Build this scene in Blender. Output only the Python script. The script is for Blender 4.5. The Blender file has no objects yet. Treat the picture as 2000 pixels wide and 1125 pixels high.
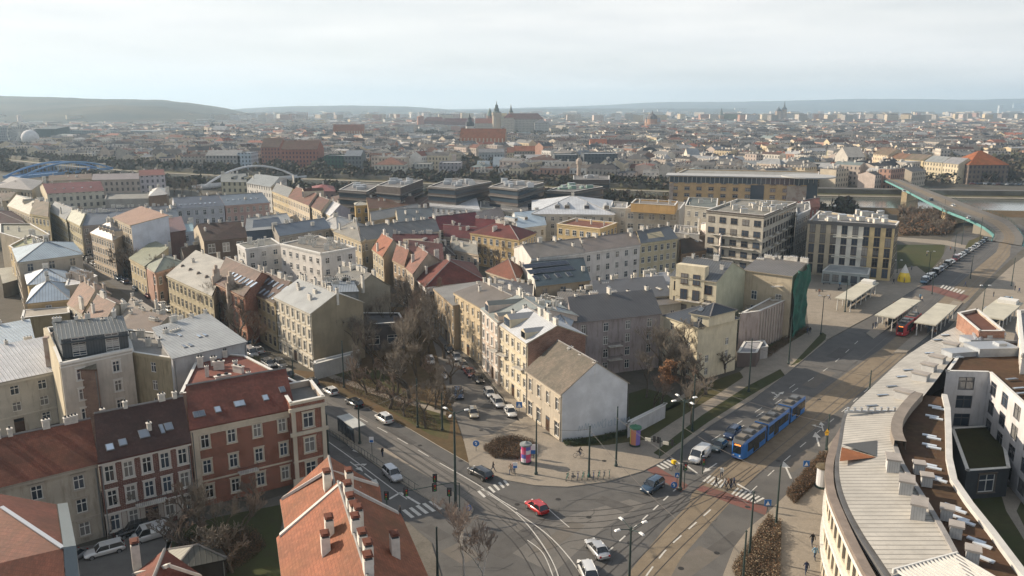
import bpy, bmesh, math, random
from mathutils import Vector, Matrix
from mathutils.geometry import tessellate_polygon
R = math.radians
C = bpy.context.scene.collection
sc = bpy.context.scene
# ------------------------------------------------------------------ camera, sky, sun, exposure
CAM_H = 52.0; FOC = 1550.0; PITCH = math.atan(350/1550)
sp, cp = math.sin(PITCH), math.cos(PITCH)
cam = bpy.data.cameras.new('camera'); camo = bpy.data.objects.new('camera', cam); C.objects.link(camo)
cam.lens = 36*FOC/2000; cam.sensor_width = 36; cam.clip_start = .5; cam.clip_end = 60000
camo.location = (0, 0, CAM_H); camo.rotation_euler = (math.pi/2-PITCH, 0, 0)
sc.camera = camo
SUN_EL = R(27); SUN_AZ = math.atan2(-.925, .38)
SD = Vector((math.sin(SUN_AZ)*math.cos(SUN_EL), math.cos(SUN_AZ)*math.cos(SUN_EL), math.sin(SUN_EL)))
sl = bpy.data.lights.new('sun', 'SUN'); sl.energy = 5.0; sl.angle = R(.6); sl.color = (1, .85, .67)
so = bpy.data.objects.new('sun', sl); C.objects.link(so); so.rotation_euler = SD.to_track_quat('Z', 'Y').to_euler()
W = bpy.data.worlds.new('World'); sc.world = W; W.use_nodes = True
nt = W.node_tree; nt.nodes.clear()
def N(nt, t, **k):
    n = nt.nodes.new(t)
    for a, b in k.items(): setattr(n, a, b)
    return n
out = N(nt, 'ShaderNodeOutputWorld'); bg = N(nt, 'ShaderNodeBackground'); bg.inputs[1].default_value = .09
sky = N(nt, 'ShaderNodeTexSky', sky_type='NISHITA', sun_disc=False, sun_elevation=SUN_EL, sun_rotation=SUN_AZ)
sky.air_density = 1.0; sky.dust_density = 2.0
tc = N(nt, 'ShaderNodeTexCoord'); mp = N(nt, 'ShaderNodeMapping'); mp.inputs['Scale'].default_value = (1.6, 2.0, 15.0); mp.inputs['Rotation'].default_value = (0, R(4), R(20))
nz = N(nt, 'ShaderNodeTexNoise'); nz.inputs['Scale'].default_value = 1.6; nz.inputs['Detail'].default_value = 7; nz.inputs['Roughness'].default_value = .52
rp = N(nt, 'ShaderNodeValToRGB'); rp.color_ramp.elements[0].position = .32; rp.color_ramp.elements[0].color = (.80,)*3+(1,); rp.color_ramp.elements[1].position = .62; rp.color_ramp.elements[1].color = (1,)*3+(1,)
nz2 = N(nt, 'ShaderNodeTexNoise'); nz2.inputs['Scale'].default_value = 3.1; nz2.inputs['Detail'].default_value = 5
rp2 = N(nt, 'ShaderNodeValToRGB'); rp2.color_ramp.elements[0].color = (7.0, 7.0, 6.95, 1); rp2.color_ramp.elements[1].color = (8.1, 7.95, 7.7, 1); rp2.color_ramp.elements[0].position = .3; rp2.color_ramp.elements[1].position = .7
mx = N(nt, 'ShaderNodeMix', data_type='RGBA')
L = nt.links.new
L(tc.outputs['Generated'], mp.inputs[0]); L(mp.outputs[0], nz.inputs[0]); L(nz.outputs[0], rp.inputs[0])
L(mp.outputs[0], nz2.inputs[0]); L(nz2.outputs[0], rp2.inputs[0])
sep = N(nt, 'ShaderNodeSeparateXYZ'); L(tc.outputs['Generated'], sep.inputs[0]); fall = N(nt, 'ShaderNodeMapRange'); L(sep.outputs[2], fall.inputs[0])
fall.inputs[1].default_value = .10; fall.inputs[2].default_value = .42; fall.inputs[3].default_value = 1.0; fall.inputs[4].default_value = .34
mm = N(nt, 'ShaderNodeMath', operation='MULTIPLY'); L(rp.outputs[0], mm.inputs[0]); L(fall.outputs[0], mm.inputs[1]); L(mm.outputs[0], mx.inputs[0]); L(sky.outputs[0], mx.inputs[6]); L(rp2.outputs[0], mx.inputs[7]); L(mx.outputs[2], bg.inputs[0]); L(bg.outputs[0], out.inputs[0])
sc.view_settings.view_transform = 'Standard'; sc.view_settings.look = 'None'; sc.view_settings.exposure = 0.55; sc.view_settings.gamma = 1
try:
    sc.cycles.volume_bounces = 1; sc.cycles.max_bounces = 6; sc.cycles.use_denoising = True
except Exception: pass

# ------------------------------------------------------------------ helpers
def G(px, py, z=0.0):
    """where the sight line of a point of the survey meets height z"""
    a = (px-1000)/FOC; b = (py-562.5)/FOC
    Z = (CAM_H-z)/(sp+b*cp)
    return Vector((a*Z, Z*(cp-b*sp), z))
def hb(px, base, top):
    """height of a vertical edge standing on the ground"""
    g = G(px, base); b = (top-562.5)/FOC
    return CAM_H-(sp+b*cp)/(cp-b*sp)*g.y
def V(x, y, z=0.0): return Vector((x, y, z))
rnd = random.Random(7)
class MB:
    """collects faces, welded by place, and links them as ONE mesh object"""
    def __init__(s): s.v = []; s.k = {}; s.f = []; s.m = []; s.uv = []
    def vi(s, p):
        k = (round(p[0], 4), round(p[1], 4), round(p[2], 4))
        if k not in s.k: s.k[k] = len(s.v); s.v.append(k)
        return s.k[k]
    def face(s, pts, m=0, uv=None):
        idx = [s.vi(p) for p in pts]
        if len(set(idx)) < len(idx):
            keep = [i for i in range(len(idx)) if idx[i] != idx[i-1]]
            idx = [idx[i] for i in keep]; uv = [uv[i] for i in keep] if uv else None
            if len(set(idx)) < 3 or len(set(idx)) < len(idx): return
        s.f.append(idx); s.m.append(m); s.uv.append(uv)
    def box(s, c, d, m=0, rz=0.0, top=1.0, mt=None):
        """centre of base c, size d, turned rz, top shrunk"""
        cs, sn = math.cos(rz), math.sin(rz); P = []
        for z, k in ((0, 1), (d[2], top)):
            for x, y in ((-1, -1), (1, -1), (1, 1), (-1, 1)):
                X = x*d[0]/2*k; Y = y*d[1]/2*k
                P.append((c[0]+X*cs-Y*sn, c[1]+X*sn+Y*cs, c[2]+z))
        for q in ((0, 3, 2, 1), (0, 1, 5, 4), (1, 2, 6, 5), (2, 3, 7, 6), (3, 0, 4, 7)): s.face([P[i] for i in q], m)
        s.face([P[i] for i in (4, 5, 6, 7)], m if mt is None else mt)
    def tube(s, a, b, r0, r1=None, n=6, m=0, cap=True):
        a = Vector(a); b = Vector(b); r1 = r0 if r1 is None else r1; d = (b-a)
        if d.length < 1e-6: return
        d.normalize(); u = d.orthogonal().normalized(); w = d.cross(u)
        A = [a+(u*math.cos(2*math.pi*i/n)+w*math.sin(2*math.pi*i/n))*r0 for i in range(n)]
        B = [b+(u*math.cos(2*math.pi*i/n)+w*math.sin(2*math.pi*i/n))*r1 for i in range(n)]
        for i in range(n):
            j = (i+1) % n; s.face([A[i], A[j], B[j], B[i]], m)
        if cap:
            s.face(A[::-1], m)
            if r1 > 1e-4: s.face(B, m)
    def lathe(s, c, prof, n=12, m=0):
        for (r0, z0), (r1, z1) in zip(prof, prof[1:]):
            for i in range(n):
                a0 = 2*math.pi*i/n; a1 = 2*math.pi*(i+1)/n
                pts = [(c[0]+r0*math.cos(a0), c[1]+r0*math.sin(a0), c[2]+z0), (c[0]+r0*math.cos(a1), c[1]+r0*math.sin(a1), c[2]+z0),
                       (c[0]+r1*math.cos(a1), c[1]+r1*math.sin(a1), c[2]+z1), (c[0]+r1*math.cos(a0), c[1]+r1*math.sin(a0), c[2]+z1)]
                s.face(pts, m)
    def prism(s, pts, z0, z1, m=0, mt=None):
        """closed outline between two heights, any shape"""
        pts = [Vector((p[0], p[1], 0)) for p in pts]
        if sum(a.x*b.y-b.x*a.y for a, b in zip(pts, pts[1:]+pts[:1])) < 0: pts = pts[::-1]
        for t in tessellate_polygon([pts]):
            T = [pts[i] for i in t]
            if (T[1]-T[0]).cross(T[2]-T[0]).z < 0: T = T[::-1]
            s.face([(p.x, p.y, z1) for p in T], m if mt is None else mt)
        if z0 is not None:
            for a, b in zip(pts, pts[1:]+pts[:1]): s.face([(a.x, a.y, z0), (b.x, b.y, z0), (b.x, b.y, z1), (a.x, a.y, z1)], m)
    def slab(s, pts, th, m=0, uv=None, mu=None):
        """a flat polygon with thickness th downwards"""
        s.face(pts, m, uv); lo = [(p[0], p[1], p[2]-th) for p in pts]
        s.face(lo[::-1], m if mu is None else mu)
        n = len(pts)
        for i in range(n):
            j = (i+1) % n; s.face([lo[i], lo[j], pts[j], pts[i]], m if mu is None else mu)
    def build(s, name, mats, parent=None, smooth=False, off=None):
        me = bpy.data.meshes.new(name)
        o3 = off if off is not None else (0, 0, 0)
        me.from_pydata([(p[0]-o3[0], p[1]-o3[1], p[2]-o3[2]) for p in s.v], [], s.f)
        if not isinstance(mats, (list, tuple)): mats = [mats]
        for m in mats: me.materials.append(m)
        me.polygons.foreach_set('material_index', s.m)
        if any(u is not None for u in s.uv):
            ul = me.uv_layers.new(name='UVMap'); k = 0; flat = []
            for f, u in zip(s.f, s.uv):
                flat += [c for q in (u or [(0, 0)]*len(f)) for c in q]
            ul.data.foreach_set('uv', flat)
        if smooth: me.polygons.foreach_set('use_smooth', [True]*len(me.polygons))
        me.update()
        o = bpy.data.objects.new(name, me); C.objects.link(o)
        if parent: o.parent = parent
        return o
def empty(name, loc=(0, 0, 0), rz=0.0):
    o = bpy.data.objects.new(name, None); C.objects.link(o); o.location = loc; o.rotation_euler = (0, 0, rz); o.empty_display_size = .5
    return o
def tag(o, label, cat, group=None):
    o['label'] = label; o['category'] = cat
    if group: o['group'] = group
    return o
def structure(o, k='structure'):
    o['kind'] = k; return o
def dup(o, parent=None):
    c = o.copy(); C.objects.link(c); c.parent = parent
    ks = KIDS.get(o.name)
    for k in (list(o.children) if ks is None else ks): dup(k, c)
    return c
KIDS = {}
def obj_at(me, name, parent, loc, rz=0.0):
    o = bpy.data.objects.new(name, me); C.objects.link(o); o.parent = parent; o.location = loc; o.rotation_euler = (0, 0, rz); return o
def spline(pts, n=6):
    P = [Vector(p) for p in pts]; out = []
    for i in range(len(P)-1):
        a = P[max(i-1, 0)]; b = P[i]; c = P[i+1]; d = P[min(i+2, len(P)-1)]
        for k in range(n):
            t = k/n; out.append(.5*((2*b)+(c-a)*t+(2*a-5*b+4*c-d)*t*t+(3*b-a-3*c+d)*t**3))
    out.append(P[-1]); return out
ORD = ['first', 'second', 'third', 'fourth', 'fifth', 'sixth', 'seventh', 'eighth', 'ninth', 'tenth', 'eleventh', 'twelfth', 'thirteenth', 'fourteenth', 'fifteenth', 'sixteenth', 'seventeenth', 'eighteenth', 'nineteenth', 'twentieth']
ORD += ['twenty-'+x for x in ORD[:9]]+['thirtieth']+['thirty-'+x for x in ORD[:9]]+['fortieth']+['forty-'+x for x in ORD[:9]]

# ------------------------------------------------------------------ materials
MATS = {}
def newmat(name):
    m = bpy.data.materials.new(name); m.use_nodes = True; nt = m.node_tree; b = nt.nodes['Principled BSDF']
    return m, nt, b
def noise(nt, vec, scale, detail=4, rough=.55):
    n = N(nt, 'ShaderNodeTexNoise'); n.inputs['Scale'].default_value = scale; n.inputs['Detail'].default_value = detail; n.inputs['Roughness'].default_value = rough
    nt.links.new(vec, n.inputs['Vector']); return n.outputs[0]
def ramp(nt, fac, a, b, ca=(0, 0, 0, 1), cb=(1, 1, 1, 1)):
    r = N(nt, 'ShaderNodeValToRGB'); e = r.color_ramp.elements; e[0].position = a; e[1].position = b; e[0].color = ca; e[1].color = cb
    nt.links.new(fac, r.inputs[0]); return r.outputs[0]
def mixc(nt, f, a, b, mode='MIX'):
    m = N(nt, 'ShaderNodeMix', data_type='RGBA', blend_type=mode)
    for k, x in ((0, f), (6, a), (7, b)):
        if isinstance(x, (int, float)): m.inputs[k].default_value = x
        elif isinstance(x, tuple): m.inputs[k].default_value = x if len(x) == 4 else x+(1,)
        else: nt.links.new(x, m.inputs[k])
    return m.outputs[2]
def math_(nt, op, a, b=None, c=None):
    m = N(nt, 'ShaderNodeMath', operation=op)
    for k, x in enumerate((a, b, c)):
        if x is None: continue
        if isinstance(x, (int, float)): m.inputs[k].default_value = x
        else: nt.links.new(x, m.inputs[k])
    return m.outputs[0]
def mul(c, k): return tuple(min(1, x*k) for x in c[:3])
def texvec(nt, kind='Object', scale=(1, 1, 1)):
    t = N(nt, 'ShaderNodeTexCoord'); m = N(nt, 'ShaderNodeMapping'); m.inputs['Scale'].default_value = scale
    nt.links.new(t.outputs[kind], m.inputs[0]); return m.outputs[0]
def rough_mat(name, col, rough=.8, var=.18, sc1=.6, sc2=6, metal=0, spec=.3, bump=0):
    if name in MATS: return MATS[name]
    m, nt, b = newmat(name); v = texvec(nt)
    n1 = noise(nt, v, sc1, 5); n2 = noise(nt, v, sc2, 4)
    c = mixc(nt, ramp(nt, n1, .35, .65), mul(col, 1-var), mul(col, 1+var))
    c = mixc(nt, math_(nt, 'MULTIPLY', ramp(nt, n2, .35, .7), .5), c, mul(col, 1-var*1.2))
    nt.links.new(c, b.inputs['Base Color']); b.inputs['Roughness'].default_value = rough; b.inputs['Metallic'].default_value = metal
    b.inputs['Specular IOR Level'].default_value = spec
    if bump:
        bp = N(nt, 'ShaderNodeBump'); bp.inputs['Strength'].default_value = bump; nt.links.new(n2, bp.inputs['Height']); nt.links.new(bp.outputs[0], b.inputs['Normal'])
    MATS[name] = m; return m
def plain(name, col, rough=.5, metal=0, emit=0, spec=.5, coat=0):
    if name in MATS: return MATS[name]
    m, nt, b = newmat(name); b.inputs['Base Color'].default_value = tuple(col)+(1,); b.inputs['Roughness'].default_value = rough; b.inputs['Metallic'].default_value = metal
    b.inputs['Specular IOR Level'].default_value = spec; b.inputs['Coat Weight'].default_value = coat
    if emit: b.inputs['Emission Color'].default_value = tuple(col)+(1,); b.inputs['Emission Strength'].default_value = emit
    MATS[name] = m; return m
def key(pre, col): return pre+'_'+'_'.join('%02d' % int(x*99) for x in col[:3])
def plaster(col, dirt=.45, pat=False, fl=3.4):
    nm = key('plaster'+('_windows' if pat else ''), col)+('_%d' % int(dirt*10))
    if nm in MATS: return MATS[nm]
    m, nt, b = newmat(nm); v = texvec(nt); lm = sum(col[:3])/3; col = tuple((c*.84+lm*.16)*.95 for c in col[:3])
    n1 = noise(nt, v, .35, 6, .6); n2 = noise(nt, texvec(nt, 'Object', (1.6, 1.6, .25)), 1.2, 5, .65); n3 = noise(nt, v, 9, 3)
    c = mixc(nt, ramp(nt, n1, .38, .62), mul(col, .88), mul(col, 1.08))
    c = mixc(nt, math_(nt, 'MULTIPLY', ramp(nt, n2, .5, .74), dirt), c, (col[0]*.45, col[1]*.42, col[2]*.38))
    c = mixc(nt, math_(nt, 'MULTIPLY', ramp(nt, n3, .4, .6), .18), c, mul(col, .75))
    if pat:   # rows of window openings on houses too far off to show single windows
        uv = N(nt, 'ShaderNodeTexCoord').outputs['UV']; s = N(nt, 'ShaderNodeSeparateXYZ'); nt.links.new(uv, s.inputs[0])
        u = math_(nt, 'FRACT', math_(nt, 'DIVIDE', s.outputs[0], 2.9)); w = math_(nt, 'FRACT', math_(nt, 'DIVIDE', s.outputs[1], fl))
        mu = math_(nt, 'LESS_THAN', math_(nt, 'ABSOLUTE', math_(nt, 'SUBTRACT', u, .5)), .2)
        mw = math_(nt, 'LESS_THAN', math_(nt, 'ABSOLUTE', math_(nt, 'SUBTRACT', w, .55)), .27)
        pos = math_(nt, 'GREATER_THAN', s.outputs[0], .01)
        k = math_(nt, 'MULTIPLY', math_(nt, 'MULTIPLY', mu, mw), math_(nt, 'MULTIPLY', pos, .85))
        c = mixc(nt, k, c, (.045, .05, .06))
    nt.links.new(c, b.inputs['Base Color']); b.inputs['Roughness'].default_value = .88; b.inputs['Specular IOR Level'].default_value = .2
    MATS[nm] = m; return m
def brickm(col, mortar=(.42, .36, .3)):
    nm = key('brick', col)
    if nm in MATS: return MATS[nm]
    m, nt, b = newmat(nm); uv = N(nt, 'ShaderNodeTexCoord').outputs['UV']
    t = N(nt, 'ShaderNodeTexBrick'); nt.links.new(uv, t.inputs[0]); t.inputs['Scale'].default_value = 1.0
    t.inputs['Color1'].default_value = mul(col, 1.15)+(1,); t.inputs['Color2'].default_value = mul(col, .7)+(1,); t.inputs['Mortar'].default_value = mortar+(1,)
    t.inputs['Brick Width'].default_value = .5; t.inputs['Row Height'].default_value = .16; t.inputs['Mortar Size'].default_value = .014; t.inputs['Bias'].default_value = -.1
    v = texvec(nt); n1 = noise(nt, v, .5, 6, .65)
    c = mixc(nt, math_(nt, 'MULTIPLY', ramp(nt, n1, .45, .7), .55), t.outputs[0], mul(col, .45))
    nt.links.new(c, b.inputs['Base Color']); b.inputs['Roughness'].default_value = .9; b.inputs['Specular IOR Level'].default_value = .15
    MATS[nm] = m; return m
def tilem(col, row=.34):
    col = mul(col, .70); nm = key('roof_tile', col)
    if nm in MATS: return MATS[nm]
    m, nt, b = newmat(nm); uv = N(nt, 'ShaderNodeTexCoord').outputs['UV']; s = N(nt, 'ShaderNodeSeparateXYZ'); nt.links.new(uv, s.inputs[0])
    t = N(nt, 'ShaderNodeTexBrick'); nt.links.new(uv, t.inputs[0]); t.inputs['Scale'].default_value = 1.0
    t.inputs['Color1'].default_value = mul(col, 1.12)+(1,); t.inputs['Color2'].default_value = mul(col, .8)+(1,); t.inputs['Mortar'].default_value = mul(col, .5)+(1,)
    t.inputs['Brick Width'].default_value = .24; t.inputs['Row Height'].default_value = row; t.inputs['Mortar Size'].default_value = .02; t.inputs['Mortar Smooth'].default_value = .6
    v = texvec(nt); n1 = noise(nt, v, .28, 6, .7); n2 = noise(nt, v, 1.7, 5, .6); n3 = noise(nt, v, .12, 4, .6)
    c = mixc(nt, math_(nt, 'MULTIPLY', ramp(nt, n1, .40, .62), .7), t.outputs[0], (col[0]*.42, col[1]*.5, col[2]*.5)); c = mixc(nt, math_(nt, 'MULTIPLY', ramp(nt, n3, .5, .6), .35), c, (col[0]*.55, col[1]*.8, col[2]*.6))
    c = mixc(nt, math_(nt, 'MULTIPLY', ramp(nt, n2, .55, .75), .4), c, (col[0]*1.25+.03, col[1]*1.3+.03, col[2]*1.3+.03))
    nt.links.new(c, b.inputs['Base Color']); b.inputs['Roughness'].default_value = .75; b.inputs['Specular IOR Level'].default_value = .25
    fr = math_(nt, 'FRACT', math_(nt, 'DIVIDE', s.outputs[1], row)); bp = N(nt, 'ShaderNodeBump'); bp.inputs['Strength'].default_value = .5; bp.inputs['Distance'].default_value = .04
    nt.links.new(fr, bp.inputs['Height']); nt.links.new(bp.outputs[0], b.inputs['Normal'])
    MATS[nm] = m; return m
def seamm(col, step=.6, rough=.5, metal=.2, rust=.0):
    col = mul(col, .84)
    nm = key('seam_metal', col)+'_%d' % int(step*100)
    if nm in MATS: return MATS[nm]
    m, nt, b = newmat(nm); uv = N(nt, 'ShaderNodeTexCoord').outputs['UV']; s = N(nt, 'ShaderNodeSeparateXYZ'); nt.links.new(uv, s.inputs[0])
    fr = math_(nt, 'FRACT', math_(nt, 'DIVIDE', s.outputs[0], step)); ln = math_(nt, 'LESS_THAN', fr, .18)
    v = texvec(nt); n1 = noise(nt, v, .3, 6, .6); n2 = noise(nt, v, 2.5, 5, .6)
    c = mixc(nt, ramp(nt, n1, .35, .65), mul(col, .82), mul(col, 1.1))
    c = mixc(nt, math_(nt, 'MULTIPLY', ramp(nt, n2, .55, .72), .4), c, (col[0]*.62, col[1]*.58, col[2]*.54))
    c = mixc(nt, math_(nt, 'MULTIPLY', ln, .8), c, mul(col, .35))
    nt.links.new(c, b.inputs['Base Color']); b.inputs['Roughness'].default_value = rough; b.inputs['Metallic'].default_value = metal
    bp = N(nt, 'ShaderNodeBump'); bp.inputs['Strength'].default_value = .6; bp.inputs['Distance'].default_value = .04; nt.links.new(ln, bp.inputs['Height']); nt.links.new(bp.outputs[0], b.inputs['Normal'])
    MATS[nm] = m; return m
def feltm(col):
    col = mul(col, .78); return rough_mat(key('roof_felt', col), col, .85, .22, .25, 2.2)
WHITE = rough_mat('white_paint', (.62, .61, .57), .6, .08, 2, 9)
OFFW = rough_mat('chimney_plaster', (.58, .55, .49), .85, .2, 1.5, 7)
DARK = plain('dark_metal', (.03, .035, .04), .5)
POLE = rough_mat('pole_green_grey', (.035, .055, .05), .55, .1)
STEEL = plain('zinc', (.42, .44, .46), .4, .6)
def glassm(name, col=(.03, .04, .055), rough=.08):
    if name in MATS: return MATS[name]
    m, nt, b = newmat(name); oi = N(nt, 'ShaderNodeObjectInfo')
    c = mixc(nt, oi.outputs['Random'], mul(col, .3), mul(col, 1.9)); wn = N(nt, 'ShaderNodeTexWhiteNoise', noise_dimensions='1D'); nt.links.new(oi.outputs['Random'], wn.inputs['W']); c = mixc(nt, math_(nt, 'MULTIPLY', math_(nt, 'GREATER_THAN', wn.outputs['Value'], .72), .55), c, (.30, .28, .25)) if name == 'window_glass' else c; nt.links.new(c, b.inputs['Base Color'])
    b.inputs['Roughness'].default_value = rough; b.inputs['Specular IOR Level'].default_value = .9; MATS[name] = m; return m
GLASS = glassm('window_glass'); BGLASS = glassm('skylight_glass', (.22, .27, .33), .12)
# palette
TERRA = (.40, .125, .06); REDR = (.24, .06, .038); MAROON = (.13, .025, .03); BROWNR = (.115, .052, .036); TAN = (.34, .22, .155)
GREYR = (.21, .205, .19); DARKR = (.065, .07, .075); BLUEM = (.30, .37, .44); WHITEM = (.58, .60, .62); PALE = (.46, .43, .36)
CREAM = (.60, .51, .36); YEL = (.62, .45, .22); PINK = (.55, .38, .31); GREY = (.42, .40, .37); WW = (.66, .64, .60); BEIGE = (.44, .36, .26); OCH = (.50, .35, .18); SAND = (.54, .46, .34)
# ------------------------------------------------------------------ windows, chimneys, roof lights (shared meshes)
WC = {}
def win_meshes(w, h, near, casing, frame=WHITE):
    k = (round(w, 1), round(h, 1), near, casing.name if casing else '', frame.name)
    if k in WC: return WC[k]
    w, h = k[0], k[1]; mb = MB(); cm = 1
    if near:
        cw = .16
        if casing:
            mb.box((0, -.035, h), (w+2*cw, .11, .22), 1); mb.box((0, -.07, h+.22), (w+2*cw+.16, .2, .08), 1)
            for sx in (-1, 1): mb.box((sx*(w/2+cw/2), -.03, 0), (cw, .08, h), 1)
            mb.box((0, -.08, -.14), (w+2*cw+.1, .22, .14), 1)
        fy = .11
        for x in (-w/2+.05, w/2-.05, 0): mb.box((x, fy, 0), (.10 if x else .09, .07, h), 0)
        for z in (0, h-.1, h*.64): mb.box((0, fy-.002, z), (w-.01, .075, .1), 0)
        a = mb.build('window', [frame, casing or frame]); g = MB(); g.face([(-w/2, .14, 0), (w/2, .14, 0), (w/2, .14, h), (-w/2, .14, h)])
        b = g.build('pane', GLASS); am, bm = a.data, b.data
        bpy.data.objects.remove(a); bpy.data.objects.remove(b); WC[k] = (am, bm)
    else:
        mb.box((0, -.02, 0), (w+.2, .1, h+.1), 0); mb.box((0, -.035, .1), (w, .1, h-.1), 1)
        mb.box((0, -.045, 0), (.1, .1, h), 0); mb.box((0, -.046, h*.62), (w, .1, .09), 0); mb.box((0, -.06, -.08), (w+.35, .2, .08), 0)
        a = mb.build('window', [casing or frame, GLASS]); am = a.data; bpy.data.objects.remove(a); WC[k] = (am, None)
    return WC[k]
CHM = {}
def chimney_mesh(k):
    if k in CHM: return CHM[k]
    w, d, h, n = [(.8, .5, 1.25, 2), (1.3, .5, 1.4, 3), (.5, .5, 1.1, 1), (1.9, .5, 1.3, 4)][k % 4]
    m = MB(); m.box((0, 0, -2.0), (w, d, h+2.0), 0); m.box((0, 0, h), (w+.14, d+.14, .12), 0)
    for i in range(n): m.tube((-w/2+w*(i+.5)/n, 0, h+.12), (-w/2+w*(i+.5)/n, 0, h+.42), .12, .1, 6, 1)
    o = m.build('chimney', [OFFW if k < 4 else brickm((.25, .09, .05)), STEEL if k % 2 else DARK]); CHM[k] = o.data; bpy.data.objects.remove(o); return CHM[k]
SKM = {}
def skylight_mesh(w, l, g=None):
    k = (w, l, g)
    if k in SKM: return SKM[k]
    m = MB(); m.box((0, 0, 0), (w, l, .14), 0); m.box((0, 0, .14), (w-.16, l-.16, .012), 1)
    o = m.build('skylight', [plain('skylight_frame_light', (.5, .52, .54), .4) if g == 'light' else plain('skylight_frame', (.16, .17, .18), .4), plain('solar_glass', (.015, .022, .04), .12) if g == 'solar' else plain('milky_glass', (.5, .56, .62), .2) if g == 'light' else BGLASS]); SKM[k] = o.data; bpy.data.objects.remove(o); return SKM[k]
NWIN = [0]
def wall_mesh(mb, A, B, z0, z1, holes, n, m=0, depth=.2, u0=0.0, pat=0):
    """a wall from A to B with window openings and their reveals; n points outwards"""
    d = (B-A); Ln = d.length; d = d/Ln
    xs = sorted({0.0, Ln, *[x for h in holes for x in h[:2]]}); ys = sorted({z0, z1, *[y for h in holes for y in h[2:]]})
    def P(u, v, k=0.0): q = A+d*u-n*k; return (q.x, q.y, v)
    for i in range(len(xs)-1):
        for j in range(len(ys)-1):
            a, b, c, e = xs[i], xs[i+1], ys[j], ys[j+1]; mu, mv = (a+b)/2, (c+e)/2
            if any(h[0] < mu < h[1] and h[2] < mv < h[3] for h in holes): continue
            mb.face([P(a, c), P(b, c), P(b, e), P(a, e)], m, [(a+u0, c), (b+u0, c), (b+u0, e), (a+u0, e)])
    for a, b, c, e in holes:
        for q, r, s_, t in (((a, c), (b, c), (b, c), (a, c)), ((b, c), (b, e), (b, e), (b, c)), ((b, e), (a, e), (a, e), (b, e)), ((a, e), (a, c), (a, c), (a, e))):
            mb.face([P(*q), P(*r), P(*s_, depth), P(*t, depth)], m, [(0, 0)]*4)
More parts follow.
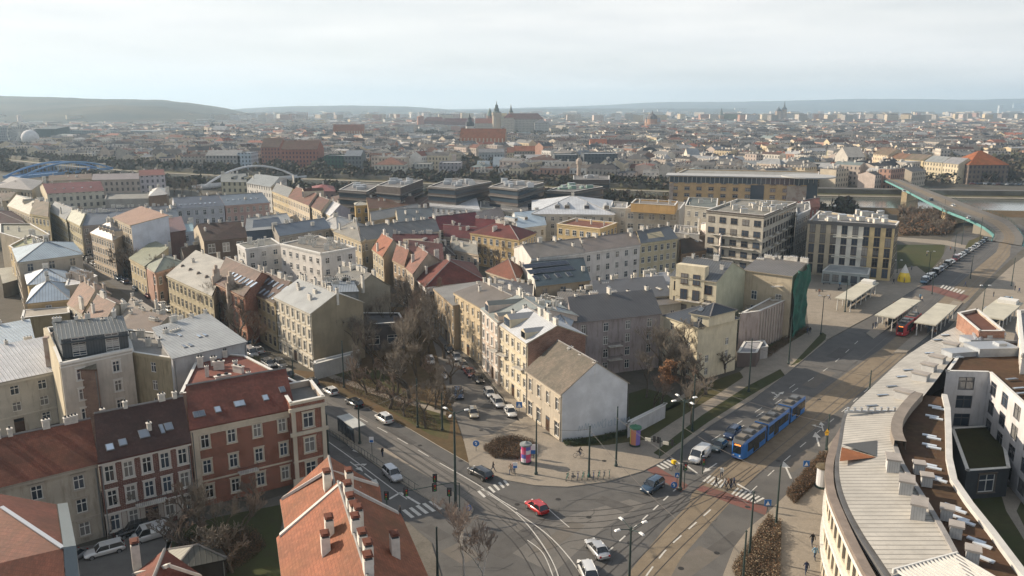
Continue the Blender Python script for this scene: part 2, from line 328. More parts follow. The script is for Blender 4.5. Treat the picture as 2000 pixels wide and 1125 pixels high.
def house(label, pts, h, roof='g', rh=3.6, wc=CREAM, rc=None, cat='house', name='tenement_house', win='02', fl=None, bay=2.8, ww=1.1, wh=None, chim=3,
          sky=None, dirt=.45, casing=None, brick=False, wm=None, door=True, blank=None, hip=.5, ov=.35, group=None, pat=None, gf=None, skip=0, wfr=WHITE, cornice=True, par=.6, z0=0.0, dorm=None, chm=None, pots=True):
    rs = random.Random(hash_(label))
    P = [G(p[0], p[1], h) if not isinstance(p, Vector) else V(p.x, p.y, h) for p in pts if not isinstance(p, (int, float))]
    if isinstance(pts[-1], (int, float)):          # depth given: square to the front, away from the viewer
        d = (P[1]-P[0]).normalized(); q = V(-d.y, d.x)
        if q.y < 0 and abs(d.x) > .2 or (abs(d.x) <= .2 and q.x < 0): q = -q
        dep = pts[-1]; q = q*(1 if dep > 0 else -1)*abs(dep); P = [P[0], P[1], P[1]+q, P[0]+q]
    if len(P) == 3: P.append(P[0]+P[2]-P[1])
    n = len(P); c = sum(P, Vector())/n; root = empty(name, (c.x, c.y, z0)); tag(root, label, cat, group)
    area = sum(P[i].x*P[(i+1) % n].y-P[(i+1) % n].x*P[i].y for i in range(n)); sg = 1 if area > 0 else -1
    Q = [V(p.x-c.x, p.y-c.y, 0) for p in P]; dist = c.length; near = dist < 185 if pat is None else not pat
    camv = V(-c.x, -c.y); far = dist > 420 if pat is None else pat == 2
    far = far or pat is True
    wallm = wm or (brickm(wc) if brick else plaster(wc, dirt, pat=far)); rm = rc if rc is not None else GREYR
    roofm = rm if not isinstance(rm, tuple) else (tilem(rm) if roof in 'gh' and rm[0] > rm[2]*1.5 else seamm(rm) if roof in 'ghs' else feltm(rm))
    h = h-z0; fl = fl or max(1, round((h-.6)/3.5)); fh = (h-.5)/fl; wh = wh or min(fh*.55, 2.0)
    nrm = []
    for i in range(n):
        d = Q[(i+1) % n]-Q[i]; nrm.append(V(d.y, -d.x).normalized()*sg)
    wb = MB(); cb = MB(); cb2 = MB(); spots = []; cb_any = False
    flat = roof == 'f'; top = h+par if flat else h
    for i in range(n):
        A, B = Q[i], Q[(i+1) % n]; Ln = (B-A).length
        if Ln < .01: continue
        u = (B-A)/Ln; facing = nrm[i].dot((camv-(A+B)/2).normalized()) > -.12
        holes = []
        if str(i) in win and facing and not far:
            k = max(1, int((Ln-1.0)/bay)); st = Ln/k
            for r in range(fl):
                for q in range(k):
                    if skip and rs.random() < skip: continue
                    cx = st*(q+.5); z = fh*r+fh*.28; w_, h_ = ww, wh
                    if r == 0 and door and q == k//2 and i == int(win[0]): spots.append(('door', A+u*cx, nrm[i], 1.5, min(2.7, fh*.85), .02)); holes.append((cx-.75, cx+.75, .02, min(2.7, fh*.85))); continue
                    if gf and r == 0: w_, h_, z = min(gf, st*.8), fh*.68, .4
                    holes.append((cx-w_/2, cx+w_/2, z, z+h_)); spots.append(('window', A+u*cx, nrm[i], w_, h_, z))
        if not near: hh = [q for q in holes]; holes = []
        uvs = 0 if (str(i) in win) or not far else -500
        wm_i = 0 if (str(i) in win or blank is None) else 1
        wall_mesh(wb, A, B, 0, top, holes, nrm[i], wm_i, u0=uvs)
        if roof == 'g' and i in (1, 3) and n == 4:
            M = (A+B)/2; wb.face([(A.x, A.y, h), (B.x, B.y, h), (M.x, M.y, h+rh)], wm_i, [(-9, 0)]*3 if far else [(0, h), (Ln, h), (Ln/2, h+rh)])
        if roof == 's' and n == 4:
            za = [0, 0, rh, rh][i]; zb = [0, rh, rh, 0][i]
            if za+zb > 0: wb.face([(A.x, A.y, h), (B.x, B.y, h), (B.x, B.y, h+zb), (A.x, A.y, h+za)], wm_i, [(-9, 0)]*4 if far else [(0, h), (Ln, h), (Ln, h+zb), (0, h+za)])
        if flat:   # inner face of the parapet
            a2, b2 = A-nrm[i]*.3, B-nrm[i]*.3
            wb.face([(b2.x, b2.y, h), (a2.x, a2.y, h), (a2.x, a2.y, top), (b2.x, b2.y, top)], wm_i, [(-9, 0)]*4)
        if cornice and not far and facing and (str(i) in win):
            for z, dd, hh_ in (((h-.42, .3, .4),) if not flat else ((h+par-.3, .22, .36), (h-.3, .12, .2)))+(((fh-.1, .1, .22),) if fl > 2 else ()):
                m_ = (A+B)/2+nrm[i]*(dd/2+.004); (cb2 if z < h-1 or (flat and z < h) else cb).box((m_.x, m_.y, z), (Ln+.1, dd, hh_), 0, math.atan2(u.y, u.x)); cb_any = True
    bm = plaster(blank, .28) if isinstance(blank, tuple) else blank
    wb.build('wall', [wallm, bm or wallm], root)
    if cb_any:
        cm_ = casing or plaster(mul(wc, 1.18) if not brick else SAND, .3); cb.build('cornice', cm_, root)
        if cb2.f: cb2.build('string_course', cm_, root)
    # roof
    rb = MB(); slopes = []
    if flat:
        deck = [(q.x, q.y, h+.05) for q in Q]
        pr = [Vector(d_) for d_ in deck]
        for t in tessellate_polygon([pr]):
            T = [pr[i] for i in t]
            if (T[1]-T[0]).cross(T[2]-T[0]).z < 0: T = T[::-1]
            rb.face(T, 0, [(p.x, p.y) for p in T])
        for i in range(n):
            A, B = Q[i]+nrm[i]*.08, Q[(i+1) % n]+nrm[i]*.08; a2, b2 = Q[i]-nrm[i]*.38, Q[(i+1) % n]-nrm[i]*.38
            rb.slab([(A.x, A.y, top+.08), (B.x, B.y, top+.08), (b2.x, b2.y, top+.08), (a2.x, a2.y, top+.08)] if sg > 0 else [(B.x, B.y, top+.08), (A.x, A.y, top+.08), (a2.x, a2.y, top+.08), (b2.x, b2.y, top+.08)], .079, 1)
    elif n == 4:
        p0, p1, p2, p3 = Q
        def slope(pl, e0, e1):
            """polygon pl (3-D) with the eave e0-e1; uv u along the eave, v up the slope"""
            e0, e1 = Vector(e0), Vector(e1); u = (e1-e0).normalized(); nn = None
            for i_ in range(len(pl)-2):
                nn = (Vector(pl[1])-Vector(pl[0])).cross(Vector(pl[2+i_])-Vector(pl[0]))
                if nn.length > 1e-5: break
            nn.normalize()
            if nn.z < 0: pl = pl[::-1]; nn = -nn
            v = nn.cross(u)
            if v.z < 0: v = -v
            uv = [((Vector(p)-e0).dot(u)+500, (Vector(p)-e0).dot(v)+50) for p in pl]
            rb.slab(pl, .2, 0, uv, 1); return (e0, e1, u, v, nn)
        if roof == 's':
            o0 = nrm[0]*ov; d1 = (p1-p0).normalized()*.15
            a = p0+o0-d1; b = p1+o0+d1; e = p2-o0*.5+d1; f = p3-o0*.5-d1; dz = rh/max((p3-p0).length, 1)*ov
            slopes.append(slope([(a.x, a.y, h-dz+.2), (b.x, b.y, h-dz+.2), (e.x, e.y, h+rh+.25), (f.x, f.y, h+rh+.25)], (a.x, a.y, h-dz+.2), (b.x, b.y, h-dz+.2)))
            RA, RB = V(p3.x, p3.y, h+rh), V(p2.x, p2.y, h+rh)
        else:
            ra, rb_ = (p3+p0)/2, (p1+p2)/2; d = (rb_-ra).normalized(); hp = 0
            half = max((p3-p0).length/2, .5)
            if roof == 'h': hp = min(half*2*hip, (rb_-ra).length*.49)
            gx = .12 if roof == 'g' else 0
            ra2, rb2 = ra+d*(hp-gx), rb_-d*(hp-gx); dz = rh/half*ov; zr = h+rh+.2; ze = h-dz+.2
            e = .12 if roof == 'g' else ov
            a = p0+nrm[0]*ov-d*e; b = p1+nrm[0]*ov+d*e; c2 = p2+nrm[2]*ov+d*e; f = p3+nrm[2]*ov-d*e
            if roof == 'h':
                pass
            A3, B3, C3, F3 = [(q.x, q.y, ze) for q in (a, b, c2, f)]; X, Y = (ra2.x, ra2.y, zr), (rb2.x, rb2.y, zr)
            slopes.append(slope([A3, B3, Y, X], A3, B3)); slopes.append(slope([C3, F3, X, Y], C3, F3))
            if roof == 'h': slopes.append(slope([B3, C3, Y], B3, C3)); slopes.append(slope([F3, A3, X], F3, A3))
            RA, RB = Vector(X), Vector(Y)
            if not far:
                rr = MB(); rr.tube(X, Y, .16, .16, 6, 0)
                if roof == 'h':
                    for s_, t_ in ((A3, X), (F3, X), (B3, Y), (C3, Y)): rr.tube(s_, t_, .13, .13, 5, 0)
                rr.build('roof_ridge', rough_mat('ridge_metal', (.20, .19, .18), .6), root)
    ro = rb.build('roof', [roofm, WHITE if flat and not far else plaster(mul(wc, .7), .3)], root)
    if near and not flat and cornice and len(Q) == 4:
        for q_, s__ in ((Q[0], 1), (Q[1], -1)):
            u_ = (Q[1]-Q[0]).normalized(); p_ = q_+u_*.25*s__+nrm[0]*.1
            if (camv-p_).dot(nrm[0]) > 0: pb = MB(); pb.tube((0, 0, .1), (0, 0, h-.3), .07, n=6); po = pb.build('downpipe', rough_mat('downpipe_zinc', (.18, .19, .19), .5), root); po.location = (p_.x, p_.y, 0)
    # windows and door
    for kind_, p, nn, w_, h_, z in spots:
        rz = math.atan2(nn.y, nn.x)+math.pi/2
        if kind_ == 'door':
            if not near: continue
            d_ = MB(); d_.box((0, .1, 0), (w_, .1, h_), 0); d_.box((-.34, .04, .25), (.5, .05, h_*.35), 0); d_.box((.34, .04, .25), (.5, .05, h_*.35), 0); d_.box((0, .02, h_*.78), (w_*.9, .05, h_*.16), 1)
            o = d_.build('door', [rough_mat('door_wood', (.07, .04, .025), .5), GLASS], root); o.location = (p.x, p.y, z); o.rotation_euler = (0, 0, rz); continue
        a_, b_ = win_meshes(w_, h_, near, casing if near else (casing or WHITE), wfr); o = obj_at(a_, 'window', root, (p.x, p.y, z), rz); NWIN[0] += 1
        if b_: obj_at(b_, 'pane', o, (0, 0, 0))
    # chimneys
    chim = int(chim*1.6+.5) if dist < 380 else chim
    if chim and not far or (far and chim and dist < 900):
        for k in range(chim):
            t = (k+.5)/chim+rs.uniform(-.06, .06)
            if flat or n != 4:
                q = Q[0].lerp(Q[1 % n], t).lerp(Q[-1].lerp(Q[2 % n], t), rs.uniform(.25, .8)); z = h+.1; rz = 0
            else:
                q = RA.lerp(RB, t); z = q.z-.35; rz = math.atan2((RB-RA).y, (RB-RA).x)
                if rs.random() < .4: s_ = rs.choice([-1, 1])*rs.uniform(.12, .3); q = q+V(*(nrm[0].xy*s_*(Q[3]-Q[0]).length)); z -= abs(s_)*2*rh+.1
            o = obj_at(chimney_mesh(chm if chm is not None else rs.choice([0, 0, 1, 2, 2, 0, 3])), 'chimney', root, (q.x, q.y, max(z, h+.1)), rz+(math.pi/2 if rs.random() < .3 else 0)); o.scale = (1, 1, rs.uniform(.8, 1.25))
    # roof lights: sky = list of (slope, t along, s up the slope, width, length)
    for (si, t, s_, w_, l_, *gg) in sky or []:
        e0, e1, u, v, nn = slopes[si]; e2 = e0.lerp(e1, t); half = math.hypot((Q[3]-Q[0]).length/2*(2 if roof == 's' else 1), rh); p = e2+v*(s_*half)+nn*.01
        o = bpy.data.objects.new('skylight', skylight_mesh(w_, l_, gg[0] if gg else None)); C.objects.link(o); o.parent = root
        M = Matrix((u, v, nn)).transposed().to_4x4(); M.translation = p; o.matrix_basis = M
    for (si, t, s_, w_, hh_) in dorm or []:
        e0, e1, u, v, nn = slopes[si]; half = math.hypot((Q[3]-Q[0]).length/2, rh); p = e0.lerp(e1, t)+v*(s_*half); o_ = V(v.x, v.y).normalized()
        d_ = MB(); dl = hh_/max(v.z/V(v.x, v.y).length, .2)+.3
        for_ = [(-w_/2, 0, -.3), (w_/2, 0, -.3), (w_/2, 0, hh_*.7), (0, 0, hh_), (-w_/2, 0, hh_*.7)]; bk = [(x, dl, z) for x, y, z in for_]
        d_.face(for_, 0); d_.face([(-w_/2+.12, -.02, .1), (w_/2-.12, -.02, .1), (w_/2-.12, -.02, hh_*.68), (-w_/2+.12, -.02, hh_*.68)], 2)
        for i_ in (1, 2, 3, 4): j_ = (i_+1) % 5; d_.face([for_[i_], bk[i_], bk[j_], for_[j_]], 1 if i_ in (2, 3) else 0)
        o = d_.build('dormer', [wallm, roofm, GLASS], root); o.location = p; o.rotation_euler = (0, 0, math.atan2(o_.y, o_.x)-math.pi/2)
    return root
def hash_(s):
    k = 7
    for ch in s: k = (k*131+ord(ch)) % 1000003
    return k
def skyrow(si, n, s_, w=.8, l=1.3, t0=.1, t1=.9): return [(si, t0+(t1-t0)*(i+.5)/n, s_, w, l) for i in range(n)]
def roofbox(root, h, items, m=None, name='roof_unit'):
    """plant rooms, vents and ducts on a flat roof: items (px, py, w, d, hh, turn)"""
    for (x, y, w, d, hh, rz) in items:
        p = G(x, y, h); b = MB(); b.box((0, 0, 0), (w, d, hh), 0, rz); b.box((0, 0, hh), (w+.15, d+.15, .1), 1, rz)
        o = b.build(name, [m or OFFW, STEEL], root); o.location = (p.x-root.location.x, p.y-root.location.y, h)
def balconies(root, pl, w=2.6):
    """pl: list of (world point, outward normal)"""
    for p, nn in pl:
        b = MB(); b.box((0, -.55, 0), (w, 1.1, .16), 0)
        for x in (-w/2+.03, w/2-.03): b.box((x, -.55, .95), (.05, 1.1, .05), 1); 
        b.box((0, -1.08, .95), (w, .05, .05), 1)
        k = int(w/.22)
        for i in range(k+1): b.box((-w/2+.03+(w-.06)*i/k, -1.08, .16), (.025, .025, .8), 1)
        o = b.build('balcony', [OFFW, DARK], root); o.location = (p.x-root.location.x, p.y-root.location.y, p.z); o.rotation_euler = (0, 0, math.atan2(nn.y, nn.x)+math.pi/2)
# ------------------------------------------------------------------ ground, roads, river
def PX(l, z=0.0): return [G(p[0], p[1], p[2] if len(p) > 2 else z) for p in l]
def groundmat(name, cols, scales=(.02, .3, 4), rough=.95):
    cols = [mul(c, .82) for c in cols]; m, nt, b = newmat(name); v = texvec(nt)
    c = mixc(nt, ramp(nt, noise(nt, v, scales[0], 6, .6), .4, .6), cols[0], cols[1])
    c = mixc(nt, math_(nt, 'MULTIPLY', ramp(nt, noise(nt, v, scales[1], 6, .65), .45, .65), .6), c, cols[2])
    c = mixc(nt, math_(nt, 'MULTIPLY', ramp(nt, noise(nt, v, scales[2], 4), .4, .65), .3), c, mul(cols[2], .6))
    nt.links.new(c, b.inputs['Base Color']); b.inputs['Roughness'].default_value = rough; b.inputs['Specular IOR Level'].default_value = .15
    return m
ASPH = groundmat('asphalt', ((.13, .126, .12), (.16, .154, .145), (.10, .098, .094)), (.05, .35, 9), .85)
ASPH2 = groundmat('asphalt_worn', ((.18, .17, .155), (.21, .198, .18), (.145, .137, .125)), (.06, .5, 9), .85)
TRAMP = groundmat('tram_paving', ((.235, .19, .135), (.28, .23, .165), (.17, .14, .105)), (.06, .6, 6), .85)
PAVE = groundmat('paving', ((.32, .28, .225), (.36, .315, .255), (.25, .22, .18)), (.07, .5, 5), .9)
DIRT = groundmat('yard_ground', ((.12, .105, .085), (.15, .14, .12), (.085, .08, .06)), (.02, .25, 3))
GRASSM = groundmat('winter_grass', ((.085, .085, .032), (.12, .10, .05), (.06, .062, .025)), (.06, .5, 7))
GREENG = groundmat('green_grass', ((.055, .07, .025), (.085, .085, .035), (.06, .055, .03)), (.06, .5, 7))
LEAFD = groundmat('leaf_litter', ((.13, .085, .045), (.10, .075, .04), (.16, .11, .06)), (.08, .7, 6))
KERB = rough_mat('kerb_stone', (.33, .31, .27), .85, .12)
g = MB()
GE = 16000
xs = [-GE, -4000, -1500, -500, 0, 500, 1500, 4000, GE]; ys = [-60, 100, 400, 1000, 2500, 6000, 15000]
for i in range(len(xs)-1):
    for j in range(len(ys)-1): g.face([(xs[i], ys[j], -.02), (xs[i+1], ys[j], -.02), (xs[i+1], ys[j+1], -.02), (xs[i], ys[j+1], -.02)])
FARG = groundmat('city_ground', ((.10, .09, .075), (.125, .12, .105), (.07, .065, .045)), (.008, .05, .6))
structure(g.build('ground', FARG))
def sheet(name, pts, z, m, th=None, kerb=None):
    b = MB(); w = [V(p.x, p.y) for p in pts]
    b.prism(w, (z-th) if th else None, z, 1 if th else 0, 0)
    return structure(b.build(name, [m, kerb or KERB] if th else m))
near_yard = PX([(-500, 1250), (-900, 700), (-260, 480), (0, 385), (600, 372), (1300, 400), (2000, 412), (2500, 460), (3000, 1300), (1000, 1350)])
sheet('yard_ground', near_yard, -.012, DIRT)
nearside = [(-300, 372), (0, 398), (60, 436), (110, 470), (145, 497), (172, 523), (227, 561), (276, 594), (330, 640), (420, 700), (520, 780), (636, 903), (690, 945), (750, 992), (800, 1022), (843, 1060), (862, 1125), (880, 1260),
            (1380, 1260), (1412, 1125), (1433, 1071), (1461, 1034), (1494, 1005), (1534, 967), (1599, 893), (1655, 820), (1742, 727), (1850, 642), (1888, 600), (1915, 560), (1960, 520), (1992, 490), (2040, 470)]
farside = [(1990, 436), (1942, 452), (1905, 480), (1850, 520), (1798, 558), (1682, 630), (1614, 666), (1540, 727), (1470, 780), (1384, 834), (1292, 903), (1254, 921), (1183, 941), (1107, 951), (1045, 948), (984, 936), (953, 920),
           (917, 905), (861, 874), (800, 838), (707, 792), (627, 753), (572, 728), (532, 700), (461, 651), (385, 600), (330, 572), (255, 532), (185, 497), (120, 456), (60, 418), (0, 383), (-300, 355)]
ROAD = PX(nearside+farside)
sheet('road', ROAD, 0.0, ASPH)
# tan concrete tram bed along the wide street, widening over the junction
trambed = PX([(1170, 1200), (1235, 1110), (1300, 1030), (1345, 985), (1352, 962), (1400, 915), (1446, 880), (1556, 800), (1640, 738), (1725, 678), (1822, 600), (1866, 560), (1912, 520), (1946, 492), (1952, 474), (1960, 470), (1975, 480), (1972, 500), (1935, 540), (1893, 585), (1842, 628), (1742, 716), (1650, 792), (1560, 862), (1480, 925), (1450, 955), (1400, 1010), (1330, 1090), (1270, 1200)])
sheet('tram_bed', trambed, .006, TRAMP)
lbed = PX([(560, 738), (640, 775), (700, 806), (800, 862), (900, 925), (960, 965), (1040, 1020), (1010, 1040), (930, 990), (870, 950), (790, 893), (700, 838), (630, 800), (545, 752)])
sheet('tram_bed', lbed, .006, ASPH2)
# paved slabs with kerbs
plaza = PX([(917, 909), (953, 921), (984, 938), (1045, 949), (1107, 952), (1183, 942), (1254, 922), (1292, 903), (1384, 834), (1470, 780), (1540, 727), (1614, 666), (1600, 640), (1570, 648), (1545, 662), (1488, 692), (1440, 730), (1363, 752), (1226, 842), (1097, 862), (1060, 846), (1010, 822), (960, 850), (905, 858)])
sheet('pavement', plaza, .12, PAVE, .13)
rwalk = PX([(1412, 1125), (1433, 1071), (1461, 1034), (1494, 1007), (1534, 969), (1599, 895), (1655, 822), (1742, 729), (1850, 644), (1895, 598), (1925, 565), (1975, 520), (2010, 495), (2300, 700), (2300, 1300), (1380, 1260)])
sheet('pavement', rwalk, .12, PAVE, .13)
lwalk = PX([(-100, 1250), (130, 1100), (210, 1062), (400, 1018), (560, 965), (636, 905), (690, 947), (750, 994), (800, 1024), (843, 1062), (862, 1127), (880, 1260)])
sheet('pavement', lwalk, .12, groundmat('old_paving', ((.16, .145, .125), (.19, .175, .15), (.12, .11, .09))), .13)
yard = PX([(-100, 1250), (130, 1075), (205, 1062), (340, 1030), (335, 1125), (300, 1250)]); sheet('yard_paving', yard, .126, ASPH2)
lawn = PX([(340, 1040), (420, 1012), (560, 985), (545, 1050), (548, 1130), (500, 1260), (300, 1260)]); sheet('grass', lawn, .128, GREENG)['kind'] = 'structure'
# island between the tram tracks and the left lanes
isl = PX([(590, 790), (640, 812), (664, 824), (730, 862), (790, 902), (850, 940), (905, 975), (925, 995), (920, 1008), (900, 1010), (860, 990), (820, 966), (760, 928), (700, 884), (655, 850), (600, 812)])
sheet('platform', isl, .14, PAVE, .15)
# park between the left street and the central street
parkp = PX([(627, 753), (707, 792), (800, 838), (861, 874), (917, 906), (938, 893), (905, 862), (884, 800), (868, 750), (852, 690), (838, 640), (824, 600), (700, 600), (706, 712), (640, 730), (560, 722)])
sheet('park_ground', parkp, .11, LEAFD, .12)
for gp in ([(700, 735), (740, 715), (760, 740), (800, 775), (860, 800), (880, 830), (875, 860), (840, 850), (790, 820), (735, 790), (690, 760)], [(640, 738), (690, 722), (720, 728), (690, 745), (660, 748)]):
    sheet('grass', PX(gp), .116, GRASSM)
sheet('footpath', PX([(600, 716), (650, 742), (740, 775), (830, 800), (870, 812), (872, 806), (835, 792), (745, 765), (655, 734), (612, 714)]), .12, PAVE)
# central street
cst = PX([(905, 856), (884, 800), (868, 750), (852, 690), (838, 640), (828, 600), (815, 560), (790, 520), (740, 480), (700, 440), (715, 436), (760, 474), (812, 510), (838, 560), (856, 600), (880, 650), (925, 715), (965, 765), (1005, 815), (1030, 842)])
sheet('road', cst, .003, ASPH2)
csw = PX([(1030, 841), (1060, 845), (1086, 848), (1060, 826), (1032, 803), (1000, 765), (965, 715), (935, 672), (905, 640), (880, 610), (858, 585), (846, 572), (842, 580), (868, 622), (900, 665), (950, 735), (985, 780), (1008, 812)])
sheet('pavement', csw, .116, PAVE, .126)
# grass strips and lawns along the wide street
for gp in ([(1276, 886), (1290, 893), (1384, 825), (1470, 771), (1533, 734), (1524, 722), (1458, 756), (1370, 813)], [(1543, 716), (1552, 708), (1606, 650), (1614, 655), (1612, 664), (1562, 708)],
           [(1104, 861), (1226, 844), (1300, 800), (1400, 742), (1445, 727), (1452, 738), (1400, 772), (1320, 822), (1262, 860), (1190, 870), (1120, 874)], [(1226, 830), (1228, 770), (1260, 760), (1300, 770), (1330, 790), (1270, 820)]):
    sheet('grass', PX(gp), .126, GREENG if gp[0][0] != 1104 else GRASSM)
sheet('grass', PX([(1480, 685), (1545, 655), (1575, 640), (1584, 645), (1540, 672), (1490, 700)]), .126, GREENG)
# red cycle crossings
redm = groundmat('red_cycle_paint', ((.23, .10, .085), (.19, .095, .08), (.17, .11, .09)), (.2, .8, 6), .8)
for gp in ([(1262, 917), (1282, 911), (1345, 948), (1330, 962)], [(1356, 955), (1372, 948), (1440, 968), (1500, 992), (1494, 1006), (1430, 985)], [(1650, 806), (1680, 806), (1672, 830), (1652, 845)]):
    sheet('cycle_crossing', PX(gp), .125 if gp[0][0] == 1650 else .012, redm)
sheet('cycle_crossing', PX([(1795, 562), (1815, 556), (1893, 578), (1880, 588)]), .012, redm)
# square with market ground, station forecourt behind the netted house
sq = PX([(1580, 640), (1570, 560), (1575, 520), (1700, 535), (1790, 520), (1822, 545), (1798, 558), (1700, 618), (1614, 664)])
sheet('square', sq, .10, PAVE, .11)
# tram stop platforms
for gp in ([(1692, 652), (1724, 628), (1788, 579), (1798, 585), (1742, 636), (1706, 662)], [(1745, 690), (1790, 650), (1862, 588), (1880, 592), (1850, 625), (1770, 690)], [(1875, 640), (1900, 600), (1960, 560), (2010, 560), (2010, 660), (1900, 700)]):
    sheet('platform', PX(gp), .2, PAVE, .2)
# park and road by the bridge
sheet('grass', PX([(1752, 478), (1846, 478), (1842, 500), (1810, 535), (1752, 530)]), .02, GREENG)
sheet('footpath', PX([(1752, 463), (1850, 470), (1890, 480), (1885, 486), (1842, 478), (1752, 470)]), .03, PAVE)
sheet('scrub_ground', PX([(1752, 412), (1840, 412), (1870, 440), (1860, 458), (1752, 462)]), .02, LEAFD)
sheet('road', PX([(1862, 462), (1900, 440), (1915, 452), (1900, 478), (1850, 510), (1838, 505)]), .025, ASPH)
sheet('grass', PX([(1893, 470), (1916, 462), (1920, 470), (1900, 486), (1885, 484)]), .05, GRASSM)
# ---- painted markings
PAINT = rough_mat('road_paint', (.50, .49, .45), .7, .15, 3, 12)
def stripe(b, a, c, w, z=.016):
    d = (c-a); d.z = 0
    if d.length < .05: return
    d.normalize(); n_ = V(-d.y, d.x)*(w/2); b.face([(a-n_).xy[:]+(z,), (c-n_).xy[:]+(z,), (c+n_).xy[:]+(z,), (a+n_).xy[:]+(z,)])
def line(pts, w=.14, on=0, off=0, z=.016, name='lane_marking', m=None, smooth=True):
    P = PX(pts); P = spline(P, 8) if smooth and len(P) > 2 else P; b = MB(); acc = 0
    for a, c in zip(P, P[1:]):
        if not on: stripe(b, a, c, w, z); continue
        Ls = (c-a).length; d = (c-a)/max(Ls, 1e-6); t = 0
        while t < Ls:
            ph = acc % (on+off); step = min((on-ph) if ph < on else (on+off-ph), Ls-t)+1e-4
            if ph < on: stripe(b, a+d*t, a+d*min(t+step, Ls), w, z)
            t += step; acc += step
    if b.f: structure(b.build(name, m or PAINT))
line([(1262, 1125), (1300, 1075), (1340, 1038), (1400, 985)], .2, 2.2, 2.0); line([(1185, 1080), (1250, 1020), (1320, 955)], .2, 1.6, 1.6)
line([(1352, 905), (1400, 868), (1480, 812), (1560, 757), (1625, 712), (1680, 662)], .14, 3, 5); line([(1390, 860), (1440, 828), (1500, 788), (1560, 745)], .14, 3, 5)
line([(1465, 962), (1540, 893), (1640, 808), (1700, 755)], .14, 2.5, 4)
line([(1100, 1170), (1085, 1110), (1050, 1050), (1005, 1000), (940, 955)], .14); line([(1170, 1180), (1120, 1100), (1070, 1045), (1008, 1000)], .14)
line([(860, 905), (930, 945), (975, 975), (1010, 996)], .16); line([(700, 815), (780, 858), (860, 905)], .14, 3, 3)
line([(640, 862), (700, 905), (760, 950), (795, 975)], .16); line([(1030, 1055), (1060, 1080), (1080, 1125)], .12); line([(1072, 995), (1100, 1020), (1112, 1030)], .12)
line([(1700, 600), (1780, 552), (1850, 505), (1920, 462)], .14, 2, 3)
def zebra(a0, a1, b0, b1, n, fill=.5, z=.016):
    """bars running from side a to side b"""
    b = MB(); A0, A1, B0, B1 = [G(*p) for p in (a0, a1, b0, b1)]
    for i in range(n):
        t0 = i/n; t1 = (i+fill)/n; q = [A0.lerp(A1, t0), A0.lerp(A1, t1), B0.lerp(B1, t1), B0.lerp(B1, t0)]
        b.face([(p.x, p.y, z) for p in q])
    structure(b.build('zebra_crossing', PAINT))
zebra((785, 997), (862, 972), (803, 1012), (885, 988), 6); zebra((932, 960), (992, 935), (945, 972), (1000, 945), 6, .45)
zebra((1278, 907), (1316, 893), (1296, 917), (1334, 904), 5); zebra((1428, 965), (1478, 985), (1440, 952), (1498, 975), 7); zebra((1372, 940), (1410, 955), (1386, 928), (1424, 942), 5)
zebra((1836, 562), (1880, 575), (1842, 556), (1888, 569), 7)
for gp in ([(705, 915), (712, 912), (745, 935), (738, 940)], ):
    pass
def arrow(px, py, px2, py2, bend=0, s=1.0):
    a = G(px, py); b_ = G(px2, py2); d = (b_-a).normalized(); n_ = V(-d.y, d.x); z = .016; b = MB()
    def Q(u, v): q = a+d*u*s+n_*v*s; return (q.x, q.y, z)
    b.face([Q(0, -.1), Q(2.6, -.1), Q(2.6, .1), Q(0, .1)]); b.face([Q(2.6, -.45), Q(4.2, 0), Q(2.6, .45)])
    if bend: b.face([Q(1.2, 0), Q(1.6, 0), Q(2.2, bend*1.1), Q(1.9, bend*1.1)]); b.face([Q(1.6, bend*1.0), Q(2.6, bend*1.0), Q(2.2, bend*1.7)])
    structure(b.build('road_arrow', PAINT))
arrow(684, 902, 705, 918, 1); arrow(712, 925, 735, 942); arrow(678, 868, 700, 884); arrow(1545, 935, 1536, 915, 0, 1.4); arrow(1600, 872, 1594, 850, 0, 1.4)
arrow(1400, 905, 1370, 925); arrow(1512, 776, 1540, 760, 1); arrow(1608, 842, 1604, 826, 1)
# crossed cycle symbols and stop lines
line([(760, 975), (782, 962), (820, 985)], .35, smooth=False); line([(1335, 905), (1362, 925)], .35, smooth=False); line([(1440, 945), (1465, 960)], .35, smooth=False)
# ---- rails
RAIL = plain('rail_steel', (.06, .052, .045), .45, .5)
def track(pts, z=.012, gauge=1.435):
    P = spline(PX(pts), 10); b = MB()
    for a, c in zip(P, P[1:]):
        d = (c-a); d.z = 0; d.normalize(); n_ = V(-d.y, d.x)*gauge/2
        for s_ in (-1, 1): stripe(b, a+n_*s_, c+n_*s_, .13, z)
    structure(b.build('tram_track', RAIL))
T1 = [(1175, 1150), (1260, 1065), (1340, 985), (1420, 915), (1500, 850), (1570, 795), (1680, 708), (1780, 625), (1850, 565), (1900, 522), (1945, 484), (1960, 455), (1940, 428)]
T2 = [(1225, 1165), (1310, 1075), (1400, 990), (1465, 930), (1550, 860), (1640, 785), (1740, 703), (1835, 620), (1885, 575), (1930, 530), (1965, 492), (1978, 462), (1962, 438)]
track(T1); track(T2)
track([(560, 742), (640, 782), (760, 848), (880, 918), (980, 985), (1060, 1055), (1120, 1150)]); track([(545, 752), (625, 792), (740, 860), (860, 935), (950, 1000), (1020, 1065), (1070, 1150)])
track([(800, 871), (900, 934), (980, 975), (1080, 1001), (1190, 1000), (1300, 978), (1370, 940), (1440, 895)], .014); track([(780, 886), (880, 950), (970, 998), (1090, 1025), (1210, 1020), (1330, 990), (1410, 955), (1475, 915)], .014)
track([(1120, 1150), (1200, 1075), (1290, 1010), (1380, 950)], .0155)
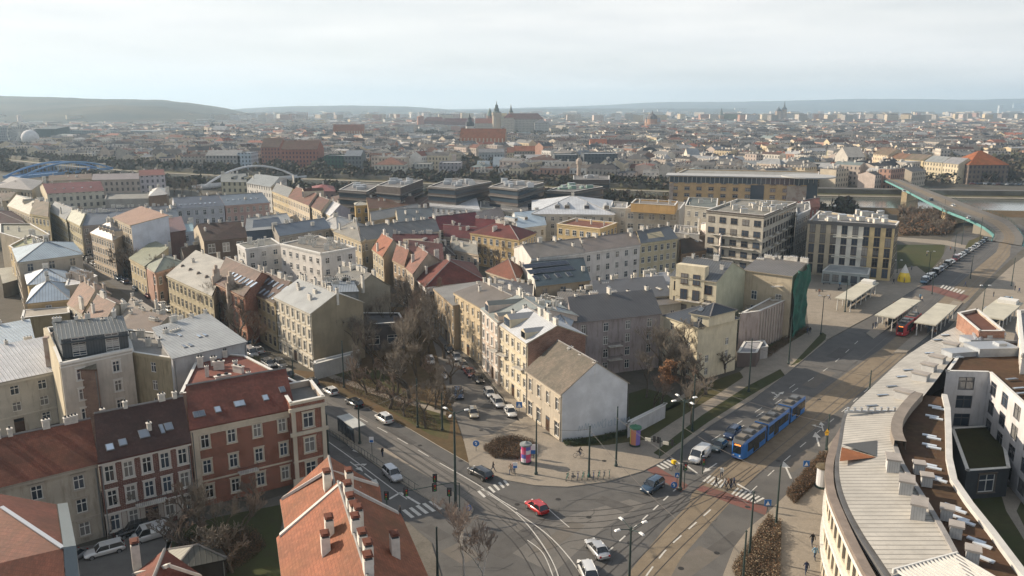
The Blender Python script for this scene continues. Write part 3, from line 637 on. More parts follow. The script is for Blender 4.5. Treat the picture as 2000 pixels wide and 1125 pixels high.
# ---- patched tyre-worn lanes
rgp = random.Random(9)
MH = rough_mat('manhole_iron', (.03, .028, .025), .6, .2)
for i, (x, y) in enumerate([(1010, 985), (1090, 975), (1150, 1010), (1230, 1060), (1330, 1110), (960, 1040), (900, 900), (820, 870), (700, 920), (740, 960), (1480, 840), (1400, 1080), (1520, 900), (1600, 780), (1120, 930), (1180, 900), (940, 840), (1460, 990), (1690, 650)]):
    c_ = G(x, y, .018 if not (1100 < x < 1260 and y < 935) else .135); b = MB(); b.lathe(tuple(c_), [(0, 0), (.36, 0)], 14); structure(b.build('manhole_cover', MH))
PATCH = [groundmat('tar_patch', ((.115, .11, .104), (.13, .125, .118), (.095, .092, .088)), (.4, 1, 9)), groundmat('pale_patch', ((.19, .17, .15), (.17, .155, .135), (.15, .14, .12)), (.4, 1, 9))]
for i, (x, y, w_, l_) in enumerate([(1000, 1060, 3, 7), (1090, 1050, 2, 9), (1200, 985, 5, 2), (900, 1080, 3, 4), (740, 905, 1.5, 8), (690, 880, 2, 5), (850, 1040, 2, 4), (1350, 1100, 3, 8), (1420, 1060, 2, 6), (1560, 900, 2.2, 9), (1500, 820, 2, 10), (1600, 740, 2.5, 12), (960, 790, 2.5, 6), (915, 740, 2, 9), (780, 850, 1.2, 9), (1640, 690, 3, 9)]):
    c_ = G(x, y); d_ = (G(x+20, y-14 if x > 950 else y+12)-c_).normalized(); n_ = V(-d_.y, d_.x); b = MB(); b.face([tuple((c_+d_*a*l_/2+n_*e*w_/2).xy)+(.0035+.0003*i,) for a, e in ((-1, -1), (1, -1), (1, 1), (-1, 1))]); structure(b.build('road_patch', PATCH[i % 2 if i % 5 else 0]))
SEAL = rough_mat('crack_sealant', (.03, .028, .026), .5, .1)
for i in range(34):
    x, y = rgp.uniform(880, 1420), rgp.uniform(950, 1120)
    if i > 20: x, y = rgp.uniform(640, 900), 0; y = 850+(x-640)*.55+rgp.uniform(-20, 30)
    p_ = G(x, y); a_ = rgp.uniform(0, 3.1); b = MB()
    for k in range(rgp.randint(5, 14)):
        a_ += rgp.uniform(-.5, .5); q_ = p_+V(math.cos(a_), math.sin(a_))*rgp.uniform(.4, 1.1); stripe(b, p_, q_, .06, .0125); p_ = q_
    if b.f: structure(b.build('crack_seal', SEAL))
for gp in ([(990, 1075), (1100, 1010), (1230, 975), (1262, 985), (1180, 1030), (1080, 1120)],):
    sheet('road_patch', PX(gp), .003, ASPH2)
# ---- river, banks
WAT = newmat('river_water'); wm_, nt, b = WAT; b.inputs['Base Color'].default_value = (.10, .105, .09, 1); b.inputs['Roughness'].default_value = .12; b.inputs['Specular IOR Level'].default_value = .6
bp = N(nt, 'ShaderNodeBump'); bp.inputs['Strength'].default_value = .25; bp.inputs['Distance'].default_value = .1; nt.links.new(noise(nt, texvec(nt), .5, 3), bp.inputs['Height']); nt.links.new(bp.outputs[0], b.inputs['Normal'])
rn = [(-620, 1250), (-540, 900), (-455, 740), (-300, 615), (-200, 560), (-60, 505), (60, 468), (180, 430), (400, 392), (900, 330)]
rf = [(-860, 1330), (-700, 1020), (-580, 880), (-365, 705), (-230, 630), (-80, 570), (60, 520), (190, 482), (420, 455), (900, 420)]
rnS, rfS = spline([V(*p) for p in rn], 5), spline([V(*p) for p in rf], 5)
def band(name, A, B_, zA, zB, m, kind='structure'):
    b = MB()
    for i in range(len(A)-1): b.face([(A[i].x, A[i].y, zA), (A[i+1].x, A[i+1].y, zA), (B_[i+1].x, B_[i+1].y, zB), (B_[i].x, B_[i].y, zB)], 0, [(i*20, 0), (i*20+20, 0), (i*20+20, 6), (i*20, 6)])
    return structure(b.build(name, m))
band('river', rnS, rfS, .06, .06, wm_)
def off(Ps, d, f=1):
    o = []
    for i, p in enumerate(Ps):
        t = (Ps[min(i+1, len(Ps)-1)]-Ps[max(i-1, 0)]).normalized(); o.append(p+V(-t.y, t.x)*d)
    return o
STONE = rough_mat('embankment_stone', (.22, .20, .16), .9, .2, .1, .8)
band('quay_path', rfS, off(rfS, 3), .30, .9, STONE); band('grass', off(rfS, 3), off(rfS, 8), .9, 1.2, GRASSM)
band('embankment', off(rfS, 8), off(rfS, 9), 1.2, 4.0, rough_mat('quay_wall', (.12, .11, .085), .95, .25, .08, 1)); band('boulevard', off(rfS, 9), off(rfS, 18), 4.0, 4.0, ASPH); band('bank_slope', off(rfS, 18), off(rfS, 24), 4.0, .0, GRASSM)
band('grass', off(rnS, -14), rnS, 1.5, .1, GRASSM); band('bank_slope', off(rnS, -28), off(rnS, -14), .03, 1.5, LEAFD)
# ---- bridge over the river with its approach
lef = [(1938, 470, .3), (1942, 457, 1.5), (1922, 441, 4), (1889, 425, 6), (1855, 412, 7), (1822, 397, 7.5), (1755, 363, 7.5), (1718, 346, 6.5)]
rig = [(1996, 480, .3), (1998, 462, 1.5), (1975, 434, 4), (1945, 420, 6), (1911, 408, 7), (1865, 390, 7.5), (1778, 358, 7.5), (1733, 341, 6.5)]
Lp, Rp = spline(PX(lef), 5), spline(PX(rig), 5)
bt = empty('road_bridge', (Lp[25].x, Lp[25].y, 0)); tag(bt, 'long road and tram bridge with turquoise girder sides crossing the river', 'bridge'); off_ = (Lp[25].x, Lp[25].y, 0)
b = MB()
for i in range(len(Lp)-1): b.face([Lp[i], Rp[i], Rp[i+1], Lp[i+1]])
b.build('deck', ASPH2, bt, off=off_); b = MB()
for i in range(len(Lp)-1): q = [Lp[i].lerp(Rp[i], .34), Lp[i].lerp(Rp[i], .70), Lp[i+1].lerp(Rp[i+1], .70), Lp[i+1].lerp(Rp[i+1], .34)]; b.face([p+V(0, 0, .02) for p in q])
b.build('tram_bed', TRAMP, bt, off=off_); b = MB()
for t in (.4, .47, .57, .64):
    for i in range(len(Lp)-1): stripe(b, Lp[i].lerp(Rp[i], t), Lp[i+1].lerp(Rp[i+1], t), .15, 0); b.f.pop(); b.m.pop(); b.uv.pop(); A, B_ = Lp[i].lerp(Rp[i], t), Lp[i+1].lerp(Rp[i+1], t); w_ = (Rp[i]-Lp[i]).normalized()*.09; b.face([A-w_+V(0, 0, .03), A+w_+V(0, 0, .03), B_+w_+V(0, 0, .03), B_-w_+V(0, 0, .03)])
b.build('rails', RAIL, bt, off=off_)
TURQ = rough_mat('turquoise_paint', (.13, .30, .29), .6, .12); b = MB(); b2 = MB(); abt = {-1: MB(), 1: MB()}
for S_, sg_ in ((Lp, -1), (Rp, 1)):
    for i in range(len(S_)-1):
        a, c = S_[i], S_[i+1]; n_ = V(*((Rp[i]-Lp[i]).xy)).normalized()*sg_
        lo = 1.3
        if i <= 12: abt[sg_].face([(a.x+n_.x*.3, a.y+n_.y*.3, 0), (c.x+n_.x*.3, c.y+n_.y*.3, 0), (c.x+n_.x*.3, c.y+n_.y*.3, c.z-.3), (a.x+n_.x*.3, a.y+n_.y*.3, a.z-.3)])
        for bb, zt, zb_, k in ((b, -.25, -lo, .6), ):
            q0, q1 = a+n_*k, c+n_*k; bb.face([(q0.x, q0.y, a.z+zt), (q1.x, q1.y, c.z+zt), (q1.x, q1.y, c.z+zb_), (q0.x, q0.y, a.z+zb_)]); bb.face([(a.x, a.y, a.z+zt), (c.x, c.y, c.z+zt), (q1.x, q1.y, c.z+zt), (q0.x, q0.y, a.z+zt)])
            bb.face([(a.x-n_.x*.5, a.y-n_.y*.5, a.z-lo), (c.x-n_.x*.5, c.y-n_.y*.5, c.z-lo), (q1.x, q1.y, c.z-lo), (q0.x, q0.y, a.z-lo)])
        for z in (.55, 1.1): b2.tube(a+V(0, 0, z), c+V(0, 0, z), .06, n=4, cap=False)
        b2.tube(a, a+V(0, 0, 1.1), .06, n=4)
b.build('girder', TURQ, bt, off=off_); [q.build('abutment', STONE, bt, off=off_) for q in abt.values()]; b2.build('railing', POLE, bt, off=off_)
for i in (22, 29): b = MB(); m_ = (Lp[i]+Rp[i])/2; dd = Rp[i]-Lp[i]; b.box((m_.x, m_.y, 0), (dd.length*.9, 3, m_.z-1.6), 0, math.atan2(dd.y, dd.x)); b.build('pier', rough_mat('pier_stone', (.50, .40, .25), .9, .15, .5), bt, off=off_)
# ------------------------------------------------------------------ foreground buildings
def custom(label, cat, name, loc, z=0):
    r = empty(name, (loc.x, loc.y, z)); return tag(r, label, cat)
def rel(r, p): return (p.x-r.location.x, p.y-r.location.y, p.z)
def roofpoly(mb, pts, m=0, th=.25, mu=1, eave=(0, 1)):
    P = [Vector(p) for p in pts]; nn = (P[1]-P[0]).cross(P[2]-P[0]).normalized()
    e0, e1 = P[eave[0]], P[eave[1]]; u = (e1-e0).normalized()
    if nn.z < 0: P = P[::-1]; nn = -nn
    v = nn.cross(u); v = -v if v.z < 0 else v
    mb.slab([tuple(p) for p in P], th, m, [((p-e0).dot(u)+500, (p-e0).dot(v)+50) for p in P], mu)
# big orange roof, front part and rear part
ob = house('large house with orange tiled roof and white chimneys along its ridge, in front of junction', [(546, 1050), G(546, 1050, 11)+V(13.5, -38), G(778, 1005, 11)+V(13.5, -38), (778, 1005)], 11, 'g', 4.6, SAND, (.40, .14, .072), chim=0, win='13', fl=3, ov=.3)
def ridge_items(root, p0, p1, ts, z, offs, k=0, name='chimney'):
    for t, o_ in zip(ts, offs):
        a = p0.lerp(p1, t); d = (p1-p0).normalized(); n_ = V(-d.y, d.x)
        m_ = MB(); hh = 1.5 if abs(o_) < .5 else 1.9
        m_.box((0, 0, -1.6), (.75, 1.1, hh+1.6), 0); m_.box((0, 0, hh), (.6, .95, .25), 2)
        m_.box((0, 0, hh+.25), (.8, 1.15, .06), 1); m_.box((0, 0, hh+.3), (.5, .9, .1), 1)
        o = m_.build(name, [rough_mat('lime_plaster', (.62, .58, .52), .9, .12, 2, 8), tilem((.36, .12, .07)), DARK], root); q = a+n_*o_
        o.location = (q.x-root.location.x, q.y-root.location.y, z-abs(o_)*.75); o.rotation_euler = (0, 0, math.atan2(d.y, d.x)+math.pi/2)
r0, r1 = G(666, 948, 15.6), G(666, 948, 15.6)+V(13.5, -38)
ridge_items(ob, r0, r1, [.06, .13, .17, .2, .235, .30, .34, .17, .22, .25, .40], 15.5, [.35, .2, .3, .5, 0, .2, .4, -2.0, -2.6, 3.3, 0])
# verge walls (white coped) at both gable ends of the orange roof
def coping(root, pl, w=.45, hgt=.35, m=None, name='gable_coping'):
    b = MB()
    for a, c in zip(pl, pl[1:]):
        d = (c-a); n_ = V(-d.y, d.x).normalized()*w/2; up = V(0, 0, hgt)
        lo = [a-n_, c-n_, c+n_, a+n_]; hi = [p+up for p in lo]
        b.face([tuple(p) for p in hi]); b.face([tuple(p) for p in lo[::-1]])
        for i in range(4): j = (i+1) % 4; b.face([tuple(lo[i]), tuple(lo[j]), tuple(hi[j]), tuple(hi[i])])
    return b.build(name, m or plaster((.62, .58, .52), .35), root, off=tuple(root.location))
coping(ob, [G(546, 1050, 11.1), G(666, 948, 15.7), G(778, 1005, 11.1)])
ob2 = house('lower rear wing with orange tiled roof and one white chimney', [(552, 976), G(546, 1050, 11)-V(-.5, -1.5, 1), G(742, 992, 10), (737, 950)], 10, 'g', 4.2, SAND, (.42, .15, .075), chim=0, win='3', fl=3, ov=.3)
coping(ob2, [G(552, 976, 10.1), G(641, 921, 14.3), G(737, 950, 10.1)])
ridge_items(ob2, G(641, 921, 14), G(652, 950, 14), [.5, .9], 14, [1.9, -.6])
# tan corner roof, lower left
lr = custom('orange tiled roof in the bottom left corner with light panels and a grey clad gable', 'house', 'corner_house', G(60, 1100, 0)); b = MB(); O = lr.location
def F(l): return [(q-O) for q in PX(l)]
roofpoly(b, F([(-260, 1160, 11), (133, 1230, 11), (123, 1071, 15.5), (-60, 953, 15.5)])); roofpoly(b, F([(110, 985, 11.3), (-80, 950, 11.3), (-60, 954, 15.4), (123, 1071, 15.4)]), th=.2)
b.build('roof', [tilem((.24, .08, .05)), SAND and plaster(SAND, .3)], lr)
b = MB(); w_ = F([(112, 984, 11.6), (124, 1069, 15.9), (136, 1225, 11.6)]); d_ = V(.9, .3)
for a, c in zip(w_, w_[1:]): b.face([tuple(a), tuple(c), tuple(c+d_), tuple(a+d_)]); b.face([tuple(a+d_), tuple(c+d_), (c.x+.9, c.y+.3, 0), (a.x+.9, a.y+.3, 0)], 0, [(0, 11), (5, 11), (5, 0), (0, 0)]); b.face([(a.x, a.y, 0), (c.x, c.y, 0), tuple(c), tuple(a)])
b.build('wall', seamm((.30, .36, .38), .5), lr)
coping(lr, [q for q in PX([(3, 991, 15.6), (123, 1071, 15.6)])], .35, .12, STEEL, 'roof_ridge')
for (x, y) in ((33, 1013), (87, 1068), (89, 1098)):
    p = G(x, y, 14.2 if y < 1050 else 12.6 if y > 1090 else 13.7)-O; s_ = obj_at(skylight_mesh(.5, 1.4), 'skylight', lr, (p.x, p.y, p.z+.15), R(62))
# red corner roof at bottom edge
rr_ = house('red tiled roof corner with white coped gable and chimney at the bottom edge', [G(262, 1125, 9.2), G(262, 1125, 9.2)+V(3, -14), G(392, 1128, 9.2)+V(3, -14), G(392, 1128, 9.2)], 9.2, 'g', 2.6, WW, (.28, .085, .055), chim=0, win='3')
coping(rr_, [G(262, 1125, 9.3), G(330, 1108, 11.9), G(392, 1128, 9.3)]); ridge_items(rr_, G(268, 1108, 9.6), G(270, 1120, 9.6), [0], 10.6, [0])
# terrace: beige, dark red, brick corner house
hA = house('old beige rendered tenement with worn orange-brown tiled roof, left end of the terrace', [(-160, 990), (190, 905), (172, 831)], 9.8, 'g', 3.2, (.42, .37, .29), (.27, .095, .055), win='0', fl=3, bay=3.4, ww=1.25, wh=1.75, chim=5, casing=plaster((.40, .35, .28), .2), dirt=.8, door=False)
hB = house('narrow dark red brick tenement with white window surrounds and a brown roof', [(192, 903), (371, 862), (352, 792)], 10.3, 'g', 3.6, (.12, .036, .028), (.10, .05, .04), win='0', fl=3, bay=1.9, ww=1.15, wh=2.1, chim=3, brick=True, casing=plaster((.60, .56, .5), .25), sky=[(0, .16, .26, .9, 1.1), (0, .30, .3, .9, 1.1), (0, .54, .38, 1.2, 1.4), (0, .82, .42, 1.0, 1.3), (0, .74, .40, .5, 1.6)])
b = MB(); p0, p1 = G(192, 903, 10.3), G(371, 862, 10.3); d = (p1-p0).normalized(); n_ = V(d.y, -d.x)
PJ = []
for k in range(9):    # rusticated ground floor in pale bands
    L_ = (p1-p0).length
    for j in range(6):
        if k == 0: PJ.append(MB())
        b = PJ[j]; m_ = p0+d*min(max(L_*j/5, .25), L_-.25)+n_*.05; b.box((m_.x-hB.location.x, m_.y-hB.location.y, .1+k*.34), (L_/5-1.55 if 0 < j < 5 else .5, .09, .27), 0, math.atan2(d.y, d.x))
        if k == 0: m_ = m_-n_*.03; b.box((m_.x-hB.location.x, m_.y-hB.location.y, .1), (L_/5-1.6 if 0 < j < 5 else .45, .06, 3.0), 0, math.atan2(d.y, d.x))
for q in PJ: q.build('rusticated_pier', plaster((.46, .40, .34), .4), hB)
hC = house('red brick corner tenement with stone pilasters and an orange-red tiled roof', [(371, 838), (573, 797), (548, 735)], 11.3, 'g', 3.4, (.21, .058, .03), (.23, .075, .052), win='0', fl=3, bay=3.0, ww=1.1, wh=1.9, chim=0, brick=True, casing=plaster((.58, .50, .38), .3), sky=[(0, .10, .30, .8, 1.1), (0, .15, .3, .8, 1.1), (0, .30, .32, .8, 1.1), (0, .49, .36, .8, 1.1), (0, .535, .36, .8, 1.1), (0, .77, .38, .8, 1.1), (0, .96, .5, .8, 1.1)], door=False)
ST = plaster((.58, .50, .38), .3)
av = house('stone framed brick bay at the street corner with flat parapet', [(567, 800), (634, 786), (608, 752)], 11.6, 'f', 1, (.21, .058, .03), win='0', fl=3, bay=4.2, ww=1.5, wh=2.2, brick=True, chim=0, casing=ST, par=.9, door=False)
b = MB(); p0, p1 = G(567, 800, 11.6), G(634, 786, 11.6); d = (p1-p0).normalized(); n_ = V(d.y, -d.x)
for t in (.07, .93):
    m_ = p0.lerp(p1, t)+n_*.1; b.box((m_.x-av.location.x, m_.y-av.location.y, 0), (.55, .2, 11.6), 0, math.atan2(d.y, d.x))
for z in (0.0, 7.6, 11.2): m_ = (p0+p1)/2+n_*.16; b.box((m_.x-av.location.x, m_.y-av.location.y, z), ((p1-p0).length+.5, .34, .5 if z else 1.2), 0, math.atan2(d.y, d.x))
b.build('pilaster', ST, av)
b = MB(); p0, p1 = G(371, 838, 11.3), G(573, 797, 11.3); d = (p1-p0).normalized(); n_ = V(d.y, -d.x)
m_ = (p0+p1)/2+n_*.03; b.box((m_.x-hC.location.x, m_.y-hC.location.y, 10.1), ((p1-p0).length, .12, 1.0), 0, math.atan2(d.y, d.x)); m_ = p0+d*.5+n_*.03
b.box((m_.x-hC.location.x, m_.y-hC.location.y, 0), (.9, .14, 10.2), 0, math.atan2(d.y, d.x)); b.build('frieze', ST, hC)
balconies(hC, [(p0.lerp(p1, .50)+n_*.02+V(0, 0, 3.7-11.3), n_)])
balconies(hB, [(G(192, 903, 10.3).lerp(G(371, 862, 10.3), .5)+V(0, 0, 3.5-10.3), n_)], w=3.6)
# red roof with many white chimneys behind the brick house
rw = house('low red roof crowded with white chimney stacks behind the brick corner tenement', [(352, 772), (585, 752), (478, 697), (392, 690)], 11.5, 'f', 1, (.42, .36, .28), (.20, .07, .05), win='', chim=0, par=.25)
rw2 = None
for (x, y, w, d, hh, rz) in [(392, 712, 1.0, .6, 2.2, .3), (418, 708, 1.0, .6, 1.8, .3), (428, 716, 1.8, .6, 1.8, .3), (405, 730, .6, .6, 2.2, .3), (440, 692, .8, .6, 1.6, .3), (460, 712, .8, .6, 1.5, .3), (466, 722, 2.2, .6, 1.5, -.5), (436, 742, 2.4, .6, 1.6, .6), (462, 745, 1.2, .6, 1.2, .3), (448, 762, 2.0, .6, .8, .2), (486, 738, .7, .6, 1.8, .3), (400, 765, 1.5, .6, .9, .2), (395, 700, .6, .6, 2.0, .3), (520, 742, 3.6, .5, 1.0, -.3), (556, 752, 3.0, .5, 1.0, -.3)]:
    p = G(x, y+6, 11.5); o = obj_at(chimney_mesh(0), 'chimney', rw, (p.x-rw.location.x, p.y-rw.location.y, 11.4), rz); o.scale = (w/.9, d/.55, hh/1.6)
# courtyard houses
hE = house('pale courtyard tenement with a dark mansard roof terrace', [(118, 716), (258, 686), (240, 630), (90, 645)], 13.5, 'f', 1, (.52, .48, .41), (.06, .065, .065), win='0', fl=4, bay=3.6, ww=1.1, chim=2, par=.5, door=False, casing=WHITE)
house('dark metal mansard storey on the courtyard tenement', [(120, 672), (250, 655), (240, 628), (104, 640)], 16, 's', .8, (.07, .085, .095), (.08, .095, .10), win='0', fl=5, wh=1.5, ww=2.0, bay=4, chim=3, name='roof_storey', z0=13.6, cornice=False, door=False, wm=seamm((.08, .095, .105), .4))
house('windowless brown brick wing in front of the courtyard tenement', [(120, 722), (190, 722), (183, 700), (112, 698)], 12.3, 's', .8, (.16, .095, .07), (.20, .18, .13), win='', brick=True, chim=0)
b = MB(); fw = tag(empty('party_wall', tuple(G(108, 690, 0))), 'thin sunlit party wall rising above the roofs left of the courtyard', 'wall'); q = PX([(88, 640, 15), (120, 716, 13.2)])
for a, c in zip(q, q[1:]):
    n_ = V(-(c-a).y, (c-a).x).normalized()*.3
    A = [a-n_, c-n_, c+n_, a+n_]; b.face([tuple(p) for p in A])
    for i in range(4): j = (i+1) % 4; b.face([(A[i].x, A[i].y, 0), (A[j].x, A[j].y, 0), tuple(A[j]), tuple(A[i])])
b.build('wall', plaster((.62, .53, .36), .4), fw, off=tuple(fw.location)); b = MB(); p = G(90, 650, 15); b.box((p.x-fw.location.x+.2, p.y-fw.location.y, 9), (.8, 3.4, 5.6), 0, .3); b.build('chimney', brickm((.36, .09, .06)), fw)
house('house with a long white metal roof and wooden balconies facing the courtyard', [(-60, 760), (106, 726), (95, 682)], 9.0, 's', 2.2, (.48, .45, .38), (.55, .56, .57), win='0', fl=3, bay=3.6, ww=1.3, chim=2, dirt=.7)
house('low grey house with pale blue metal roof at the left edge', [(-60, 700), (68, 674), (60, 640)], 8.5, 's', 1.6, (.43, .41, .38), (.40, .47, .52), win='', chim=2)
hH = house('long grey metal roofed house in front of the avenue', [(337, 702), (481, 669), (405, 625), (300, 655)], 13.2, 's', 1.2, (.40, .41, .42), (.36, .38, .385), win='', chim=4, ov=.2, sky=[(0, .3, .25, .6, 1.4), (0, .38, .25, .6, 1.4), (0, .62, .45, .6, 1.4), (0, .7, .45, .6, 1.4), (0, .45, .6, .6, 1.4)])
house('old ochre courtyard house under a grey felt roof', [(258, 690), (337, 702), (330, 655), (245, 645)], 12.8, 'f', 1, (.34, .29, .18), (.28, .27, .25), win='0', fl=4, bay=4, chim=3, par=.2, door=False, dirt=.8)
house('small round stair tower beside the ochre courtyard house', [(285, 706), (328, 712), (326, 700), (288, 694)], 10.5, 's', .6, (.32, .26, .16), (.30, .25, .17), win='0', fl=3, bay=6, chim=0, door=False)
# ------------------------------------------------------------------ houses along the central street
def grd(p): return G(p[0], p[1], 0)
def back(p0, p1, h, depth, skew=0.0):
    """fourth-point maker: a point 'depth' metres behind p1"""
    a, b = G(*p0, h), G(*p1, h); d = (b-a).normalized(); q = V(-d.y, d.x)
    if q.y < 0 and abs(d.x) > .3 or (abs(d.x) <= .3 and q.x < 0): q = -q
    return b+q*depth+d*skew
h1 = house('white gabled end house with grey-brown tiled roof at the street fork', [(1028, 722), (1098, 770), (1226, 748)], 8.2, 'g', 4.3, (.46, .40, .31), (.23, .19, .15), win='0', fl=2, bay=2.5, ww=1.2, wh=2.1, chim=0, blank=rough_mat('painted_gable', (.57, .59, .61), .85, .13, .35, 1.1), casing=plaster((.58, .50, .38), .3), gf=1.7)
for t, k in ((.62, 0), (.34, 1), (.97, 0)):
    a, c = G(1028, 722, 8.2).lerp(G(1226, 748, 8.2)+G(1028, 722, 8.2)-G(1098, 770, 8.2), .5), G(1098, 770, 8.2).lerp(G(1226, 748, 8.2), .5); p = a.lerp(c, t)
    o = obj_at(chimney_mesh(0 if k == 0 else 1), 'chimney', h1, (p.x-h1.location.x, p.y-h1.location.y, 11.6), 1.0); o.scale = (1, 1, .7)
# faint spray paint along the foot of the white gable
gp0, gp1 = [V(q.x, q.y) for q in (G(1098, 770, 8.2), G(1226, 748, 8.2))]; gd = (gp1-gp0).normalized(); gn = V(gd.y, -gd.x)
if gn.y > 0: gn = -gn
b = MB(); rg = random.Random(3); x = 3.0
while x < 12.5:
    hgt = .9+rg.random()*.7; zz = 1.1+rg.random()*.3; pts = [(x, zz), (x+.25, zz+hgt), (x+.5, zz+.1), (x+.8, zz+hgt*.9), (x+.95, zz+.2)] if rg.random() < .6 else [(x, zz+hgt), (x, zz), (x+.6, zz), (x+.6, zz+hgt), (x+.1, zz+hgt*.6)]
    for (a, za), (c, zc) in zip(pts, pts[1:]):
        A, B_ = Vector((a, za)), Vector((c, zc)); d = (B_-A).normalized(); w_ = Vector((-d.y, d.x))*.05
        b.face([tuple((gp0+gd*q.x+gn*.03).xy)+(q.y,) for q in (A-w_, B_-w_, B_+w_, A+w_)])
    x += 1.15
gr_ = b.build('graffiti', plain('spray_paint', (.36, .43, .48), .8), h1, off=tuple(h1.location))
w2 = house('cream tenement with a curved gable and silver metal roof and brick party wall', [(975, 632), (1031, 671), (1144, 656)], 12.3, 'g', 2.5, (.60, .52, .36), WHITEM, win='0', fl=4, bay=2.5, ww=1.2, chim=4, wm=None, blank=brickm((.22, .11, .075)), dorm=[(0, .25, .1, 3.2, 2.4), (0, .82, .08, 2.0, 1.8)], casing=plaster((.62, .56, .44), .2))
w3 = house('pink and white tenement with a stepped gable parapet and grey-green roof', [(941, 603), (974, 631), back((941, 603), (974, 631), 12.6, 16)], 12.6, 'g', 2.2, (.58, .47, .38), (.30, .33, .31), win='0', fl=4, bay=2.3, chim=4, dorm=[(0, .3, .05, 2.6, 2.2), (0, .85, .05, 2.6, 1.4)], casing=WHITE)
w4 = house('ochre tenement with dark brown felt roof', [(888, 572), (940, 602), back((888, 572), (940, 602), 12.3, 14)], 12.3, 'g', 1.7, (.52, .42, .27), (.19, .165, .14), win='0', fl=4, bay=2.4, chim=5, casing=plaster((.60, .48, .30), .2))
w5 = house('low brown tenement with parapet at the far end of the lit row', [(848, 564), (887, 598), back((848, 564), (887, 598), 10.0, 10)], 10.0, 's', .7, (.36, .28, .18), (.27, .26, .24), win='0', fl=3, bay=2.6, chim=1)
balconies(w2, [(G(*q, 12.3)+V(0, 0, -5.4), V(-.8, -.6)) for q in ((985, 639), (1018, 662))]); balconies(w3, [(G(968, 626, 12.6)+V(0, 0, -6), V(-.8, -.6))])
sil = house('silver metal roofed rear wing behind the cream tenement', [(1040, 632), (1112, 640), (1124, 612), (1050, 600)], 11.8, 'h', 2.2, BEIGE, (.42, .47, .52), win='0', fl=4, chim=6, chm=0)
house('silver metal roofed rear wing behind the pink tenement', [(985, 606), (1040, 612), (1052, 594), (1000, 586)], 11.6, 'h', 2.0, BEIGE, (.52, .54, .56), win='0', fl=4, chim=5, chm=0)
w6 = house('long pinkish grey rendered back facade under a black felt roof', [(1118, 631), (1290, 613), (1272, 590)], 11.4, 's', 2.6, (.36, .31, .30), (.075, .075, .078), win='0', fl=4, bay=3.9, ww=1.15, wh=1.8, chim=3, dirt=.9, casing=None, door=False, cornice=False)
p0, p1 = G(1118, 631, 11.4), G(1290, 613, 11.4); d = (p1-p0).normalized(); n_ = V(d.y, -d.x)
balconies(w6, [(p0.lerp(p1, .47)+n_*.02+V(0, 0, z-11.4), n_) for z in (3.0, 5.8)], w=3)
w7 = house('pale cream tenement with black angular roofs and blank side, behind the big bare tree', [(1297, 617), (1364, 640), (1441, 622)], 10.9, 'h', 2.2, (.62, .55, .38), (.06, .07, .085), win='01', fl=4, bay=3.8, ww=1.0, wh=1.5, chim=0, casing=None, door=False, skip=.35, cornice=False, sky=[(1, .3, .3, 1, 1.4), (1, .6, .4, 1, 1.4)])
house('dark roofed attic storey on the pale cream tenement', [(1350, 612), (1385, 618), (1436, 606)], 13.0, 'h', 1.6, (.62, .55, .38), (.05, .06, .075), win='0', fl=1, wh=1.2, z0=10.9, chim=0, name='roof_storey', cornice=False, door=False, sky=[(0, .4, .4, .9, 1.2)])
w8 = house('tall yellow-cream apartment house with loggias and pale green side wall', [(1309, 539), (1400, 551), (1456, 530)], 14.5, 'g', 3.2, (.64, .56, .38), (.12, .13, .14), win='0', fl=4, bay=3.4, ww=1.5, wh=1.9, chim=3, blank=(.46, .47, .33), casing=plain('window_brown', (.06, .035, .025), .5), door=False, cornice=False)
b = MB(); p0, p1 = G(1309, 539, 14.5), G(1400, 551, 14.5); d = (p1-p0).normalized(); n_ = V(d.y, -d.x); m_ = p0.lerp(p1, .44)+n_*-.9
b.box((m_.x-w8.location.x, m_.y-w8.location.y, .1), ((p1-p0).length*.62, 2.2, 17.4), 0, math.atan2(d.y, d.x)); b.build('front_gable', plaster((.64, .56, .38), .45), w8)
for t in (.32, .58):
    for z in (2.4, 6, 9.6, 13.2):
        p = p0.lerp(p1, t)+n_*.21; o = obj_at(win_meshes(1.5, 2.3, False, plain('window_brown', (.06, .035, .025), .5))[0], 'window', w8, (p.x-w8.location.x, p.y-w8.location.y, z), math.atan2(n_.y, n_.x)+math.pi/2)
balconies(w8, [(p0.lerp(p1, t)+n_*.25+V(0, 0, z-14.5), n_) for t in (.32, .58, .88) for z in (5.8, 9.4)], w=2.8)
w9 = house('beige tenement with sheds of balconies whose end is wrapped in green netting', [(1453, 528), (1548, 541), (1574, 524)], 14.6, 's', 1.2, (.50, .42, .29), (.17, .16, .15), win='0', fl=4, bay=3.6, ww=1.2, wh=2.0, chim=6, casing=None, door=False, cornice=False, skip=.15)
p0, p1, p2 = G(1453, 528, 14.6), G(1548, 541, 14.6), G(1574, 524, 14.6)
b = MB(); A = p1+V(.5, -.7); B_ = p2+V(1.2, .5); nn = 10
for i in range(nn):      # billowing net
    for j in range(8):
        def Q(i, j): t = i/nn; q = A.lerp(B_, t); w_ = .3*math.sin(i*2.1+j*.8)+.25*math.sin(j*1.7+i); return (q.x+w_*.8, q.y-w_*.5, 15.2*j/8+.1+(.5*math.sin(t*9) if j == 8 else 0))
        b.face([Q(i, j), Q(i+1, j), Q(i+1, j+1), Q(i, j+1)], 0)
net = b.build('scaffold_net', rough_mat('green_netting', (.025, .11, .08), .8, .35, .3, 2), w9, off=tuple(w9.location)); 
balconies(w9, [(p0.lerp(p1, t)+V(.3, -.9, z-14.6), V(.25, -.97)) for t, z in ((.12, 5.8), (.62, 8.8), (.62, 12))])
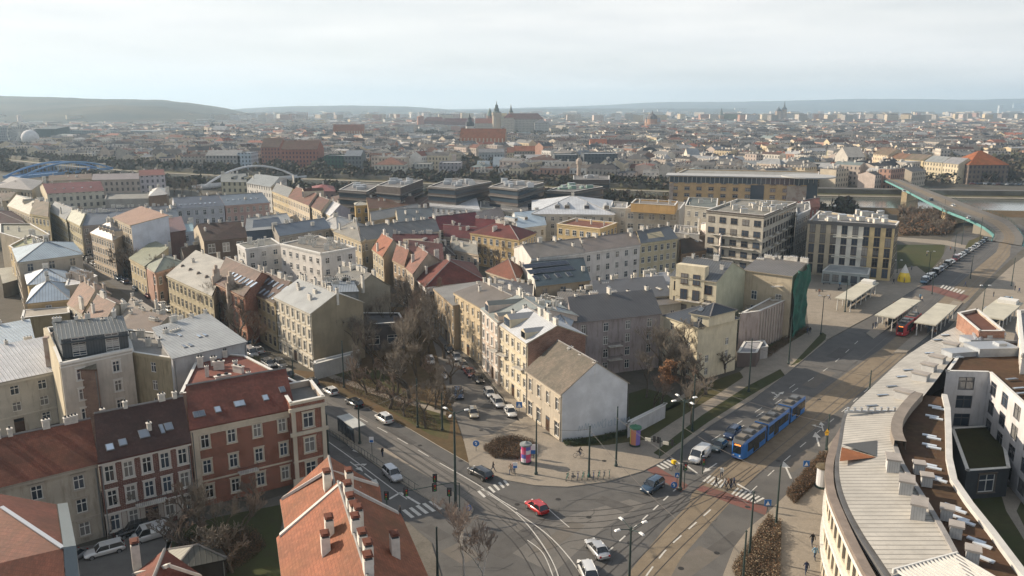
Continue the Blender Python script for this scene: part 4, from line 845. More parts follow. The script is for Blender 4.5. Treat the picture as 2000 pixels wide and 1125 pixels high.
w10 = house('long weathered ruin wall with ribbed pinkish render under the netted house', [(1445, 614), (1483, 609), (1545, 583), (1520, 575)], 8.7, 'f', 1, (.42, .34, .30), (.36, .30, .23), win='', chim=0, par=.15, dirt=.95, cornice=False)
b = MB(); p0, p1 = G(1483, 609, 8.7), G(1545, 583, 8.7); d = (p1-p0); L_ = d.length; d.normalize(); n_ = V(d.y, -d.x)
for i in range(12):
    q = p0+d*(L_*(i+.6)/12)+n_*.12; b.box((q.x-w10.location.x, q.y-w10.location.y, 0), (.35, .3, 8.5), 0, math.atan2(d.y, d.x))
b.build('buttress', plaster((.46, .40, .34), .7), w10)
house('small boarded shed with flat metal roof beside the ruin wall', [(1440, 690), (1478, 690), (1490, 668)], 3.0, 'f', 1, (.14, .11, .10), (.36, .36, .37), win='', chim=0, par=.1, cornice=False)
house('low white kiosk with grey roof next to the boarded shed', [(1484, 680), (1500, 678), (1492, 665)], 2.6, 'f', 1, (.36, .35, .34), (.3, .3, .3), win='', chim=0, par=.1, cornice=False)
# courtyard roofs between the rows
cy = [('brown courtyard house with dark felt roof behind the ochre tenement', [(968, 572), (1040, 585), (1040, 566)], 9, 's', 1.2, (.24, .17, .11), (.10, .10, .105)),
      ('low beige courtyard shed with flat grey-brown roof', [(1092, 606), (1168, 612), (1160, 588)], 7.5, 's', 1.5, (.55, .48, .36), (.21, .19, .165)), ('rusty courtyard block under a flat green-grey roof', [(1052, 600), (1095, 606), (1098, 586)], 8, 'f', 1, (.26, .15, .06), (.22, .25, .22)),
      ('broad black felt roof with a row of white chimneys', [(1160, 590), (1310, 578), (1295, 548)], 9.5, 's', 1.0, (.40, .35, .27), (.085, .085, .09)), ('broad grey-brown felt roof right of the black felt roof', [(1200, 607), (1330, 592), (1318, 572)], 8.6, 's', .8, (.50, .45, .35), (.20, .18, .16)),
      ('dark slate roofed workshop in the yard', [(1135, 588), (1200, 582), (1192, 562)], 8, 'g', 1.2, (.35, .3, .24), (.10, .115, .12)), ('grey metal roofed rear wing by the yellow-cream apartment house', [(1265, 560), (1312, 556), (1305, 538)], 9, 's', .8, (.42, .4, .36), (.30, .31, .33))]
for l_, pp, hh, rf_, rh_, wc_, rc_ in cy: house(l_, pp, hh, rf_, rh_, wc_, rc_, win='0', fl=2, bay=4, chim=4, cornice=False, door=False, skip=.4)
sol = house('house with a blue-black solar panelled roof and white gable end', [(1046, 560), (1152, 548), (1126, 516), (1030, 522)], 10.5, 'g', 3.6, (.40, .32, .22), (.055, .085, .10), win='0', fl=3, bay=4, ww=1.3, wh=2.2, chim=1, blank=(.62, .60, .55), casing=plaster((.40, .32, .22), .3), door=False, cornice=False,
            sky=[(0, .12+.74*i/11, .30+.22*j, 1.3, 1.9, 'solar') for j in range(3) for i in range(12) if not (j == 0 and i % 3)])
for l_, pp, hh, rf_, rh_, wc_, rc_, kw in [
  # ---- centre left: red and orange roofs
  ('white corner house with a broad hipped red roof, beside the bare tree park', [(806, 538), (832, 561), (945, 548), (922, 514)], 9.3, 'h', 4.2, WW, (.22, .065, .05), dict(win='01', fl=2, bay=2.6, ww=1.3, wh=2.4, chim=4, hip=.35)),
  ('beige gabled house with pale red roof behind the white corner house', [(790, 520), (808, 536), (864, 512)], 11, 'g', 3.8, BEIGE, (.33, .16, .12), dict(win='0', chim=2)),
  ('small house with a bright orange roof and beige gable', [(728, 487), (749, 502), (787, 484)], 10.5, 'g', 3.6, (.42, .36, .25), (.44, .16, .09), dict(win='0', chim=2)),
  ('dark maroon roof with white chimneys behind the orange roofed house', [(762, 492), (862, 497), (850, 458), (775, 462)], 10.5, 'g', 3.0, BEIGE, (.12, .03, .035), dict(chim=5)),
  ('second maroon roof wing nearer the white corner house', [(800, 500), (868, 508), (860, 480)], 10.0, 'g', 2.6, (.30, .25, .2), (.11, .04, .04), dict(chim=4)),
  ('house with a terracotta turret roof beside the central street', [(768, 508), (792, 520), (806, 500)], 11.4, 'g', 3, (.40, .3, .2), (.30, .13, .09), dict(chim=1)),
  ('long grey slate roofed tenement running behind the maroon roofs', [(706, 470), (858, 452), (842, 438)], 12.2, 'g', 3.0, (.48, .42, .32), (.14, .145, .145), dict(fl=3, chim=7)),
  ('beige gable fronted tenement on the corner left of the slate roof', [(652, 452), (706, 472), (738, 450)], 12.5, 'h', 3.0, (.50, .42, .28), (.24, .225, .19), dict(win='01', chim=3)),
  ('long deep maroon roof in the middle of the block', [(842, 452), (936, 440), (922, 424)], 9.5, 'g', 3.4, (.4, .32, .28), (.15, .022, .035), dict(chim=4)),
  ('low maroon roofed wing below the long maroon roof', [(868, 462), (935, 468), (926, 448)], 8.5, 'g', 2.4, (.46, .4, .36), (.14, .03, .035), dict(chim=3, win='0')),
  ('maroon roofed house right of the long maroon roof', [(930, 448), (990, 452), (985, 436)], 9.5, 'g', 2.5, (.4, .35, .3), (.17, .03, .035), dict(chim=3)),
  ('yellow tenement with wine red roof and three white chimneys', [(919, 455), (1014, 469), (1046, 455)], 10.8, 'h', 3.0, (.58, .42, .20), (.20, .055, .05), dict(win='01', fl=3, chim=5, bay=2.4)),
  ('small house with triangular orange-brown hipped roof', [(950, 530), (1012, 550), (1022, 526), (990, 515)], 8.0, 'h', 3.2, (.55, .46, .34), (.26, .095, .06), dict(chim=2, win='0')),
  ('small grey roofed courtyard house with chimneys', [(885, 488), (935, 498), (925, 482)], 8.5, 'g', 2, (.6, .5, .38), (.3, .29, .25), dict(chim=4)),
  ('dark brown shed roof in the courtyard', [(850, 500), (888, 500), (880, 482)], 8.5, 'h', 2, (.3, .26, .22), (.13, .10, .085), dict(chim=3)),
  ('dark slate gambrel roof in front of the office blocks', [(778, 436), (850, 432), (838, 414)], 9.5, 'g', 3.4, (.4, .35, .25), (.10, .12, .13), dict(chim=2)),
  ('brown roofed long house left of the gambrel', [(720, 408), (815, 404), (800, 388)], 8.5, 'g', 3.0, (.42, .33, .2), (.17, .095, .07), dict(chim=5)),
  ('grey flat roofed house with beige gable below the brown roof', [(725, 432), (820, 414), (812, 402)], 9, 'g', 2.0, (.36, .31, .24), (.18, .18, .17), dict(chim=2, win='0')),
  ('ochre walled house with white hipped metal roof', [(694, 402), (735, 400), (728, 388)], 8.5, 'h', 2.0, (.55, .38, .12), (.55, .55, .5), dict(chim=1)),
  ('brown hipped roof house before the dark offices', [(815, 404), (880, 402), (870, 386)], 8.5, 'h', 2.8, (.40, .34, .26), (.20, .12, .085), dict(chim=3)),
  ('white modern house with silver monopitch roofs', [(840, 402), (938, 410), (930, 394)], 9.5, 's', 1.5, (.52, .54, .56), (.58, .59, .60), dict(fl=3, chim=1, win='0')),
  ('cream modern house with flat roof and dark windows', [(938, 408), (1000, 412), (996, 398)], 8.5, 'f', 1, (.48, .46, .40), (.25, .25, .24), dict(fl=2, chim=2, ww=1.6)),
  ('cream gabled modern house beside the flat roofed one', [(978, 412), (1032, 416), (1030, 400)], 8.5, 'g', 1.6, (.5, .47, .40), (.2, .2, .2), dict(fl=2, chim=0, ww=2)),
  ('dark brown felt roof left of the pale blue roof', [(935, 436), (985, 424), (978, 412)], 8.5, 's', 1.5, (.55, .5, .42), (.095, .08, .075), dict(chim=1)),
  ('pale blue metal roofed hall with two dormers', [(1010, 447), (1066, 440), (1054, 416), (1000, 420)], 9.0, 'g', 3.5, (.55, .56, .55), (.40, .50, .58), dict(chim=1, dorm=[(0, .35, .35, 1.6, 1.4), (0, .7, .35, 1.6, 1.4)])),
  ('long white metal roofed school with round dormers', [(1040, 418), (1200, 420), (1196, 392), (1040, 392)], 12.0, 'h', 4.6, (.50, .48, .43), (.60, .63, .66), dict(fl=4, chim=3, dorm=[(0, .3, .3, 2, 1.8), (0, .42, .3, 2, 1.8), (0, .66, .3, 2, 1.8), (0, .9, .3, 2, 1.8)])),
  ('yellow balcony hotel with rusty brown flat roof', [(1088, 440), (1172, 450), (1205, 438)], 11.0, 'f', 1, (.56, .42, .20), (.20, .08, .05), dict(fl=3, chim=2, win='01', ww=1.4, casing=None)),
  ('white modern apartment block with an orange top storey', [(1222, 410), (1326, 414), (1338, 398)], 15.5, 'f', 1, (.56, .51, .42), (.3, .28, .25), dict(fl=4, chim=2, win='0', ww=2.0, bay=3.2)),
  ('white stair block left of the orange topped apartment block', [(1192, 408), (1224, 410), (1226, 398)], 13.5, 'f', 1, (.50, .47, .42), (.3, .3, .3), dict(fl=4, win='0', chim=1)),
  ('long pinkish white apartment terrace, left part', [(1037, 505), (1140, 494), (1120, 470), (1004, 484)], 13.0, 'g', 2.2, (.64, .61, .57), (.21, .185, .16), dict(fl=4, chim=5, win='0', bay=3, blank=(.62, .59, .54))),
  ('long pinkish white apartment terrace, right part', [(1140, 493), (1250, 478), (1232, 458)], 13.0, 'g', 2.2, (.66, .62, .58), (.23, .19, .16), dict(fl=4, chim=4, win='0', bay=3)),
  ('pale yellow tenement with blue-black roof at the end of the apartment terrace', [(1250, 476), (1323, 466), (1292, 448), (1238, 460)], 13.2, 'g', 2.4, (.56, .48, .30), (.09, .105, .12), dict(fl=4, chim=3, win='0', bay=2.3)),
  ('low house with a dark brown roof right of the pale yellow tenement', [(1330, 496), (1405, 484), (1388, 464), (1326, 474)], 8.5, 'g', 2.8, (.26, .17, .10), (.085, .065, .055), dict(chim=2, win='0', sky=[(0, .7, .5, 1, 1.4), (0, .8, .5, 1, 1.4)])),
  ('house with a tall blank pink-white gable and bluish front', [(1408, 459), (1444, 449), (1424, 428), (1366, 438)], 14.0, 'g', 2.4, (.46, .48, .54), (.14, .13, .12), dict(fl=4, chim=4, win='0', bay=2.4, blank=(.64, .56, .50))),
  ('pale sage green tenement joined to the bluish front', [(1444, 449), (1484, 440), (1466, 424)], 14.0, 'g', 2.2, (.32, .38, .30), (.2, .24, .22), dict(fl=4, chim=3, win='0', bay=2.4)),
  ('white walled house with chimney flues behind the dark brown roof', [(1315, 458), (1366, 462), (1366, 446)], 12.0, 'f', 1, (.60, .57, .52), (.28, .27, .26), dict(win='', chim=4)),
  # ---- left of centre
  ('white apartment slab with rows of small windows, facing the street', [(548, 478), (627, 497), (694, 485), (622, 462)], 15.5, 'f', 1, (.68, .65, .60), (.24, .22, .19), dict(win='01', fl=5, bay=3.0, ww=1.1, wh=1.4, chim=8, casing=WHITE, wfr=plain('brown_frame', (.08, .06, .05)), par=.3)),
  ('white-grey apartment wing joined left of the white slab', [(463, 478), (480, 488), (548, 478), (530, 466)], 14.5, 'f', 1, (.55, .54, .52), (.20, .20, .18), dict(win='01', fl=5, bay=3.0, ww=1.2, wh=1.4, chim=3, blank=None, par=.2)),
  ('dark brown tenement with tall white windows and cream gable', [(398, 472), (482, 464), (472, 444), (378, 448)], 13.5, 'g', 3.4, (.14, .10, .075), (.10, .06, .05), dict(fl=3, bay=3.2, ww=1.9, wh=2.6, chim=3, blank=(.52, .44, .32))),
  ('low brown hut roof beside the dark brown tenement', [(360, 508), (395, 500), (385, 486)], 8, 'g', 2.5, (.55, .5, .42), (.12, .08, .06), dict(chim=1)),
  ('hall with broad pale grey roof and blue band of windows', [(478, 452), (575, 444), (548, 420), (488, 432)], 12, 'g', 2.6, (.10, .14, .20), (.36, .37, .36), dict(fl=2, chim=3, win='')),
  ('long house with a blue-black roof behind the white slab', [(545, 462), (645, 446), (622, 432)], 11.5, 'g', 2.2, (.35, .32, .28), (.09, .12, .16), dict(chim=5)),
  ('row house with rough white roofs in the centre left', [(625, 440), (660, 450), (690, 430), (650, 420)], 11.5, 'h', 2.0, (.52, .44, .30), (.52, .50, .46), dict(chim=7)),
  ('grey-white long house with blue roof and skylights', [(343, 408), (438, 402), (424, 388)], 11.5, 'g', 3.0, (.50, .51, .54), (.085, .105, .14), dict(fl=3, chim=3, sky=skyrow(0, 8, .3))),
  ('pink long house with slate blue roof', [(440, 402), (526, 396), (500, 384)], 11.5, 'g', 3.0, (.50, .33, .28), (.14, .18, .22), dict(fl=3, chim=3, sky=skyrow(0, 6, .5), bay=2.4)),
  ('cream apartment building with steep grey roof and dormers', [(432, 356), (482, 356), (480, 344)], 13, 'g', 3, (.46, .44, .32), (.22, .23, .21), dict(fl=4, chim=5, dorm=[(0, .3, .3, 1.6, 1.5), (0, .7, .3, 1.6, 1.5)])),
  ('pale tenement with dark vertical windows and a glazed bay', [(482, 358), (530, 366), (560, 348)], 13, 'g', 2.6, (.55, .54, .50), (.32, .34, .33), dict(fl=4, chim=3, win='01', ww=1.6, casing=None)),
  ('yellow-beige tenement in the lit street row, far end', [(532, 374), (564, 386), (580, 372)], 12, 'g', 2.4, (.54, .44, .26), (.24, .24, .22), dict(win='01', chim=2)),
  ('cream tenement with red-brown roof and small spire gable', [(564, 386), (604, 402), (634, 386)], 12, 'g', 3.4, (.60, .50, .36), (.26, .12, .09), dict(win='0', chim=2, dorm=[(0, .45, .2, 3, 4)])),
  ('cream tenement with brown roof, middle of the lit street row', [(604, 402), (628, 413), (660, 398)], 11.5, 'g', 3, (.60, .49, .33), (.20, .10, .08), dict(win='0', chim=1)),
  ('pale house with white metal roof and lilac gable', [(626, 412), (646, 422), (684, 408)], 10.5, 'g', 3.2, (.52, .45, .32), (.60, .60, .60), dict(win='0', chim=1, blank=(.34, .32, .36))),
  ('red brick arched yard building with round roof', [(612, 374), (655, 374), (650, 364)], 8, 'h', 2.4, (.3, .2, .18), (.34, .12, .12), dict(chim=2)),
  ('tree shaded brown roof house beside the red yard building', [(655, 396), (700, 394), (690, 384)], 8, 'h', 2.5, (.3, .22, .16), (.16, .10, .08), dict(chim=2)),
]:
    kw.setdefault('door', False); house(l_, pp, hh, rf_, rh_, wc_, rc_, **kw)
# orange top storey and terraces
house('orange painted top storey of the white modern apartment block', [(1232, 400), (1318, 405), (1324, 396)], 18.3, 'f', 1, (.60, .36, .12), (.22, .2, .18), win='', z0=15.8, chim=2, name='roof_storey', cornice=False)
# ---- houses right of the avenue and along the left street
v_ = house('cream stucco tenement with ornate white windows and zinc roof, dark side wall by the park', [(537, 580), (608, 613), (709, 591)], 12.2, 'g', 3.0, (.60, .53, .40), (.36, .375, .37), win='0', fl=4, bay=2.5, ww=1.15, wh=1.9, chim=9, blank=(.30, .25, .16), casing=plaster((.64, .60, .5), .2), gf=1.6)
u_ = house('ochre tenement with brown roof and two rows of roof lights', [(470, 560), (537, 592), (600, 566), (540, 545)], 11.0, 'g', 3.2, (.46, .36, .20), (.16, .105, .09), win='0', fl=3, bay=2.4, ww=1.2, wh=2.1, chim=4, sky=skyrow(0, 6, .25, .9, 1.7, .25, .95)+skyrow(0, 5, .72, .9, 1.7, .3, .95), casing=plaster((.50, .42, .28), .2))
t_ = house('red brick school with stepped gables and a broad brown roof with roof lights', [(420, 552), (478, 580), (545, 548), (465, 512)], 11.8, 'g', 3.6, (.28, .105, .06), (.26, .18, .15), win='0', fl=3, bay=3.2, ww=1.4, wh=2.3, chim=0, brick=True, sky=skyrow(0, 7, .28, 1.0, 1.9, .1, .95), casing=plaster((.45, .3, .2), .2))
b = MB()
for (x, y) in ((424, 552), (452, 566)):
    p = G(x, y, 11.8)-t_.location; b.box((p.x, p.y, 0), (2.2, 1.0, 13.5), 0, .6); b.box((p.x, p.y, 13.5), (1.4, .9, 1.6), 0, .6); b.box((p.x, p.y, 15.1), (.6, .8, 1), 0, .6)
b.build('stepped_gable', brickm((.28, .105, .06)), t_)
s_ = house('long cream building with pale flat-pitched roof and four small dormers', [(327, 539), (416, 579), (444, 532), (383, 508)], 10.5, 's', 2.6, (.48, .41, .26), (.50, .47, .40), win='0', fl=3, bay=2.6, ww=1.2, wh=2.0, chim=3, casing=plaster((.55, .48, .33), .2))
for (x, y) in ((357, 521), (372, 528), (388, 535), (404, 542)):
    p = G(x, y, 11.6); b = MB(); b.box((0, 0, 0), (1.4, 1.6, .9), 0, .5, top=.4); o = b.build('dormer', plain('dormer_dark', (.12, .10, .08), .7), s_); o.location = (p.x-s_.location.x, p.y-s_.location.y, 11.3)
for l_, pp, hh, rf_, rh_, wc_, rc_, kw in [
  ('yellow-green roofed row house with pink end wall on the avenue', [(298, 532), (304, 530), (362, 514), (300, 488), (256, 506)], 8.5, 'f', 1, (.50, .30, .22), (.30, .31, .21), dict(win='0', chim=0, par=.1)),
  ('pinkish corner house with hipped slate roof on the avenue', [(286, 520), (304, 533), (362, 515), (330, 500)], 8.8, 'h', 2.0, (.50, .32, .23), (.25, .27, .2), dict(win='01', chim=1)),
  ('cream row house with olive roof beside the pinkish corner house', [(254, 505), (284, 521), (330, 498), (300, 484)], 9.0, 's', 2.2, (.54, .45, .28), (.33, .34, .24), dict(win='0', chim=2)),
  ('tall tenement with terracotta roof and a huge blank pale blue party wall', [(222, 425), (256, 441), (330, 434), (276, 415)], 17.0, 's', 2.0, (.50, .42, .30), (.36, .21, .13), dict(win='0', fl=5, bay=2.6, chim=1, blank=(.56, .60, .68))),
  ('tenement with white mansard and arched dormers next to the blank party wall', [(178, 455), (222, 470), (252, 452), (215, 438)], 12.5, 'h', 3.5, (.56, .46, .34), (.55, .52, .48), dict(win='0', fl=4, bay=2.2, chim=2, dorm=[(0, .2+.15*i, .2, 1.2, 1.5) for i in range(5)])),
  ('brown brick house with red-brown lean-to roof behind the blank wall', [(332, 455), (362, 450), (355, 430)], 12, 's', 1.2, (.22, .12, .09), (.16, .07, .06), dict(win='', chim=1)),
  ('small pale blue house with turquoise roof', [(350, 456), (378, 452), (376, 440)], 11, 's', .6, (.48, .52, .56), (.25, .38, .42), dict(win='0', chim=1)),
  ('long blue roofed house behind the avenue row', [(158, 442), (238, 436), (260, 416), (185, 418)], 11, 'g', 2.4, (.36, .31, .27), (.10, .125, .16), dict(chim=6)),
  ('pale roofed tenement in the lit avenue row', [(130, 428), (158, 442), (176, 420), (155, 412)], 11.5, 'g', 2.2, (.52, .45, .27), (.44, .44, .34), dict(win='0', chim=2)),
  ('yellow tenement with dark cut-away roof terrace in the lit avenue row', [(96, 412), (130, 430), (156, 410), (120, 398)], 11.5, 'g', 2.2, (.54, .47, .28), (.16, .17, .17), dict(win='0', chim=4)),
  ('cream tenement with arched dormers, far end of the lit avenue row', [(16, 402), (60, 420), (88, 398), (50, 384)], 11.5, 'g', 2.6, (.58, .49, .34), (.52, .49, .40), dict(win='0', chim=2, dorm=[(0, .3, .2, 2, 2), (0, .7, .2, 2, 2)])),
  ('yellow tower like tenement gable in the avenue row', [(60, 418), (96, 424), (98, 398), (80, 392)], 12.5, 'g', 3.0, (.56, .46, .26), (.30, .24, .18), dict(win='0', chim=2)),
  ('long row of black roofs with white chimneys behind the avenue', [(160, 428), (345, 420), (345, 404), (170, 410)], 10.5, 'g', 2.0, (.35, .33, .3), (.06, .07, .085), dict(chim=12, sky=skyrow(0, 12, .4))),
  ('blue-black gabled roof just left of the grey-white long house', [(300, 432), (350, 428), (340, 412)], 11, 'g', 2.4, (.5, .48, .44), (.08, .11, .14), dict(chim=2)),
  ('cream building with long burgundy roof and small roof lights', [(92, 379), (203, 373), (192, 360), (78, 365)], 11.5, 'g', 3.2, (.58, .54, .44), (.20, .06, .07), dict(fl=2, win='0', chim=3, sky=skyrow(0, 5, .4), blank=(.6, .52, .36))),
  ('long concrete yard wall building with blank bays behind the black roofs', [(205, 392), (292, 390), (290, 378)], 9, 'f', 1, (.36, .35, .32), (.24, .24, .22), dict(win='', chim=0)),
  ('brown brick gabled house with white roof by the river', [(290, 384), (325, 380), (328, 368)], 11, 'h', 2.4, (.22, .15, .1), (.56, .54, .5), dict(win='', chim=4)),
  ('long cream palace front with pink-brown roof near the river, left', [(95, 354), (180, 350), (178, 342)], 11, 'g', 2.0, (.50, .42, .32), (.26, .19, .15), dict(chim=4)),
  ('long grey palace front near the river, middle', [(180, 352), (272, 350), (270, 340)], 11, 'g', 2.0, (.42, .36, .31), (.22, .18, .17), dict(chim=4)),
  ('pinkish white house with dark red roof near the river', [(272, 344), (322, 342), (318, 334)], 12, 'g', 2.2, (.54, .49, .52), (.24, .08, .07), dict(chim=2)),
  ('beige modern block with curved roof at the left edge', [(-10, 366), (62, 372), (85, 354), (20, 345)], 11, 'h', 2.4, (.42, .37, .28), (.30, .27, .24), dict(win='0', chim=2)),
  ('white gabled house with dark roof at the left edge', [(-30, 372), (40, 376), (44, 362)], 9, 'g', 3, (.6, .57, .52), (.09, .09, .10), dict(chim=3)),
  ('long pale tan roofed house at the left edge', [(-60, 398), (16, 392), (45, 376), (-30, 378)], 9, 'g', 2, (.46, .38, .26), (.36, .28, .22), dict(chim=2, win='0')),
  ('maroon-brown hipped roof at the left edge', [(-60, 440), (48, 436), (30, 414), (-60, 414)], 9, 'h', 3, (.3, .26, .22), (.115, .06, .06), dict(chim=2)),
  ('flat roofed block with pale roof panel at the left edge', [(0, 458), (40, 470), (98, 462), (60, 440), (0, 440)], 12.0, 'f', 1, (.33, .28, .2), (.34, .33, .26), dict(win='', chim=2)),
  ('low ochre block with yellow-green roof edge', [(18, 484), (30, 492), (84, 472), (60, 462)], 12.3, 'f', 1, (.50, .38, .2), (.40, .41, .25), dict(win='0', chim=2)),
]:
    kw.setdefault('door', False); house(l_, pp, hh, rf_, rh_, wc_, rc_, **kw)
house('stately beige tenement with hipped blue-grey metal roof and corner pilasters', [(36, 513), (160, 497), (142, 474), (26, 486)], 12.8, 'h', 2.8, (.46, .39, .30), (.30, .38, .44), win='03', fl=4, bay=3.9, ww=1.3, wh=2.0, chim=5, hip=.4, casing=plaster((.52, .46, .36), .2), door=False)
house('low outbuilding with pale roof left of the stately tenement', [(4, 555), (40, 545), (36, 528), (0, 532)], 4.0, 's', 1, (.2, .18, .14), (.42, .40, .32), win='', chim=0)
house('small ochre house with blue-white hipped roof under the stately tenement', [(56, 557), (133, 550), (128, 530), (50, 536)], 9.6, 'h', 2.4, (.52, .38, .17), (.42, .49, .55), win='0', fl=3, chim=1, bay=4, door=False)
house('white metal roof crowded with dark chimneys beside the small ochre house', [(128, 560), (158, 556), (190, 540), (140, 520)], 9.6, 'f', 1, (.4, .36, .3), (.60, .60, .60), win='', chim=9, chm=5, par=.2)
house('ochre house with blue hipped metal roof and brown blank yard wall', [(53, 593), (134, 585), (133, 556), (66, 562)], 8.6, 'h', 3.0, (.48, .34, .17), (.30, .38, .46), win='0', fl=3, chim=1, bay=6, ww=1.0, hip=.5, door=False)
house('brown blank yard wall below the ochre house', [(42, 622), (136, 612), (134, 600), (46, 606)], 7.2, 'f', 1, (.22, .18, .10), (.40, .36, .30), win='', chim=0, par=.1, dirt=.9)
house('house with pinkish tan roof behind the blue hipped roof', [(134, 594), (163, 613), (215, 575), (190, 556)], 8.4, 'g', 3.2, (.52, .46, .36), (.36, .22, .16), win='0', fl=3, chim=3, bay=3, chm=5, door=False)
house('house with tan tiled roof and dark party wall, nearer the avenue', [(166, 620), (200, 640), (256, 600), (218, 582)], 8.6, 'g', 2.8, (.54, .47, .35), (.33, .21, .16), win='0', fl=3, chim=5, bay=3, door=False)
house('yellow-brown rendered house with felt roof along the avenue', [(238, 626), (264, 634), (298, 618), (258, 592)], 9.0, 's', 1.6, (.42, .35, .2), (.26, .22, .17), win='', chim=4, dirt=.8)
house('brown roofed low house in front of the grey metal roof', [(240, 640), (300, 650), (330, 632), (262, 618)], 9.0, 's', 1.5, (.35, .3, .22), (.22, .17, .13), win='', chim=5)
# chimney wall house behind the cream tenement
house('grey gabled house with a row of flues behind the cream stucco tenement', [(640, 560), (690, 566), (762, 560), (700, 530)], 11.0, 'g', 3.2, (.36, .32, .25), (.21, .205, .185), win='', chim=7, blank=(.34, .30, .22))
house('low blue-grey metal roof behind the cream stucco tenement', [(640, 572), (700, 570), (690, 556), (636, 556)], 11.8, 's', .7, (.3, .3, .28), (.27, .31, .35), win='', chim=8, chm=0)
house('dark low garage block behind the park trees', [(706, 640), (790, 634), (780, 616), (706, 616)], 5.5, 'f', 1, (.11, .10, .10), (.14, .14, .14), win='0', fl=1, ww=3, bay=4, chim=0, door=False)
house('long cream boundary wall along the central street', [(738, 502), (812, 560), (813, 557), (741, 500)], 5.0, 'f', 1, (.52, .43, .34), (.5, .42, .34), win='', chim=0, par=.1, name='boundary_wall', cat='wall')
house('pale grey annex wall beside the dark side wall', [(613, 713), (700, 690), (701, 684), (614, 706)], 3.2, 'f', 1, (.42, .42, .40), (.4, .4, .38), win='', chim=0, par=.1, name='boundary_wall', cat='wall')
house('white boundary wall right of the white gabled house', [(1226, 830), (1300, 792), (1300, 788), (1227, 824)], 2.4, 'f', 1, (.50, .51, .52), (.45, .45, .45), win='', chim=0, par=.1, name='boundary_wall', cat='wall')
house('small wooden garden shed in the lower left yard', [(345, 1110), (440, 1090), (415, 1060), (335, 1075)], 2.6, 'h', 1.0, (.05, .045, .04), (.12, .12, .10), win='', chim=0, name='garden_shed', cat='shed')
house('tiled boundary wall beside the white van', [(312, 1110), (330, 1055), (334, 1056), (322, 1112)], 2.2, 'f', 1, (.35, .18, .12), (.42, .16, .09), win='', chim=0, par=.1, name='boundary_wall', cat='wall')
# ---- right: apartment blocks
big = house('large grey-cream corner apartment block with rows of balconies', [(1380, 414), (1492, 425), (1556, 398), (1440, 392)], 20.5, 'f', 1, (.46, .42, .34), (.26, .25, .22), win='01', fl=6, bay=3.2, ww=2.0, wh=1.7, chim=8, casing=plain('brown_frame', (.08, .06, .05)), door=False)
p0, p1, p2 = G(1380, 414, 20.5), G(1492, 425, 20.5), G(1556, 398, 20.5)
for (a, c) in ((p0, p1), (p1, p2)):
    d = (c-a); ln = d.length; d.normalize(); n_ = V(d.y, -d.x)
    balconies(big, [(a+d*(ln*t)+n_*.1+V(0, 0, z-20.5), n_) for t in (.2, .4, .6, .8) for z in (3.6, 7, 10.4, 13.8)], w=3.4)
house('grey apartment wing receding behind the corner block', [(1556, 424), (1582, 412), (1580, 396), (1552, 402)], 17, 'f', 1, (.40, .41, .42), (.2, .2, .2), win='01', fl=5, chim=3, door=False)
house('red-brown gabled annex behind the corner apartment block', [(1560, 412), (1600, 404), (1598, 388), (1560, 396)], 15, 'g', 2, (.30, .12, .09), (.30, .12, .09), win='01', fl=4, chim=1, door=False)
house('low grey roof house before the orange office block', [(1338, 404), (1400, 410), (1402, 390), (1345, 388)], 13, 'f', 1, (.45, .42, .35), (.15, .17, .16), win='0', fl=3, chim=2, door=False)
off_ = house('long yellow-orange office building with brick ends and a glazed top storey', [(1308, 346), (1598, 352), (1600, 337)], 17.5, 'f', 1, (.60, .40, .18), (.30, .30, .28), win='0', fl=5, bay=5.6, ww=2.4, wh=1.5, chim=0, pat=False, casing=plain('brown_reveal', (.12, .06, .04)), door=False, cornice=False)
p0, p1 = G(1308, 346, 17.5), G(1598, 352, 17.5); d = (p1-p0); ln = d.length; d.normalize(); n_ = V(d.y, -d.x); rz = math.atan2(d.y, d.x)
def onwall(root, a, d, n_, t0, t1, z, hgt, m, dep=.3, name='wall_band', parts=None):
    L_ = (t1-t0); q = a+d*((t0+t1)/2)+n_*(dep/2+.02); b = MB(); b.box((q.x-root.location.x, q.y-root.location.y, z), (L_, dep, hgt), 0, math.atan2(d.y, d.x)); return b.build(name, m, root)
GLZ = plain('dark_glazing', (.05, .07, .09), .15, 0, 0, .8)
onwall(off_, p0, d, n_, 0, ln, 15.0, 2.9, GLZ, .25, 'glazing')
for i in range(32): onwall(off_, p0, d, n_, ln*i/32, ln*i/32+.18, 15.0, 2.9, WHITE, .4, 'mullion')
onwall(off_, p0, d, n_, 0, 2.2, 0, 14.4, brickm((.36, .12, .07)), .5, 'brick_pier'); onwall(off_, p0, d, n_, ln*.8, ln*.93, 0, 14.4, brickm((.36, .12, .07)), .5, 'brick_pier'); onwall(off_, p0, d, n_, ln*.93, ln, 2, 14, GLZ, .7, 'glazing'); onwall(off_, p0, d, n_, ln*.56, ln*.65, 1, 13.4, GLZ, .5, 'glazing')
b = MB(); q = p0+d*ln/2-n_*6; b.box((q.x-off_.location.x, q.y-off_.location.y, 18.2), (ln+4, 15.5, .5), 0, rz); q = p0+d*ln*.94-n_*4; b.lathe((q.x-off_.location.x, q.y-off_.location.y, 18.7), [(0, 0), (13, 0), (13, .6), (0, .6)], 28); b.build('canopy_roof', rough_mat('grey_roof_sheet', (.36, .36, .35), .6, .08, .2, 2), off_)
bg_ = house('new beige apartment block with tall paired windows and vents on its flat roof', [(1578, 436), (1748, 446), (1756, 436), (1600, 415)], 16.5, 'f', 1, (.52, .44, .30), (.30, .31, .31), win='01', fl=5, bay=2.9, ww=1.5, wh=2.7, chim=0, door=False, cornice=False, casing=plain('brown_frame', (.08, .06, .05)))
p0, p1 = G(1578, 436, 16.5), G(1748, 446, 16.5); d = (p1-p0); ln = d.length; d.normalize(); n_ = V(d.y, -d.x)
